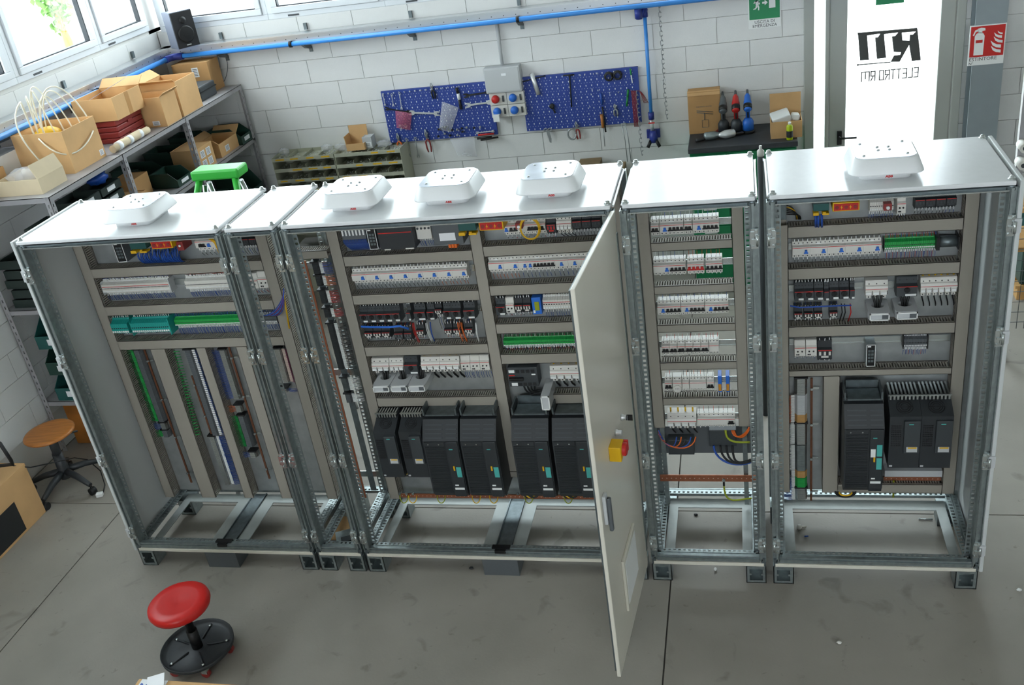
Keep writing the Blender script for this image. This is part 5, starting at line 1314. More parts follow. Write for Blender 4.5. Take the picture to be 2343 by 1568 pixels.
# vertical terminal column, rods, bars and drives
g = 'vertical terminal column in the exit-side cabinet'; YV = .385
xv = at(1833, 1000, y=YV).x
for a, b, bd, wc, lb in ((868, 905, 'zinc', None, 'plain silver terminal piece topping the column, exit-side cabinet'), (906, 950, 'lightgrey', 'o', 'pale terminal group with orange leads, exit-side cabinet'), (950, 969, 'wood_pale', 'o', 'short amber terminal group, exit-side cabinet'), (971, 1018, 'zinc', 'w', 'silver terminal group with white strips, exit-side cabinet'), (1020, 1078, 'galv', 'w', 'stepped silver terminal pieces low in the column, exit-side cabinet'), (1079, 1094, 'wood_pale', 'k', 'lower amber terminal group, exit-side cabinet'), (1095, 1118, 'green', 'b', 'green terminals near the column foot, exit-side cabinet'), (1119, 1146, 'zinc', 'b', 'silver terminal piece at the column foot, exit-side cabinet')):
    vterm(1833, a, 1833, b, YV, lb, g, w=.062, body=bd, wcol=wc, side=-1, tags=bool(wc), slope=xv, cap=a in (868, 971, 1119))
rod(cab5, (1857, 866), (1856, 1146), .41)
zl = at(2095, 1083, y=.38).z; MB().box(at(2024, 1083, y=.38).x, 4.531, .375, YP, zl - .02, zl + .018).obj('cable_shelf', 'lightgrey', cab5)
zb = at(2090, 1096, y=.40).z; bar(cab5, at(2022, 1096, y=.40).x, at(2153, 1093, y=.40).x, .40, .405, zb - .011, zb + .011)
zb0 = at(1985, 1128, y=.2).z; zb1 = zb0 + (at(1950, 900, y=.31).z - zb0)
x0 = at(1932, 1010, y=.2).x; x1 = at(2023, 1010, y=.2).x
big_drive(x0, x1, zb0, zb1, 'tall black frequency drive with two teal flaps, exit-side cabinet', 'tall drive in the exit-side cabinet', two=True)
zs0 = at(2065, 1071, y=.22).z
for i, px in enumerate((2034, 2106)): x0 = at(px, 1010, y=.22).x; small_drive(x0, x0 + .142, zs0, zs0 + .375, ('compact black drive touching the tall drive, exit-side cabinet', 'compact black drive at the outer duct, exit-side cabinet')[i], 'two compact drives in the exit-side cabinet')
q = at(1935, 1128, y=.25); o = thing('cable_coil', 'black cable loop with yellow inside, foot of exit-side drive', 'cable', (q.x, .25, q.z - .03)); mb = MB()
for rr, m in ((.05, 0), (.042, 0), (.032, 1), (.036, 0)): mb.tube([Vector((q.x + rr * math.cos(t_), .25 + rr * .2, q.z + rr * .7 * math.sin(t_))) for t_ in [math.pi * (1 + i / 12) for i in range(13)]], .0045, 6, m)
mb.obj('loops', ['black', 'yellow'], o)
mb = MB(); q = at(2045, 1100, y=.39); mb.tube([q, q - Vector((0, .01, .1))], .005, 6); e_ = thing('earth_wire', 'yellow-green lead dropping from the copper bar, exit-side cabinet', 'wires', (q.x, q.y, q.z - .1)); mb.obj('lead', 'yellowgreen', e_)
# ================================================================ workshop around the cabinets
# ---- shelving along the left wall
SX0, SX1, SY = XL + .02, -.70, (1.2, 2.07, 3.0, 4.03)
sh = thing('metal_shelving', 'grey slotted steel shelving along the left wall', 'shelving', (-1.05, 2.6, 0))
def angle_post(x, y, sx, sy):
    mb = MB(); z0, z1 = 0, 1.95; t, w = .0025, .04
    # slotted angle: strips and rungs leave the slots open
    for ax in (0, 1):
        def bx(a, b, u, v):
            if ax: mb.box(x, x + sx * t, y + sy * a, y + sy * b, u, v)
            else: mb.box(x + sx * a, x + sx * b, y, y + sy * t, u, v)
        bx(0, w * .38, z0, z1); bx(w * .62, w, z0, z1); z = z0
        while z < z1: bx(w * .38, w * .62, z, min(z + .028, z1)); z += .05
    return mb.obj('post', 'shelf_grey', sh)
for i, y in enumerate(SY):
    angle_post(SX1, y, -1, 1 if i < 3 else -1); angle_post(SX0, y, 1, 1 if i < 3 else -1)
def board(x0, x1, y0, y1, z):
    mb = MB(); mb.box(x0, x1, y0, y1, z - .004, z); mb.box(x1 - .003, x1, y0, y1, z - .036, z); mb.box(x0, x0 + .003, y0, y1, z - .036, z); mb.box(x0, x1, y0, y0 + .003, z - .036, z); mb.box(x0, x1, y1 - .003, y1, z - .036, z)
    return mb.obj('shelf_board', 'shelf_grey', sh)
ZS = {'top': 1.95, 'mid': 1.47, 'low': 1.165, 'bot': .43}
for i in range(3): board(SX0, SX1 + .001, SY[i] + .002, SY[i + 1] - .002, 1.95)
board(SX0, SX1, SY[2] + .003, SY[3] - .003, 1.47); board(SX0, SX1, SY[1] + .003, SY[2] - .003, 1.47)
board(SX0, SX1, SY[0] + .003, SY[1] - .003, 1.165); board(SX0, SX1, SY[0] + .003, SY[1] - .003, .43); board(SX0, SX1, SY[1] + .003, SY[3] - .003, .95); board(SX0, SX1, SY[1] + .003, SY[3] - .003, .43)

def carton(label, c, w, d, h, rot=0., m='cardboard', flaps=True, open_=True, group='cardboard boxes on the shelving', name='cardboard_box', labels=(), tape_=False, flap_ang=55, inner=None):
    """open box with thin walls and folded-out flaps; c = centre of its foot"""
    o = thing(name, label, 'box', c, group, rotz=R(rot), world=False); t = .005
    mb = MB(); mb.box(-w / 2, w / 2, -d / 2, d / 2, 0, t)
    mb.box(-w / 2, w / 2, -d / 2, -d / 2 + t, t, h); mb.box(-w / 2, w / 2, d / 2 - t, d / 2, t, h); mb.box(-w / 2, -w / 2 + t, -d / 2 + t, d / 2 - t, t, h); mb.box(w / 2 - t, w / 2, -d / 2 + t, d / 2 - t, t, h)
    if not open_: mb.box(-w / 2 + t, w / 2 - t, -d / 2 + t, d / 2 - t, h - .012, h - .004)
    prt(mb, 'carton', m, o)
    if open_ and flaps:
        for ax, s, f in flaps if not isinstance(flaps, bool) else (('x', 1, .2), ('x', -1, .2), ('y', -1, .2)):
            mb = MB(); L_ = f * (w if ax == 'x' else d); a = R(flap_ang)
            if ax == 'x': M = Matrix.Translation(Vector((s * w / 2, 0, h))) @ Matrix.Rotation(s * a, 4, 'Y'); mb.box(-t if s > 0 else 0, 0 if s > 0 else t, -d / 2, d / 2, 0, L_, 0, M)
            else: M = Matrix.Translation(Vector((0, s * d / 2, h))) @ Matrix.Rotation(-s * a, 4, 'X'); mb.box(-w / 2, w / 2, -t if s > 0 else 0, 0 if s > 0 else t, 0, L_, 0, M)
            prt(mb, 'flap', m, o)
    for (face, u, v, lw, lh) in labels:
        mb = MB(); e = .0012
        if face == 'x': mb.box(w / 2, w / 2 + e, u - lw / 2, u + lw / 2, v - lh / 2, v + lh / 2)
        else: mb.box(u - lw / 2, u + lw / 2, -d / 2 - e, -d / 2, v - lh / 2, v + lh / 2)
        prt(mb, 'label_sheet', 'paper', o)
        mb = MB(); n = 5
        for i in range(n):
            q = v - lh * .32 + lh * .64 * i / (n - 1)
            if face == 'x': mb.box(w / 2 + e, w / 2 + e + .0006, u - lw * .35, u + lw * .35, q - lh * .03, q + lh * .03)
            else: mb.box(u - lw * .35, u + lw * .35, -d / 2 - e - .0006, -d / 2 - e, q - lh * .03, q + lh * .03)
        prt(mb, 'print', 'grey_dev', o, kind='stuff')
    if tape_: prt(MB().box(w / 2, w / 2 + .0008, -.025, .025, 0, h), 'tape', 'tape', o)
    if inner: inner(o, w, d, h)
    return o
T = 1.9505
# boxes on the top board, from the near end
def bag_in(o, w, d, h):
    mb = MB(); mb.blob((-.03, 0, h * .75), (w * .42, d * .36, .07), noise=.12, seg=14, rings=8); prt(mb, 'plastic_bag', 'bag', o)
carton('pale torn tray of plastic bags at the near end of the top shelf', (-.955, 1.41, T), .33, .27, .10, 0, 'cardboard_pale', (('x', 1, .3),), flap_ang=-20, inner=bag_in)
carton('orange-brown box corner on the near end of top shelf', (-1.25, 1.33, T), .2, .22, .16, 0, 'cardboard2', False)
def tubes(o, w, d, h):
    mb = MB()
    for i in range(7):
        a = Vector((-.16 + .012 * i, -.02 + .03 * (i % 3), h * .4)); e = Vector((-.06 + .04 * i, -.1 + .05 * i, h * .4)); top = h + .2 + .035 * (i % 4)
        mb.tube(bez(a, a + Vector((.03, 0, top)), e + Vector((-.08, 0, top)), e, 14), .005, 6)
    mb.tube(bez((-.1, -.1, h + .2), (-.13, -.3, h + .1), (-.02, -d / 2 - .05, h * .5), (.03, -d / 2 - .02, h * .1), 12), .006, 6)
    mb.tube(bez((.02, -d / 2 - .01, h * .9), (.2, -d / 2 - .1, h * .3), (w / 2 + .05, -.1, h * .35), (w / 2 + .012, .12, h * .7), 12), .005, 6)
    prt(mb, 'plastic_tube', 'tube_white', o)
    mb = MB(); mb.blob((-.1, .05, h * .75), (.1, .1, .06)); prt(mb, 'yellow_roll', 'yellow', o)
carton('tan open box bristling with white plastic tubing', (-1.02, 1.875, T), .40, .38, .29, 0, 'cardboard', False, labels=(('x', .15, .04, .045, .04),), inner=tubes)
carton('white box with small green print behind the tubing box', (-1.3, 1.62, T + .0), .16, .3, .2, 0, 'paper', False, open_=False)
# red cases with a box on top
for k, lb in enumerate(('red plastic tool case lying at the bottom of the pair', 'red plastic tool case stacked on the other red case')):
    z = T + .085 * k; o = thing('tool_case', lb, 'case', (-1.03, 2.56, z), 'red tool cases on the top shelf', world=False)
    prt(MB().box(-.14, .14, -.18, .18, 0, .038), 'base', 'redplastic', o, bevel=.008); prt(MB().box(-.142, .142, -.182, .182, .040, .083), 'lid', 'redplastic', o, bevel=.008); prt(MB().box(.14, .148, -.03, .03, .03, .05), 'latch', 'redplastic', o)
def sheet(o, w, d, h): prt(MB().cbox((.03, .0, h + .03), (.1, .34, .002), rot=(R(12), R(-18), R(-25))), 'paper_sheet', 'paper_blue', o)
carton('tan box with paper sheet resting on the red cases', (-1.015, 2.555, T + .1715), .34, .38, .165, 0, 'cardboard', (('y', 1, .25),), tape_=True, inner=sheet)
carton('wide flat-fronted tan box on the top shelf middle', (-.905, 2.875, T), .38, .23, .225, 0, 'cardboard', (('x', 1, .12),), labels=(('y', .1, .03, .06, .035),))
carton('tall tan box with two barcode labels, second from the wall end', (-.87, 3.185, T), .31, .32, .275, 0, 'cardboard', (('y', -1, .12), ('x', -1, .3)), labels=(('y', .06, .17, .06, .09), ('y', .06, .05, .07, .05)))
carton('open box with pale flaps at the back of top shelf', (-1.25, 3.16, T), .24, .36, .26, 0, 'cardboard2', (('x', -1, .3),))
o = thing('tool_case', 'small black hard case near the wall end of top shelf', 'case', (-.90, 3.6, T)); MB().box(-1.03, -.79, 3.48, 3.76, T, T + .12).obj('shell', 'char2', o, bevel=.012); MB().box(-1.035, -.785, 3.475, 3.765, T + .07, T + .078).obj('seam', 'black', o)
carton('dusty tan box in the far corner of the top shelf', (-1.02, 3.92, T), .34, .2, .26, 0, 'cardboard2', False, open_=False, labels=(('y', .04, .18, .06, .08),))
o = thing('paper_roll', 'crumpled wrapped bundle along the shelf edge', 'bundle', (-.79, 2.3, T)); mb = MB()
mb.tube([(-.78, 2.1 + .06 * i, T + .034 + random.uniform(-.004, .004)) for i in range(9)], [.03 + random.uniform(-.005, .004) for _ in range(9)], 9); mb.obj('wrapping', 'cardboard_pale', o)
mb = MB(); [mb.tube([(-.78, 2.16 + .14 * i, T + .034), (-.78, 2.2 + .14 * i, T + .034)], .0335, 9) for i in range(3)]; mb.each('paper_band', 'paper', o)

# green stacking bins
def bin_(label, c, w=.2, d=.3, h=.13, rot=0., m='bin_green', group='green storage bins on the shelving'):
    o = thing('storage_bin', label, 'bin', c, group, rotz=R(rot), world=False); t = .004
    mb = MB(); mb.box(-w / 2, w / 2, -d / 2, d / 2, 0, t); mb.box(-w / 2, w / 2, d / 2 - t, d / 2, t, h)
    for s in (-1, 1): a = s * (w / 2 - t / 2); mb.prism([(-d / 2, 0), (d / 2, 0), (d / 2, h), (-d / 2 + d * .3, h), (-d / 2, h * .5)], a - t / 2, a + t / 2, 'yz')
    mb.box(-w / 2, w / 2, -d / 2 - t, -d / 2, 0, h * .5); prt(mb, 'bin_body', m, o)
    mb = MB(); mb.box(-w / 2 - .006, w / 2 + .006, d / 2 - .012, d / 2 + .006, h - .008, h); 
    for s in (-1, 1): mb.box(s * w / 2 - .005, s * w / 2 + .005, -d / 2 + d * .3, d / 2, h - .008, h)
    prt(mb, 'rim', m, o)
    prt(MB().box(-w * .25, w * .25, -d / 2 - t - .001, -d / 2 - t, h * .15, h * .38), 'card_slot', 'paper', o)
    return o
M_ = 1.4705
bin_('dark green bin in the corner of middle shelf against the wall', (-.86, 3.9, M_), .2, .3, .15, 90)
bin_('dark green bin behind the small tan box, middle shelf', (-1.15, 3.72, M_), .2, .3, .16, 90)
bin_('dark green bin at the back of middle shelf', (-1.14, 3.3, M_), .22, .32, .16, 90)
bin_('wide dark green bin over the drawer cabinet', (-1.16, 2.86, M_), .22, .36, .16, 90)
bin_('green bin holding plastic bags, middle shelf', (-.86, 2.82, M_), .22, .22, .12, 90)
carton('tan box with four white labels behind the shelf post', (-.85, 3.2, M_), .24, .26, .19, 0, 'cardboard', False, open_=False, labels=(('x', -.05, .13, .07, .06), ('x', .05, .13, .07, .06), ('x', -.05, .05, .07, .06), ('x', .05, .05, .07, .06)))
carton('small open tan box with barcode label, middle shelf', (-.86, 3.62, M_), .24, .34, .115, 0, 'cardboard', (('y', 1, .3), ('x', -1, .3), ('y', -1, .25)), labels=(('x', -.04, .05, .07, .05),))
bin_('dark green bin tilted below middle shelf at the wall', (-.85, 3.8, .951), .22, .34, .28, 90)
bin_('dark green bin lower right below middle shelf', (-.85, 3.35, .951), .22, .34, .24, 90)
# drawer cabinets with label fronts
def drawers(label, x0, x1, y0, y1, z0, z1, nc, nr, face='x', group=None):
    o = thing('drawer_cabinet', label, 'drawer cabinet', ((x0 + x1) / 2, (y0 + y1) / 2, z0), group); t = .006
    MB().box(x0, x1 - .012, y0, y1, z0, z1).obj('carcass', 'drawer_dark', o)
    dw, dh = (y1 - y0) / nc, (z1 - z0) / nr
    me = MB(); me.box(0, .012, .002, dw - .002, .002, dh - .002); me = me.mesh('drawer', 'drawer_dark')
    ml = MB(); ml.box(.0122, .0136, dw * .3, dw * .7, dh * .45, dh * .8); ml = ml.mesh('label_tag', 'paper')
    mk = MB(); mk.box(.0122, .022, dw * .3, dw * .7, dh * .1, dh * .2); mk = mk.mesh('pull', 'black')
    for i in range(nc):
        for j in range(nr):
            d = place('drawer', me, o, loc=(x1 - .012, y0 + dw * i, z0 + dh * j)); place('label_tag', ml, d); place('pull', mk, d)
    return o
drawers('dark green small-parts cabinet of many labelled drawers', -1.1, -.78, 2.12, 2.52, .952, 1.44, 6, 10, group='drawer cabinets on the shelving')
drawers('taller plain green drawer cabinet beside the labelled one', -1.1, -.80, 2.56, 2.86, .952, 1.42, 1, 4, group='drawer cabinets on the shelving')
carton('small tan box with label standing on labelled drawers', (-.9, 2.25, 1.4705), .2, .2, .12, 0, 'cardboard2', False, open_=False, labels=(('x', .0, .06, .07, .06),))
carton('narrow tan box beneath the top board, beside drawers', (-1.05, 2.55, 1.4705), .2, .22, .17, 0, 'cardboard2', False, open_=False)
o = thing('cloth_bundle', 'crumpled blue cloth under the top shelf', 'cloth', (-.82, 1.88, 1.805)); mb = MB(); mb.blob((-.82, 1.88, 1.85), (.07, .09, .045), noise=.2, seg=14, rings=8); mb.obj('cloth', 'bluewire', o)
# trays of labelled drawers filling the near bay
def ptray(x1, y, z, label):
    src = CACHE.get('tray')
    if src: return copy_tree(src, loc=(x1, y, z), label=label)
    o = thing('parts_tray', label, 'tray', (x1, y, z), 'stacked black parts trays in the near bay', world=False)
    prt(MB().box(-.22, 0, -.122, .122, 0, .012), 'base', 'drawer_dark', o)
    mb = MB(); mb.box(-.01, 0, -.122, .122, .012, .055); mb.box(-.22, -.21, -.122, .122, .012, .06); mb.box(-.21, -.01, -.122, -.116, .012, .06); mb.box(-.21, -.01, .116, .122, .012, .06); mb.box(-.002, .012, -.06, .06, .048, .056); prt(mb, 'rim', 'drawer_dark', o)
    prt(MB().box(.0002, .0016, -.05, .045, .012, .046), 'label_tag', 'paper', o); CACHE['tray'] = o; return o
for r_ in range(9):
    for c_ in range(3):
        deep = r_ < 5
        if r_ > 7 and c_ == 0: continue
        ptray(-1.1 + .02 * (r_ % 2) if deep else -.74 - .05 * (c_ == 0), 1.365 + .262 * c_, 1.1655 + .072 * r_, ORD[r_] + ' parts tray up from the board, ' + ('by the near shelf post', 'in the middle of the bay', 'by the drawer cabinet')[c_])
# lower near bay: big bins
L_ = .4305
bin_('big teal bin on the lowest board, bottom of the pair', (-1.08, 1.42, L_), .34, .4, .2, 0, 'bin_teal', 'big bins in the near lower bay')
bin_('big ribbed green bin stacked on the teal bin', (-1.08, 1.43, L_ + .205), .34, .4, .2, 0, 'bin_green', 'big bins in the near lower bay')
bin_('big dark teal bin topping the stack in the lower bay', (-1.08, 1.44, L_ + .41), .36, .4, .2, 0, 'bin_teal', 'big bins in the near lower bay')
carton('torn brown box with blue tag over the green bins', (-.98, 1.42, L_ + .615), .26, .24, .07, 8, 'cardboard2', False, open_=False)
o = thing('plywood_board', 'brown plywood cupboard front below the lowest shelf board', 'cupboard', (-1.05, 1.35, 0)); MB().box(-1.32, -.8, 1.3, 1.32, .003, .395).obj('panel', 'wood', o, bevel=.003); MB().box(-1.0, -.93, 1.285, 1.3, .2, .225).obj('handle', 'galv_dark', o)

# ---- cable tray on the walls, pipe, brackets
def tray(parent_label, back):
    o = thing('cable_tray', parent_label, 'cable tray', (1.3, YB - .1, 2.2) if back else (XL + .1, 1.5, 2.2))
    a0, a1 = (XL + .06, 5.0) if back else (-3.0, YB - .02)
    def bx(mb, a, b, d0, d1, u, v):
        if back: mb.box(a, b, YB - d1, YB - d0, u, v)
        else: mb.box(XL + d0, XL + d1, a, b, u, v)
    mb = MB(); zt = 2.335
    bx(mb, a0, a1, .03, .15, zt - .004, zt); bx(mb, a0, a1, .146, .15, zt - .07, zt - .004); bx(mb, a0, a1, .03, .034, zt - .07, zt - .004); bx(mb, a0, a1, .03, .15, zt - .074, zt - .07); bx(mb, a0, a1, .15, .153, zt - .02, zt - .004)
    mb.obj('channel', 'alu', o)
    mb = MB(); a = a0 + .1
    while a < a1: bx(mb, a - .004, a + .004, .1495, .1506, zt - .04, zt - .034); a += .1
    mb.obj('perforation', 'dark', o, kind='stuff')
    return o
tray('galvanised cable tray along the back wall', True); tray('galvanised cable tray along the left wall', False)
zp = 2.262; yp_, xp_ = YB - .178, XL + .178
o = thing('air_pipe', 'blue compressed-air pipe clipped to the cable trays', 'pipe', (xp_, yp_, zp))
MB().tube([(xp_ + .08, yp_, zp), (5.0, yp_, zp)], .02, 12).obj('pipe_run', 'pipe_blue', o); MB().tube([(xp_, yp_ - .08, zp), (xp_, -3.0, zp)], .02, 12).obj('pipe_run', 'pipe_blue', o)
mb = MB(); mb.tube([(xp_ + .11, yp_, zp), (xp_ + .03, yp_, zp), (xp_, yp_ - .03, zp), (xp_, yp_ - .11, zp)], .029, 12); mb.obj('elbow', 'fit_blue', o)
mb = MB()
for px, py in ((660, 80), (1182, 22)): q = at(px, py, y=yp_); mb.cyl((q.x - .012, yp_, zp), (q.x + .012, yp_, zp), .027, seg=12); mb.box(q.x - .012, q.x + .012, yp_, YB - .15, zp - .01, zp + .02)
for yy in (2.78, 1.0): mb.cyl((xp_, yy - .012, zp), (xp_, yy + .012, zp), .027, seg=12); mb.box(XL + .15, xp_, yy - .012, yy + .012, zp - .01, zp + .02)
mb.obj('clip', 'black', o)
# drop leg with elbows, valve and outlet block
q = at(1459, 5, y=YB - .12); r1 = at(1474, 25, y=YB - .07); r2 = at(1490, 265, y=YB - .05); r3 = at(1495, 312, y=YB - .05)
o = thing('air_drop', 'blue air drop pipe with valve block on the back wall', 'pipe', (r2.x, YB - .04, r3.z))
mb = MB(); mb.tube([(q.x, yp_, zp - .01), (q.x, yp_ + .03, r1.z + .06), (q.x, YB - .1, r1.z - .0)], .016, 10); mb.tube([(r1.x, YB - .05, r1.z), (r2.x, YB - .05, r2.z)], .0145, 10); mb.obj('pipe_run', 'pipe_blue', o)
mb = MB(); mb.cyl((q.x, yp_, zp - .02), (q.x, yp_, zp - .09), .025, seg=12); mb.cyl((q.x, YB - .11, r1.z + .04), (q.x, YB - .1, r1.z - .05), .026, seg=12); mb.cyl((q.x + .005, YB - .09, r1.z - .05), (r1.x, YB - .07, r1.z + .02), .018, seg=12); mb.blob((r1.x, YB - .055, r1.z + .005), .027, seg=12); mb.cyl((r1.x, YB - .05, r1.z), (r1.x, YB - .05, r1.z - .05), .024, seg=12); mb.cyl((r2.x, YB - .05, r2.z + .03), (r2.x, YB - .05, r2.z - .03), .024, seg=12); mb.obj('elbow', 'fit_blue', o)
mb = MB(); mb.cyl((r2.x, YB - .05, r2.z - .03), (r2.x, YB - .05, r3.z + .05), .015, seg=12); va = mb.obj('valve', 'chrome', o); MB().box(r2.x - .025, r2.x + .025, YB - .075, YB - .066, r2.z - .06, r2.z - .05).obj('valve_lever', 'red', va)
mb = MB(); mb.box(r3.x - .055, r3.x + .055, YB - .03, YB - .002, r3.z - .02, r3.z + .05); mb.lathe([(.03, -.05), (.036, -.01), (.024, .05)], (r3.x, YB - .05, r3.z), 12); mb.obj('outlet_block', 'fit_blue', o)
mb = MB(); [mb.cyl((r3.x + s * .02, YB - .06, r3.z - .03), (r3.x + s * .05, YB - .08, r3.z - .085), .014, seg=10) for s in (-1, 1)]; mb.obj('coupling', 'black', o)
# support brackets under and above the tray
def bracket(x, back=True, big=True, lab='grey tray bracket on the back wall'):
    o = thing('tray_bracket', lab, 'bracket', (x, YB - .02, 2.2) if back else (XL + .02, x, 2.2), 'tray brackets on the walls')
    def P(a, d, z): return (x + a, YB - d, z) if back else (XL + d, x + a, z)
    mb = MB(); zt = 2.258
    pr = [(.004, zt - .005), (.15, zt - .005), (.16, zt - .02), (.1, zt - .055), (.02, zt - .075), (.004, zt - .075)]
    if back: mb.prism([(YB - d, z) for d, z in pr], x - .012, x + .012, 'yz')
    else: mb.prism([(XL + d, z) for d, z in pr], x - .012, x + .012, 'xz')
    mb.obj('arm', 'grey_dev', o)
    mb = MB(); c = P(0, .006, zt - .08); mb.box(*(sorted((c[0] - .016, c[0] + .016)) if back else (XL + .001, XL + .008)), *((YB - .008, YB - .001) if back else sorted((c[1] - .016, c[1] + .016))), zt - .105, zt - .06)
    mb.box(*((x - .014, x + .014) if back else (XL + .001, XL + .02)), *((YB - .02, YB - .001) if back else (x - .014, x + .014)), 2.34, 2.395); mb.each('wall_tab', 'galv_dark', o)
for px, lb in ((497, 'grey tray bracket on the back wall nearest the loudspeaker'), (700, 'grey tray bracket second along the back wall from the corner'), (945, 'grey tray bracket on the back wall above the spanner board'), (1195, 'grey tray bracket on the back wall above the socket box')): bracket(at(px, 45 if px < 600 else 60, y=YB).x, lab=lb)
for yy, lb in ((3.62, 'grey tray bracket on the left wall nearest the loudspeaker'), (2.63, 'grey tray bracket on the left wall above the red cases'), (1.75, 'grey tray bracket on the left wall above the tubing box')): bracket(yy, False, lab=lb)

# ---- loudspeaker on the tray corner
sp = thing('loudspeaker', 'dark bookshelf loudspeaker on the tray in the room corner', 'loudspeaker', (-1.06, 3.93, 2.336), world=False, rotz=R(52))
prt(MB().box(-.1, .1, -.07, .09, 0, .3), 'cabinet', 'speaker_grey', sp, bevel=.004)
prt(MB().box(-.095, .095, -.08, -.07, .005, .295), 'grille', 'speaker_black', sp)
prt(MB().lathe([(.07, 0), (.07, -.006), (.06, -.008), (.03, -.003), (.02, -.006)], (0, -.08, .11), 24, 0, 'y'), 'woofer', 'black', sp); prt(MB().lathe([(.03, 0), (.03, -.004), (.012, -.006)], (0, -.08, .225), 16, 0, 'y'), 'tweeter', 'black', sp)
prt(MB().box(-.02, .02, -.0825, -.08, .018, .026), 'badge', 'lightgrey', sp)
o = thing('hanging_wire', 'thin wires hanging below the tray in the corner', 'wires', (-1.0, YB - .08, 2.05)); mb = MB(); z_ = 2.24
mb.tube(bez((-.86, YB - .06, z_), (-.83, YB - .06, z_ - .1), (-.87, YB - .06, z_ - .2), (-.95, YB - .08, z_ - .26), 10), .003, 5); mb.tube(bez((-.78, YB - .06, z_), (-.76, YB - .06, z_ - .1), (-.8, YB - .06, z_ - .2), (-.86, YB - .08, z_ - .26), 10), .003, 5); mb.tube(bez((-1.0, YB - .06, z_), (-1.05, YB - .06, z_ - .08), (-.93, YB - .06, z_ - .1), (-.98, YB - .06, z_ - .18), 10), .003, 5); mb.obj('strands', 'grey_dev', o)

# ---- pegboards and their tools
def pegboard(x0, x1, z0, z1, label):
    o = thing('tool_board', label, 'tool board', ((x0 + x1) / 2, YB - .01, z0), 'blue perforated tool boards on the back wall')
    y0, y1 = YB - .03, YB - .027
    bp_ = MB().box(x0, x1, y0, y1, z0, z1).obj('panel', 'peg_blue', o)
    mb = MB(); mb.box(x0, x1, y1, YB - .005, z1 - .004, z1); mb.box(x0, x1, y1, YB - .005, z0, z0 + .004); mb.box(x0, x0 + .004, y1, YB - .005, z0, z1); mb.box(x1 - .004, x1, y1, YB - .005, z0, z1); mb.obj('edge', 'peg_blue', o)
    mb = MB(); nx, nz = int((x1 - x0) / .0475), int((z1 - z0) / .0235)
    for j in range(nz):
        for i in range(nx * (1 if j % 2 == 0 else 2)):
            if j % 2 == 0:
                cx, cz = x0 + .022 + .0475 * i, z0 + .014 + .0235 * j; mb.prism([(cx - .0042, cz + .005), (cx + .0042, cz + .005), (cx + .002, cz - .008), (cx - .002, cz - .008)], y0 - .0006, y0, 'xz')
            else: cx, cz = x0 + .01 + .0237 * i, z0 + .014 + .0235 * j; mb.box(cx - .0018, cx + .0018, y0 - .0006, y0, cz - .0018, cz + .0018)
    mb.obj('perforation', 'paper', o, kind='stuff'); return o
pegboard(.559, 1.54, 1.305, 1.762, 'blue tool board with spanners, beside the shelf of small parts')
pegboard(1.80, 2.778, 1.31, 1.768, 'blue tool board with hacksaw, beside the air drop')
YT = YB - .045
def T2(px, py): q = at(px, py, y=YT); return Vector((q.x, YT, q.z))
hook_me = MB(); hook_me.cyl((0, .012, 0), (0, -.012, 0), .0028, seg=6); hook_me.cyl((0, -.01, 0), (0, -.012, .012), .0028, seg=6); hook_me = hook_me.mesh('hook', 'chrome')
hk = 0
for i in range(16):
    q = T2(874 + 0.3 * i + 12.2 * i + 2, 216 - 1.25 * i); o = place('board_hook', hook_me); o.location = q; tag(o, 'small chrome hook in the top row of the spanner board', 'hook', 'chrome hooks on the tool boards')
for px, py in ((1328, 173), (1338, 172), (1358, 170), (1368, 169), (1353, 217), (1395, 213), (1415, 212), (1372, 206), (1350, 245), (1355, 205)):
    o = place('board_hook', hook_me); o.location = T2(px, py); tag(o, 'small chrome hook on the hacksaw board', 'hook', 'chrome hooks on the tool boards')
def spanner(p, q, w=.012, label='', m='chrome', ring=True):
    a, b = T2(*p), T2(*q); d = (b - a); L_ = d.length; u = d.normalized(); v = Vector((0, 1, 0)).cross(u)
    o = thing('spanner', label, 'spanner', tuple(b if b.z < a.z else a), 'spanners on the tool board'); mb = MB()
    def P(s, t): c = a + u * s + v * t; return (c.x, c.z)
    k = w
    mb.prism([P(k, -k * .35), P(L_ - k, -k * .3), P(L_ - k, k * .3), P(k, k * .35)], YT - .004, YT + .002, 'xz')
    for base, s in ((0, -1), (L_, 1)):
        def Q(f, t): return P(base + s * f * k * 1.5, t * k)
        if base == 0 and ring: c = a + u * k * .2; mb.tube([c + Vector((math.cos(t_), 0, math.sin(t_))) * k * .75 for t_ in [2 * math.pi * i / 12 for i in range(13)]], k * .28, 6)
        else: mb.prism([Q(-.9, -.35), Q(-.5, -.85), Q(.2, -.95), Q(.75, -.75), Q(.65, -.35), Q(.05, -.35), Q(.05, .35), Q(.65, .35), Q(.75, .75), Q(.2, .95), Q(-.5, .85), Q(-.9, .35)], YT - .005, YT + .003, 'xz')
    mb.obj('shank', m, o, bevel=.001); return o
spanner((876, 217), (881, 240), .009, 'short spanner hanging at the board corner')
spanner((896, 216), (900, 241), .009, 'second short spanner from the board corner')
spanner((914, 214), (919, 248), .010, 'longer spanner hanging above the pink bag')
spanner((885, 249), (935, 256), .016, 'dark bent spanner behind the pink bag', 'tool_dark', False)
spanner((942, 258), (1000, 260), .022, 'large chrome double spanner lying level', ring=False)
spanner((1066, 219), (1117, 211), .02, 'large black double spanner near the socket box', 'tool_dark', False)
spanner((1070, 241), (1121, 234), .022, 'large chrome spanner below the black one', ring=False)
spanner((929, 318), (937, 356), .012, 'combination spanner hanging below orange pliers', 'toolsteel')
spanner((950, 316), (957, 357), .013, 'combination spanner hanging beside red pliers', 'toolsteel')
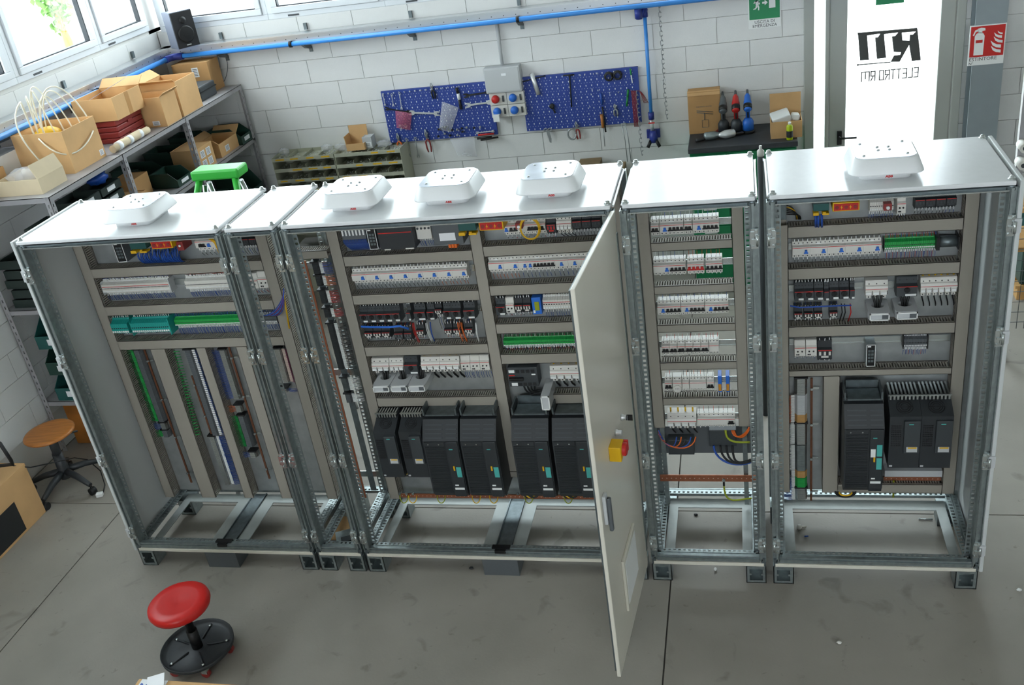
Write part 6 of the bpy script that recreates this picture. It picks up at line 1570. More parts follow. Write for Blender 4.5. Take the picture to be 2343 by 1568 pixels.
spanner((1092, 304), (1128, 300), .011, 'short spanner lying over red-handled tools', ring=False)
def pliers(p, q, label, m, spread=.018):
    a, b = T2(*p), T2(*q); d = b - a; L_ = d.length; u = d.normalized(); v = Vector((0, 1, 0)).cross(u)
    o = thing('pliers', label, 'pliers', tuple(b), 'pliers hanging on the tool boards'); mb = MB()
    for s in (-1, 1): mb.tube([a + v * s * .002, a + u * L_ * .2 + v * s * .009, a + u * L_ * .38], [.003, .007, .008], 6)
    mb.cyl(a + u * L_ * .38 + Vector((0, -.006, 0)), a + u * L_ * .38 + Vector((0, .006, 0)), .009, seg=10); mb.obj('jaw', 'toolsteel', o)
    mb = MB()
    for s in (-1, 1): mb.tube([a + u * L_ * .38 - v * s * .004, a + u * L_ * .55 + v * s * spread, a + u * L_ * .8 + v * s * spread * 1.05, b + v * s * spread * .7], [.006, .0075, .0075, .006], 7)
    mb.obj('grip', m, o); return o
pliers((908, 305), (918, 347), 'pliers with orange and black grips, below spanner board', 'orange'); pliers((972, 296), (984, 348), 'pliers with dark red grips, below spanner board', 'redplastic'); pliers((985, 190), (994, 226), 'small pliers with olive grips, top of spanner board', 'tool_dark', .012); pliers((1406, 238), (1410, 266), 'small needle pliers on the hacksaw board', 'toolsteel', .014)
pliers((1317, 278), (1325, 318), 'red-gripped cutters beside a tape ring', 'redplastic', .014)
def bag(pts, label, m, fill=None):
    o = thing('plastic_bag', label, 'bag', tuple(T2(*pts[2])), 'plastic bags hung on the back wall'); P = [T2(*p) for p in pts]; mb = MB()
    n = 5; vs = []
    for j in range(n + 1):
        for i in range(n + 1):
            s, t_ = i / n, j / n; q = (P[0] * (1 - s) + P[1] * s) * (1 - t_) + (P[3] * (1 - s) + P[2] * s) * t_; b_ = math.sin(math.pi * s) * math.sin(math.pi * t_) * .02; vs.append(q - Vector((0, .01 + b_ + random.uniform(0, .006), 0)))
    k = len(vs); vs += [v + Vector((0, .012, 0)) for v in vs]; fs = []
    for j in range(n):
        for i in range(n): q = j * (n + 1) + i; fs += [(q, q + 1, q + n + 2, q + n + 1), (k + q, k + q + n + 1, k + q + n + 2, k + q + 1)]
    mb.add(vs, fs, 0, True); mb.obj('film', m, o)
    if fill:
        mb = MB(); c = P[3] * .5 + P[2] * .5
        for _ in range(26): e = c + Vector((random.uniform(-.04, .04), -.012, random.uniform(.004, .04))); d = Vector((random.uniform(-1, 1), 0, random.uniform(-1, 1))).normalized() * .008; mb.cyl(e - d, e + d, .002, seg=5)
        mb.obj('contents', fill, o, kind='stuff')
    return o
bag([(905, 253), (943, 258), (939, 297), (908, 292)], 'pink plastic bag of screws on the spanner board', 'bag_pink', 'chrome'); bag([(1012, 232), (1050, 246), (1032, 302), (1005, 296)], 'clear plastic bag on the spanner board', 'bag', 'tool_dark'); bag([(1030, 318), (1085, 312), (1092, 358), (1048, 356)], 'crumpled clear bag hanging under the spanner board', 'bag', 'paper')
def stick(name, label, cat, segs, group=None):
    o = thing(name, label, cat, tuple(T2(*segs[-1][1])), group)
    for nm, p, q, r_, m in [(s + (None,) * (6 - len(s)))[0:0] or (s[0], s[1], s[2], s[3], s[4]) for s in [(('grip' if i == 0 else 'shaft'), a, b, r, m) for i, (a, b, r, m) in enumerate(segs)]]: MB().tube([T2(*p), T2(*q)], r_, 10).obj(nm, m, o)
    return o
stick('cutter_tool', 'black hand tool with white band on the spanner board', 'tool', [((1044, 201), (1048, 214), .013, 'tool_dark'), ((1048, 214), (1051, 228), .014, 'paper'), ((1051, 228), (1055, 250), .012, 'tool_dark')])
stick('tube_socket', 'chrome tubular box spanner with cross bar', 'spanner', [((1216, 168), (1232, 216), .019, 'chrome'), ((1193, 188), (1248, 173), .005, 'tool_dark')])
stick('t_handle', 'rusty T-handle key on the hacksaw board', 'tool', [((1289, 173), (1314, 171), .006, 'tool_dark'), ((1303, 172), (1308, 245), .006, 'tool_dark')])
stick('file_tool', 'long file with wooden handle hanging below the hacksaw board', 'file', [((1376, 262), (1380, 292), .013, 'wood'), ((1380, 292), (1384, 335), .004, 'toolsteel'), ((1374, 213), (1378, 240), .009, 'bluewire'), ((1378, 245), (1386, 302), .007, 'tool_dark')])
stick('marker_pen', 'green and white pen at the hacksaw board corner', 'pen', [((1442, 157), (1444, 172), .006, 'greenwire'), ((1444, 172), (1447, 190), .005, 'paper')])
stick('screwdriver', 'green-handled driver beside cable ties', 'screwdriver', [((1437, 205), (1436, 222), .009, 'greenwire'), ((1436, 222), (1434, 243), .008, 'greenwire')])
stick('red_driver', 'red-handled tool with black grips at the board foot', 'tool', [((1094, 309), (1130, 306), .008, 'red'), ((1092, 317), (1125, 313), .01, 'tool_dark'), ((1100, 321), (1140, 314), .008, 'tool_dark')])
for k, (px, py, r_) in enumerate(((1393, 175, .035), (1413, 172, .035))):
    q = T2(px, py); o = thing('cable_roll', ('small dark wire roll on the hacksaw board nearer the T-handle key', 'small dark wire roll on the hacksaw board nearer the green pen')[k], 'roll', tuple(q - Vector((0, 0, r_))), 'dark wire rolls'); mb = MB(); [mb.tube([q + Vector((math.cos(t_) * (r_ - .004 * j), -.008 * j, math.sin(t_) * (r_ - .004 * j))) for t_ in [2 * math.pi * i / 14 for i in range(15)]], .006, 6) for j in range(3)]; mb.obj('coil', 'tool_dark', o)
q = T2(1263, 243); o = thing('pipe_ratchet', 'small black ratchet wrench hung on the hacksaw board', 'wrench', tuple(q)); MB().lathe([(.022, .004), (.022, -.01), (.01, -.012)], q, 16, 0, 'y').obj('head', 'tool_dark', o); MB().tube([q, q + Vector((.02, 0, -.06))], .007, 8).obj('handle', 'tool_dark', o)
q = T2(1309, 307); o = thing('tape_ring', 'silver tape ring hanging beside red cutters', 'tape', tuple(q - Vector((0, 0, .05)))); MB().tube([q + Vector((.036 * math.cos(t_), 0, .045 * math.sin(t_))) for t_ in [2 * math.pi * i / 18 for i in range(19)]], .008, 8).obj('ring', 'toolsteel', o)
q = T2(1254, 305); o = thing('scissors', 'grey shears with ring grips hanging under the hacksaw board', 'scissors', tuple(q - Vector((0, 0, .08)))); mb = MB(); [mb.tube([q + Vector((s * .018 + .015 * math.cos(t_), 0, .03 + .013 * math.sin(t_))) for t_ in [2 * math.pi * i / 12 for i in range(13)]], .004, 6) for s in (-1, 1)]; mb.prism([(q.x - .012, q.z + .02), (q.x + .012, q.z + .02), (q.x + .024, q.z - .05), (q.x + .02, q.z - .085), (q.x + .006, q.z - .08)], YT - .004, YT + .002, 'xz'); mb.obj('blades', 'toolsteel', o)
o = thing('cable_ties', 'dark red wire harness hanging over the board edge', 'wires', tuple(T2(1456, 290))); mb = MB()
for i in range(6): p0, p1 = T2(1444 + 2 * i, 208), T2(1452 + 2 * i, 290); mb.tube(bez(p0, p0 + Vector((.01, -.02, .03)), p1 + Vector((0, -.03, .12)), p1, 8), .003, 5)
for i in range(4): p0, p1 = T2(1458, 208), T2(1474 + 3 * i, 236); mb.tube(bez(p0, p0 + Vector((.03, -.02, .02)), p1 + Vector((-.01, -.01, .04)), p1, 6), .0025, 5)
mb.obj('strands', 'redplastic', o)
o = thing('hex_rods', 'pair of bent grey rods hanging below the hacksaw board', 'rods', tuple(T2(1437, 365))); mb = MB(); [mb.tube([T2(a, 282), T2(a + 8, 320), T2(a + 14, 370)], .004, 6) for a in (1422, 1430)]; mb.tube([T2(1420, 284), T2(1432, 281)], .004, 6); mb.obj('rod', 'toolsteel', o)
for k, (px, py) in enumerate([(1005 + 13 * (i % 8), 296 - 1.2 * (i % 8) + (14 if i > 7 else 0)) for i in range(13)]):
    q = T2(px + random.uniform(-4, 4), py + random.uniform(-6, 4)); o = MB().lathe([(.006, .006), (.0095, .004), (.0095, -.012), (.005, -.013)], (0, 0, 0), 10, 0, 'y').obj('socket_bit', 'toolsteel' if k % 2 else 'tool_dark'); o.location = q; tag(o, 'small socket stuck on the lower spanner board', 'socket bit', 'sockets on the spanner board')

# ---- socket box with conduit and four sockets
b0, b1 = at(1113, 216, y=YB - .1), at(1187, 150, y=YB - .1)
sb = thing('socket_box', 'grey wall enclosure with conduit above four sockets', 'enclosure', ((b0.x + b1.x) / 2, YB - .05, b0.z))
MB().box(b0.x, b1.x, YB - .1, YB - .001, b0.z, b1.z).obj('enclosure', 'lightgrey', sb, bevel=.008); MB().box(b0.x + .012, b1.x - .012, YB - .104, YB - .1, b0.z + .012, b1.z - .012).obj('lid', 'lightgrey', sb, bevel=.003)
MB().box(b0.x + .15, b0.x + .19, YB - .1052, YB - .104, b1.z - .07, b1.z - .05).obj('sticker', 'paper', sb); MB().tube([((b0.x + b1.x) / 2, YB - .03, b1.z), ((b0.x + b1.x) / 2, YB - .03, 2.27)], .014, 10).obj('conduit', 'lightgrey', sb)
w_ = (b1.x - b0.x) / 2; hh = .105
for i in range(2):
    for j in range(2):
        x0, z1 = b0.x + .012 + w_ * i * .98, b0.z - .002 - hh * j; cc = 'red' if (i, j) == (0, 0) else 'blue'
        o = thing('industrial_socket', {(0, 0): 'socket with red flap under the wall enclosure', (1, 0): 'socket with blue flap beside the red one', (0, 1): 'socket with blue flap holding a white adaptor', (1, 1): 'socket with blue flap below another blue one'}[(i, j)], 'socket', (x0 + w_ / 2, YB - .04, z1 - hh), 'interlocked sockets on the back wall')
        MB().box(x0, x0 + w_ - .006, YB - .07, YB - .001, z1 - hh, z1 - .004).obj('plate', 'white_dev', o, bevel=.003); q = Vector((x0 + w_ * .34, YB - .07, z1 - hh * .5)); MB().lathe([(.034, 0), (.034, -.012), (.03, -.028), (.006, -.034)], q, 20, 0, 'y').obj('flap', cc, o); MB().box(x0 + w_ * .72, x0 + w_ * .82, YB - .08, YB - .07, q.z - .025, q.z + .025).obj('switch_lever', 'char2', o)
        if (i, j) == (0, 1): MB().box(q.x - .03, q.x + .025, YB - .13, YB - .09, q.z - .075, q.z - .015).obj('adaptor', 'white', o, bevel=.003)
# ---- chains
link_me = MB().tube([Vector((.0095 * math.cos(t_), 0, (.011 if math.sin(t_) >= 0 else -.011) + .0095 * math.sin(t_))) for t_ in [2 * math.pi * i / 12 for i in range(13)]], .0028, 5).mesh('link', 'toolsteel')
def chain(p, q, label, y):
    a, b = at(*p, y=y), at(*q, y=y); d = b - a; n = int(d.length / .035); o = thing('chain', label, 'chain', tuple(b), 'hanging chains on the back wall')
    for i in range(n):
        k = place('link', link_me, o); k.location = a + d * (i / n) + Vector((random.uniform(-.002, .002), 0, 0)); k.rotation_euler = (0, -math.atan2(d.x, -d.z), R(10) if i % 2 else R(75))
chain((1508, 0), (1520, 183), 'upper steel chain hanging right of the air drop', YB - .06); chain((1519, 188), (1528, 277), 'lower doubled steel chain hooked on the longer chain', YB - .06); chain((1457, 213), (1470, 360), 'steel chain hanging over the tool board edge', YB - .07)
q = at(1519, 188, y=YB - .06); o = thing('chain_hook', 'steel hook joining the two chains', 'hook', tuple(q - Vector((0, 0, .04)))); MB().tube([q + Vector((.0, 0, .03)), q + Vector((.012, 0, .015)), q + Vector((.004, 0, -.005)), q + Vector((-.01, 0, .0)), q + Vector((-.014, 0, .014))], .004, 6).obj('hook_body', 'chrome', o)

# ---- grey small-parts rack below the boards
RX = (-.50, .10, .72); RY = YB - .26; RZ0, RZ1 = .45, 1.315
for u, lb in ((0, 'grey compartment rack of screws next to the shelving'), (1, 'grey compartment rack of screws under the spanner board')):
    x0, x1 = RX[u] + .004, RX[u + 1] - .004; o = thing('parts_rack', lb, 'rack', ((x0 + x1) / 2, YB - .13, RZ0), 'grey small-parts racks')
    mb = MB(); mb.box(x0, x0 + .004, RY, YB - .002, RZ0, RZ1); mb.box(x1 - .004, x1, RY, YB - .002, RZ0, RZ1); mb.box(x0, x1, YB - .006, YB - .002, RZ0, RZ1); mb.obj('side_sheet', 'rack_grey', o)
    for k in range(8):
        z = RZ1 - .1 * k; mb = MB(); mb.box(x0 + .004, x1 - .004, RY + .03, YB - .006, z - .004 - .03, z - .03); mb.box(x0 + .004, x1 - .004, RY, RY + .004, z - .034, z - .002); mb.obj('shelf', 'rack_grey', o)
        mb = MB(); [mb.box(x0 + (x1 - x0) * f - .002, x0 + (x1 - x0) * f + .002, RY + .03, YB - .006, z - .03, z + .02 if k else z) for f in (.25, .5, .75)]; mb.each('divider', 'rack_grey', o)
        if k < 5:
            mb = MB(); [mb.box(x0 + (x1 - x0) * f, x0 + (x1 - x0) * f + .06 + random.uniform(0, .03), RY - .001, RY, z - .024, z - .012) for f in (.06, .3, .56, .8) if random.random() < .85]; mb.each('yellow_label', 'yellow', o)
            mb = MB()
            for _ in range(70): c = Vector((random.uniform(x0 + .02, x1 - .02), random.uniform(RY + .05, YB - .05), z - .026)); d = Vector((random.uniform(-1, 1), random.uniform(-1, 1), .3)).normalized() * .008; mb.cyl(c - d, c + d, .003, seg=5)
            mb.obj('loose_screws', 'chrome', o, kind='stuff')
    MB().box(x0 - .003, x1 + .003, RY, RY + .03, RZ0 - .45, RZ0).obj('stand', 'rack_grey', o)
carton('small open tan box on top of the grey rack', (at(822, 345, y=YB - .15).x, YB - .15, RZ1 + .001), .17, .13, .06, 0, 'cardboard', (('y', 1, 1.0), ('x', -1, .4)), flap_ang=5, group=None)
carton('small grey and yellow printed box on the grey rack', (at(847, 335, y=YB - .13).x, YB - .13, RZ1 + .001), .085, .1, .1, 0, 'lightgrey', False, open_=False, group=None, labels=(('y', 0, .035, .07, .04),))
for k, (px, py, r_) in enumerate(((650, 348, .04), (748, 335, .045), (782, 340, .045), (880, 335, .05))):
    q = at(px, py, y=YB - .15); o = thing('plastic_bag', ('crumpled clear bag at the rack end near shelving', 'crumpled clear bag left of the small open box', 'crumpled clear bag touching the small open box', 'crumpled clear bag at the rack end under the spanners')[k], 'bag', (q.x, q.y, RZ1), 'plastic bags on the grey rack'); MB().blob((q.x, q.y, RZ1 + .026), (r_ * 1.3, r_, .03), noise=.25, seg=14, rings=8).obj('film', 'bag', o)
# wood planks and a green crate top behind the widest cabinet
for px0, px1, py, h, lb in ((1322, 1372, 360, -.02, 'stack of brown wooden planks behind the roof vent'), (1374, 1428, 366, -.035, 'low brown wooden plank beside the stack')):
    q0, q1 = at(px0, py + 10, y=YB - .2), at(px1, py + 10, y=YB - .2); o = thing('timber', lb, 'timber', ((q0.x + q1.x) / 2, YB - .15, q0.z + h - .46)); [MB().box(q0.x, q1.x, YB - .25, YB - .05, q0.z + h - .115 * (j + 1), q0.z + h - .115 * j - .005).obj('plank', 'timber', o) for j in range(4)]
# ---- green workbench cabinet with tools on top
ZB_ = 1.215
wb = thing('workbench', 'green tool bench with dark top beside the exit door', 'workbench', (3.58, 3.85, 0))
bx0, bx1, by0, by1 = 3.172, 4.0, 3.55, YB - .02
MB().box(bx0, bx1, by0, by1, ZB_ - .045, ZB_).obj('top', 'bench_top', wb, bevel=.006)
MB().box(bx0 + .01, bx1 - .01, by0 + .03, by1, 0, ZB_ - .046).obj('carcass', 'bench_green', wb)
for k in range(4): d_ = MB().box(bx0 + .015, bx0 + .3, by0 + .012, by0 + .03, ZB_ - .06 - .2 * (k + 1), ZB_ - .065 - .2 * k).obj('drawer', 'bench_green', wb, bevel=.003); mb = MB(); mb.box(bx0 + .1, bx0 + .2, by0 - .004, by0 + .012, ZB_ - .12 - .2 * k, ZB_ - .1 - .2 * k); mb.obj('handle', 'chrome', d_)
MB().box(bx0 + .32, bx1 - .02, by0 + .018, by0 + .03, .1, ZB_ - .06).obj('door', 'bench_green', wb)
q0, q1 = at(1577, 298, y=3.93), at(1650, 295, y=3.93); w_ = q1.x - q0.x; hb = .34
cb = thing('tool_carton', 'tall printed carton of a rivet gun on the bench', 'box', ((q0.x + q1.x) / 2, 3.98, ZB_ + .0005), world=False)
prt(MB().box(-w_ / 2, w_ / 2, -.05, .08, 0, hb), 'carton', 'cardboard2', cb, bevel=.002); prt(MB().cbox((0, -.05, hb - .01), (w_, .002, .04), rot=(R(-14), 0, 0)), 'lid_flap', 'cardboard', cb)
mb = MB(); mb.tube([(-.06, -.0512, .19), (.07, -.0512, .17)], .003, 4); mb.tube([(-.06, -.0512, .175), (.07, -.0512, .155)], .003, 4); mb.tube([(.0, -.0512, .17), (.0, -.0512, .11)], .003, 4); mb.tube([(-.02, -.0512, .05), (-.02, -.0512, .11), (.03, -.0512, .11), (.03, -.0512, .05), (-.02, -.0512, .05)], .002, 4); text_mesh(mb, 'PNEUMATIC RIVETER', (-.062, -.0508, .215), (1, 0, 0), (0, 0, 1), .013, sx=1.0); prt(mb, 'print', 'grey_dev', cb)
prt(MB().prism([(w_ / 2 - .06, .001), (w_ / 2, .001), (w_ / 2, .045)], -.0512, -.0503, 'xz'), 'red_corner', 'redplastic', cb)
def rivet_gun(px, label, body, cup, yy=3.86):
    x = at(px, 292, y=yy).x; o = thing('rivet_gun', label, 'rivet gun', (x, yy, ZB_ + .0005), 'rivet guns standing on the bench', world=False)
    prt(MB().lathe([(.045, 0), (.05, .005), (.05, .02), (.046, .024)], seg=20), 'rubber_base', 'black', o); prt(MB().lathe([(.044, .024), (.044, .09), (.03, .115), (.02, .12)], seg=20), 'cylinder', cup, o)
    prt(MB().tube([(0, .01, .11), (0, .0, .17), (0, -.01, .21)], [.018, .017, .02], 12), 'handle', body, o)
    M = Matrix.Rotation(R(-52), 3, 'X'); prt(MB().lathe([(.018, -.07), (.03, -.06), (.032, -.02), (.03, .02), (.026, .03), (.022, .07), (.012, .09)], (0, 0, .235), 16, 0, 'z', M=M), 'barrel', body, o); prt(MB().lathe([(.011, .09), (.009, .13)], (0, 0, .235), 10, 0, 'z', M=M), 'nose', 'grey_dev', o)
    prt(MB().lathe([(.033, -.055), (.0335, -.015)], (0, 0, .235), 16, 0, 'z', M=M), 'sleeve', 'black', o); prt(MB().box(-.006, .006, -.035, -.018, .13, .18), 'trigger', 'black', o); return o
rivet_gun(1656, 'black rivet gun with grey neck on the bench', 'grey_dev', 'char'); rivet_gun(1685, 'red rivet gun between black and blue ones', 'red', 'char2'); rivet_gun(1712, 'blue rivet gun standing on the bench', 'blue', 'blue')
def air_tool(px, py, label, a1, m1):
    q = at(px, py, z=ZB_ + .03); o = thing('air_tool', label, 'air tool', (q.x, q.y, ZB_ + .001), 'air tools lying on the bench', world=False, rotz=R(a1)); prt(MB().lathe([(.02, -.06), (.032, -.05), (.034, .02), (.02, .06), (.01, .075)], (0, 0, .034), 14, 0, 'x'), 'body', m1, o); prt(MB().tube([(-.03, 0, .03), (-.07, -.02, .02), (-.13, -.03, .016)], .014, 8), 'handle', 'tool_dark', o); return o
air_tool(1628, 312, 'silver air wrench lying on the bench', 10, 'galv'); air_tool(1665, 308, 'silver and orange air drill lying on the bench', -165, 'chrome')
q0, q1 = at(1764, 306, y=3.62), at(1836, 300, y=3.62)
def foam(o, w, d, h): mb = MB(); mb.cbox((-.04, 0, h + .01), (w * .6, d * .7, .06), rot=(R(10), R(-14), R(6))); mb.cbox((.07, .02, h), (w * .25, d * .6, .05), rot=(R(-8), R(8), 0)); prt(mb, 'foam_packing', 'white', o, bevel=.01)
carton('open tan box with white packing foam on the bench', ((q0.x + q1.x) / 2, 3.74, ZB_ + .0005), q1.x - q0.x, .2, .13, 0, 'cardboard', (('y', 1, .85),), flap_ang=0, group=None, inner=foam)
q = at(1807, 312, y=3.59); o = thing('spray_can', 'lime green spray can in front of the foam box', 'spray can', (q.x, 3.6, ZB_ + .0005), world=False); prt(MB().lathe([(.022, 0), (.024, .004), (.024, .1), (.02, .112), (.01, .118)], seg=18), 'can', 'spray', o); prt(MB().lathe([(.0243, .02), (.0243, .07)], seg=18, caps=False), 'dark_label', 'dark', o); prt(MB().lathe([(.011, .118), (.011, .135), (.006, .138)], seg=12), 'nozzle', 'white', o)
mb = MB(); text_mesh(mb, 'CUCCIOLO', (-.019, -.0246, .05), (1, 0, 0), (0, 0, 1), .008) if 0 else text_mesh(mb, 'Scocciante', (-.0195, -.0246, .048), (1, 0, 0), (0, 0, 1), .0085) if 0 else None
# bottle top behind the gap between cabinets
q = at(1740, 345, y=1.6); o = thing('gas_torch', 'white-capped nozzle seen in the gap between the last cabinets', 'nozzle', (q.x, 1.6, 0)); MB().cyl((q.x, 1.6, 0), (q.x, 1.6, q.z - .03), .02, seg=12).obj('stand_tube', 'char2', o); MB().lathe([(.02, -.03), (.02, .0), (.008, .012), (.008, .03)], (q.x, 1.6, q.z), 12).obj('cap', 'white_dev', o)

# ---- signs
def sign(px0, px1, pyt, pyb, label, y=YB - .004):
    a, b = at(px0, pyb, y=y), at(px1, pyb - 3, y=y); t_ = at(px0, pyt, y=y)
    o = thing('wall_sign', label, 'sign', ((a.x + b.x) / 2, y, a.z)); return o, a.x, b.x, a.z, t_.z, y
o, x0, x1, z0, z1, y = sign(1713, 1787, -16, 67, 'green emergency exit sign with running figure')
z1 = z0 + (x1 - x0) * 1.32
MB().box(x0, x1, y - .003, y + .003, z0, z1).obj('board', 'white', o)
w_ = x1 - x0; gx0, gx1, gz0, gz1 = x0 + .008, x1 - .008, z0 + w_ * .28, z1 - .008
MB().box(gx0, gx1, y - .0042, y - .003, gz0, gz1).obj('green_field', 'sign_green', o); gw, gh = gx1 - gx0, gz1 - gz0
F = lambda u, v: (gx0 + gw * u, gz0 + gw * v)
mb = MB(); ya, yb = y - .0052, y - .0042
mb.prism([F(.65, .34), F(.86, .34), F(.86, .78), F(.65, .78)], ya, yb, 'xz'); mb.prism([F(.43, .50), F(.51, .50), F(.51, .44), F(.61, .53), F(.51, .62), F(.51, .56), F(.43, .56)], ya, yb, 'xz')
c = F(.345, .66); mb.cyl((c[0], ya, c[1]), (c[0], yb, c[1]), gw * .04, seg=14); mb.prism([F(.2, .62), F(.3, .625), F(.33, .58), F(.3, .45), F(.22, .46)], ya, yb, 'xz'); mb.prism([F(.14, .54), F(.17, .52), F(.22, .58), F(.3, .6), F(.27, .625), F(.2, .62)], ya, yb, 'xz'); mb.prism([F(.3, .56), F(.32, .48), F(.36, .5), F(.35, .53), F(.32, .6)], ya, yb, 'xz')
mb.prism([F(.24, .46), F(.31, .46), F(.335, .4), F(.325, .3), F(.29, .3), F(.29, .38)], ya, yb, 'xz'); mb.prism([F(.22, .46), F(.29, .46), F(.26, .4), F(.22, .34), F(.13, .33), F(.14, .36), F(.2, .38)], ya, yb, 'xz'); mb.obj('pictogram', 'white', o)
mb = MB(); text_mesh(mb, 'USCITA DI', (x0 + w_ * .5, y - .0036, z0 + w_ * .15), (1, 0, 0), (0, 0, 1), w_ * .135, align='CENTER', sx=1.0); text_mesh(mb, 'EMERGENZA', (x0 + w_ * .5, y - .0036, z0 + w_ * .03), (1, 0, 0), (0, 0, 1), w_ * .135, align='CENTER', sx=.98); mb.obj('lettering', 'char', o)
y = YB - .166; a, b, t_ = at(2213, 153, y=y), at(2295, 148, y=y), at(2219, 60, y=y); x0, x1, z0, z1 = a.x, b.x, a.z + .006, t_.z
o = thing('wall_sign', 'red fire extinguisher sign on the grey column', 'sign', ((x0 + x1) / 2, y, z0)); w_ = x1 - x0; MB().box(x0, x1, y - .003, y + .0055, z0, z1).obj('board', 'white', o); fz0, fz1, fx0 = z0 + w_ * .25, z1 - w_ * .03, x0 + w_ * .03; fw = w_ * .94; fh = fz1 - fz0
MB().box(fx0, fx0 + fw, y - .0042, y - .003, fz0, fz1).obj('red_field', 'sign_red', o); F = lambda u, v: (fx0 + fw * u, fz0 + fh * v); ya, yb = y - .0052, y - .0042; mb = MB()
mb.prism([F(.12, .06), F(.4, .06), F(.41, .68), F(.37, .76), F(.31, .8), F(.36, .82), F(.36, .9), F(.3, .92), F(.22, .92), F(.22, .86), F(.12, .82), F(.1, .72), F(.06, .72), F(.08, .84), F(.2, .92), F(.24, .8), F(.16, .76), F(.13, .68)][:4] + [F(.31, .8), F(.23, .8), F(.16, .76), F(.12, .68)], ya, yb, 'xz')
mb.prism([F(.22, .78), F(.33, .78), F(.33, .84), F(.42, .86), F(.41, .93), F(.3, .95), F(.2, .93)], ya, yb, 'xz'); mb.prism([F(.06, .72), F(.1, .7), F(.14, .82), F(.22, .85), F(.22, .92), F(.12, .88)], ya, yb, 'xz')
for k, (u, v, s) in enumerate(((.62, .08, 1.), (.6, .24, 1.05), (.68, .4, .9), (.68, .56, .8), (.78, .68, .5))):
    A_, B_ = [(0, .24), (.06, .1), (.16, .03), (.3, .0)], [(.0, .25), (.09, .17), (.18, .12), (.3, .1)]
    for i in range(3): mb.prism([F(u + A_[i][0] * s, v + A_[i][1] * s), F(u + A_[i + 1][0] * s, v + A_[i + 1][1] * s), F(u + B_[i + 1][0] * s, v + B_[i + 1][1] * s), F(u + B_[i][0] * s, v + B_[i][1] * s)], ya, yb, 'xz')
mb.obj('pictogram', 'white', o); MB().box(*[F(.16, 0)[0], F(.36, 0)[0]], ya - .001, ya, F(0, .46)[1], F(0, .56)[1]).obj('label_patch', 'sign_red', o)
mb = MB(); text_mesh(mb, 'ESTINTORE', (x0 + w_ * .03, y - .0036, z0 + w_ * .135), (1, 0, 0), (0, 0, 1), w_ * .14, sx=1.08); text_mesh(mb, 'N\u00b0', (x0 + w_ * .03, y - .0036, z0 + w_ * .02), (1, 0, 0), (0, 0, 1), w_ * .11); mb.obj('lettering', 'char', o)

# ---- ladder top behind the terminal cabinet
q0, q1 = at(443, 408, y=1.15), at(551, 400, y=1.15); zt = at(450, 396, y=1.1).z
ld = thing('step_ladder', 'green-topped step ladder behind the terminal cabinet', 'ladder', ((q0.x + q1.x) / 2, 1.25, 0))
MB().box(q0.x, q1.x, 1.12, 1.26, zt - .06, zt).obj('top_cap', 'ladder_green', ld, bevel=.012)
mb = MB()
for x, s in ((q0.x + .04, -1), (q1.x - .04, 1)): mb.tube([(x, 1.15, zt - .05), (x + s * .05, 1.02, zt - .28)], .022, 8)
mb.obj('top_leg', 'ladder_green', ld)
for x, s in ((q0.x + .05, -1), (q1.x - .05, 1)):
    for y1 in (.68, 1.75): MB().cyl((x, 1.17 if y1 < 1 else 1.22, zt - .1), (x + s * .12, y1, 0), .016, seg=8).obj('rail', 'alu', ld)
for k in range(6): f = (k + 1) / 7; MB().box(q0.x - .1 * f + .05, q1.x + .1 * f - .05, 1.17 - .49 * f - .03, 1.17 - .49 * f + .03, (zt - .1) * (1 - f), (zt - .1) * (1 - f) + .02).obj('step', 'alu', ld)
# ---- stools
c = at(450, 1474, z=.1); rs = thing('roller_stool', 'red padded roller stool with black dish base', 'stool', (c.x, c.y, 0), world=False)
prt(MB().lathe([(.02, .082), (.05, .085), (.06, .078), (.16, .076), (.182, .082), (.186, .096), (.19, .096), (.188, .075), (.17, .064), (.02, .06)], seg=40), 'dish', 'char', rs)
mb = MB()
for i in range(5): a = R(72 * i + 20); mb.tube([(.05 * math.cos(a), .05 * math.sin(a), .082), (.165 * math.cos(a), .165 * math.sin(a), .0785)], .005, 6)
prt(mb, 'rib', 'char', rs); prt(MB().tube([(0, 0, .07), (0, 0, .2)], .028, 14), 'column_sleeve', 'black', rs); prt(MB().tube([(0, 0, .2), (0, 0, .36)], .02, 14), 'column', 'black', rs)
s0, s1 = at(340, 1390, z=.39), at(478, 1360, z=.39); off = Vector(((s0.x + s1.x) / 2 - c.x, 0, 0)); e = at(408, 1378, z=.39); off = Vector((e.x - c.x, e.y - c.y, 0))
prt(MB().lathe([(.05, .345), (.135, .345), (.152, .355), (.158, .372), (.155, .39), (.14, .402), (.1, .4), (.03, .393), (.001, .392)], (off.x, off.y, 0), 40), 'seat', 'seat_red', rs)
prt(MB().box(off.x - .12, off.x + .05, off.y - .03, off.y + .03, .335, .345), 'seat_plate', 'black', rs); prt(MB().tube([(off.x - .05, off.y, .338), (off.x - .15, off.y - .06, .33)], .006, 6), 'lever', 'black', rs)
for i in range(5):
    a = R(72 * i + 20); x, y = .15 * math.cos(a), .15 * math.sin(a); mb = MB(); mb.cyl((x, y - .011, .024), (x, y + .011, .024), .024, seg=14); w_ = prt(mb, 'caster', 'redplastic', rs); prt(MB().box(x - .016, x + .016, y - .016, y + .016, .03, .066), 'fork', 'zinc', w_); prt(MB().lathe([(.008, .08), (.008, .084), (.003, .087)], (x, y, 0), 10), 'nut', 'zinc', w_)
c = at(148, 1080, z=.12); ws = thing('work_stool', 'wooden-seated swivel stool with black star base', 'stool', (c.x, c.y, 0), world=False, rotz=R(8))
e = at(121, 1001, z=.46); of = Matrix.Rotation(R(-8), 3, 'Z') @ Vector((e.x - c.x, e.y - c.y, 0)); of *= .35
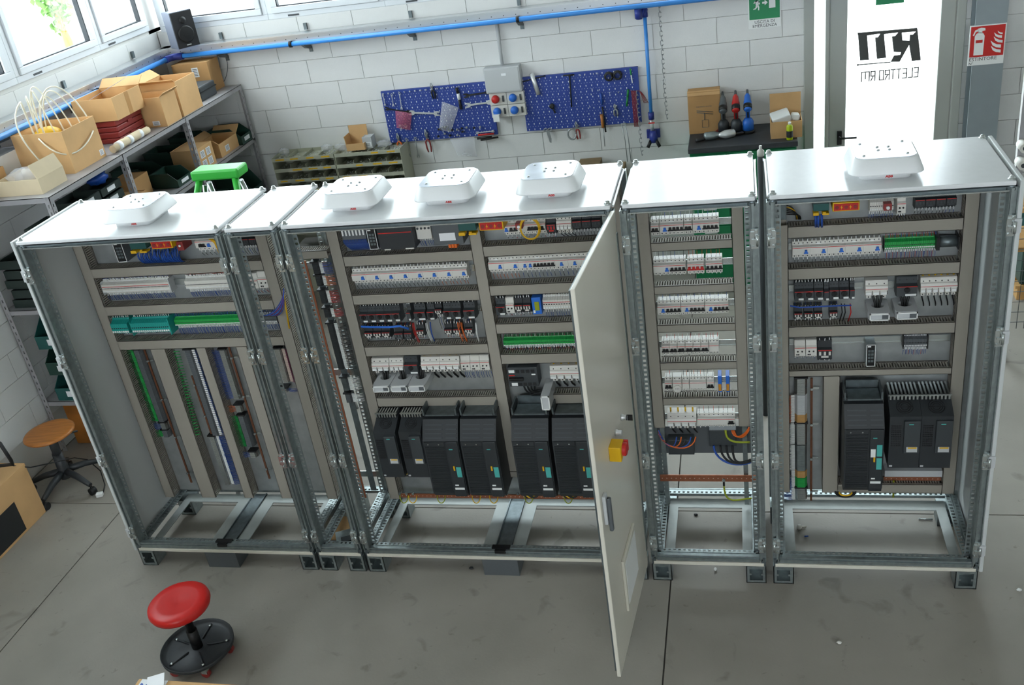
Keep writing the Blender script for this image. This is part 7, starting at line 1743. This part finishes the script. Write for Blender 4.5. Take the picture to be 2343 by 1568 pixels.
prt(MB().lathe([(.05, .445), (.14, .445), (.162, .452), (.168, .462), (.16, .472), (.13, .474), (.02, .47)], (of.x, of.y, 0), 40), 'seat', 'wood', ws)
prt(MB().tube([(of.x, of.y, .44), (of.x * .5, of.y * .5, .3), (0, 0, .28)], .03, 14), 'column', 'char', ws); prt(MB().lathe([(.04, .08), (.042, .12), (.038, .16), (.033, .28)], seg=16), 'hub', 'char', ws); prt(MB().tube([(of.x, of.y, .43), (of.x + .16, of.y + .06, .42)], .007, 6), 'lever', 'char', ws)
for i in range(5):
    a = R(72 * i - 100); u = Vector((math.cos(a), math.sin(a), 0)); ar = prt(MB().tube([u * .03 + Vector((0, 0, .13)), u * .14 + Vector((0, 0, .115)), u * .26 + Vector((0, 0, .075))], [.026, .022, .016], 8), 'arm', 'char', ws); p = u * .26; n_ = Vector((-u.y, u.x, 0)); prt(MB().cyl(p - n_ * .02 + Vector((0, 0, .026)), p + n_ * .02 + Vector((0, 0, .026)), .026, seg=14), 'caster', 'black', ar); prt(MB().tube([p + Vector((0, 0, .04)), p + Vector((0, 0, .08))], .008, 6), 'caster_pin', 'black', ar)
# ---- cardboard box, bent black tube and charger cable at the left edge
P1, P2 = at(98, 1171, z=0), at(5, 1279, z=0)
lbx = thing('cardboard_box', 'tall tan box with black print by the left wall', 'box', ((P1.x) - .2, (P1.y + P2.y) / 2, 0)); x1 = (P1.x + P2.x) / 2 + .01; y1, y0 = P1.y, P2.y - .03; hz = .4
MB().box(x1 - .42, x1, y0, y1, 0, hz).obj('carton', 'cardboard', lbx, bevel=.003); MB().box(x1, x1 + .0012, y0 + .02, y0 + .3, .02, .24).obj('black_print', 'dark', lbx); MB().box(x1 - .42, x1 + .0005, (y0 + y1) / 2 - .003, (y0 + y1) / 2 + .003, hz, hz + .001).obj('flap_seam', 'tape', lbx)
o = thing('bent_tube', 'black bent tube handle resting on the tall box', 'handle', (x1 - .12, y1 - .05, hz)); a = at(0, 1015, y=y1 - .1); b = at(28, 1060, y=y1 - .1); cc = at(0, 1066, y=y1 - .1); MB().tube([a + Vector((-.1, 0, .06)), a, b + Vector((0, 0, .02)), b + Vector((.0, 0, -.01)), cc, cc + Vector((-.2, 0, .0))], .012, 8).obj('tube', 'black', o)
o = thing('charger_cable', 'black cable with white plug running under the wooden stool', 'cable', tuple(at(228, 1130, z=.01))); mb = MB(); pts = [at(30, 1066, z=.405), at(70, 1070, z=.36), at(125, 1058, z=.3), at(170, 1048, z=.2), at(200, 1052, z=.1), at(230, 1078, z=.03), at(240, 1110, z=.01), at(236, 1128, z=.012)]; mb.tube(pts, .004, 6); mb.obj('cable', 'black', o); q = at(228, 1132, z=.014); MB().cbox(tuple(q), (.045, .035, .026), rot=(0, 0, R(20))).obj('plug', 'white', o, bevel=.004)
# ---- carton top at the bottom edge of the view
ZQ = .95; a, b = at(318, 1553, z=ZQ), at(560, 1562, z=ZQ); o = thing('cardboard_box', 'box top with shipping label at the near edge of the room', 'box', ((a.x + b.x) / 2, a.y - .2, 0)); MB().box(a.x, b.x, a.y - .4, a.y, 0, ZQ).obj('carton', 'cardboard', o, bevel=.004); q = at(352, 1558, z=ZQ); MB().box(q.x - .05, q.x + .06, a.y - .09, a.y - .004, ZQ, ZQ + .002).obj('label_sheet', 'paper', o); mb = MB(); text_mesh(mb, 'M', (q.x - .045, a.y - .06, ZQ + .0026), (1, 0, 0), (0, 1, 0), .05, bold=.002); mb.obj('print', 'bluewire', o); MB().cbox((q.x + .02, a.y - .02, ZQ + .012), (.07, .05, .002), rot=(R(25), R(-10), R(15))).obj('loose_tape', 'paper', o)
a = at(0, 1548, z=.9); o = thing('cardboard_box', 'box corner at the near left edge of the room', 'box', (a.x - .2, a.y - .2, 0)); MB().box(a.x - .4, a.x + .1, a.y - .5, a.y - .06, 0, .9).obj('carton', 'cardboard', o)
# ---- right edge: wire-mesh cage with rolls, green crate on a pallet
q0 = at(2352, 200, y=2.3); cg = thing('mesh_cage', 'wire mesh rack panel at the right end of the room', 'rack', (q0.x + .3, 2.4, 0)); mb = MB()
for x in (q0.x, q0.x + .6): mb.box(x - .02, x + .02, 2.3, 2.34, 0, 2.0)
mb.box(q0.x, q0.x + .6, 2.3, 2.33, 1.97, 2.0); mb.obj('upright', 'shelf_grey', cg); mb = MB()
for i in range(14): mb.cyl((q0.x + .045 * i, 2.32, .2), (q0.x + .045 * i, 2.32, 2.0), .0025, seg=4)
for j in range(24): mb.cyl((q0.x, 2.32, .25 + .075 * j), (q0.x + .6, 2.32, .25 + .075 * j), .0025, seg=4)
mb.obj('wire_mesh', 'grey_dev', cg, kind='stuff'); MB().box(q0.x + .01, q0.x + .6, 2.34, 2.7, 1.02, 1.05).obj('shelf', 'wood_pale', cg); MB().box(q0.x + .01, q0.x + .6, 2.34, 2.7, .75, .78).obj('shelf', 'wood_pale', cg)
for px, py, lb in ((2340, 333, 'white roll end on the mesh rack, upper'), (2336, 372, 'white roll end on the mesh rack, lower')): q = at(px, py, y=2.26); o = thing('paper_roll', lb, 'roll', (q.x, 2.26, q.z - .03), 'white rolls on the mesh rack'); MB().cyl((q.x, 2.2, q.z), (q.x, 2.295, q.z), .03, seg=16).obj('roll', 'white_dev', o); MB().cyl((q.x, 2.198, q.z), (q.x, 2.2, q.z), .014, seg=12).obj('core', 'char2', o)
q = at(2322, 700, z=0) + Vector((0, -.9, 0)); q = at(2326, 700, z=0); pl = thing('pallet', 'wooden pallet at the right end of the room', 'pallet', (q.x + .4, q.y + .2, 0))
for k in range(3): MB().box(q.x + .02, q.x + .9, q.y + .1 + .3 * k, q.y + .2 + .3 * k, 0, .1).obj('block', 'wood_pale', pl)
for k in range(5): MB().box(q.x, q.x + .92, q.y + .08 + .15 * k, q.y + .18 + .15 * k, .1, .122).obj('plank', 'wood_pale', pl)
o = thing('storage_crate', 'dark green crate with sloped lid on the pallet', 'crate', (q.x + .4, q.y + .4, .122)); MB().box(q.x + .03, q.x + .8, q.y + .1, q.y + .7, .1225, .45).obj('tub', 'bin_green', o, bevel=.01); MB().prism([(q.y + .08, .45), (q.y + .72, .45), (q.y + .72, .68), (q.y + .5, .68)], q.x + .01, q.x + .82, 'yz').obj('lid', 'bin_teal', o)
# ---- small litter on the floor
for px, py, nm, lb, m in ((1829, 1208, 'cable_clip', 'pale plastic clip on the floor under the exit-side cabinet', 'white_dev'), (2118, 1188, 'screw', 'long steel screw on the floor under the exit-side cabinet', 'zinc'), (1845, 1228, 'wire_scrap', 'tiny blue scrap on the floor by the pale clip', 'bluewire'), (1637, 1304, 'plastic_ball', 'small white pellet on the floor before the see-through cabinet', 'white'), (1920, 1471, 'paper_scrap', 'pale paper scrap on the open floor', 'white_dev'), (1078, 1300, 'rubber_plug', 'small dark plug on the floor before the widest cabinet', 'dark'), (1592, 1178, 'rubber_plug', 'small dark plug inside the see-through cabinet opening', 'dark'), (2332, 1350, 'paper_scrap', 'white scrap on the floor by the room edge', 'white')):
    q = at(px, py, z=.006); mb = MB()
    if nm == 'screw': mb.cyl((-.03, 0, 0), (.035, 0, 0), .004, seg=8); mb.cyl((-.035, 0, 0), (-.03, 0, 0), .0055, seg=8)
    elif nm == 'cable_clip': mb.lathe([(.012, -.005), (.015, .005), (.008, .02)], seg=12); mb.cyl((.005, 0, .005), (.035, .01, 0), .005, seg=8)
    elif nm == 'plastic_ball': mb.blob((0, 0, .004), .009)
    elif nm == 'wire_scrap': mb.tube([(-.01, 0, 0), (.01, .004, 0)], .004, 6)
    else: mb.blob((0, 0, 0), (.012, .009, .006), noise=.25)
    o = mb.obj(nm, m); o.location = q; tag(o, lb, 'litter')
o = thing('steel_bracket', 'loose grey steel bracket plates on the floor in the narrow cabinet', 'bracket', tuple(at(800, 1235, z=0))); q = at(795, 1232, z=.0); MB().cbox((q.x, q.y, .02), (.13, .1, .004), rot=(R(8), 0, R(25))).obj('plate', 'galv', o); MB().cbox((q.x + .03, q.y - .05, .03), (.08, .05, .025), rot=(0, 0, R(25))).obj('block', 'char2', o); MB().box(q.x - .1, q.x + .12, q.y - .02, q.y + .2, .001, .006).obj('card_sheet', 'cardboard', o)
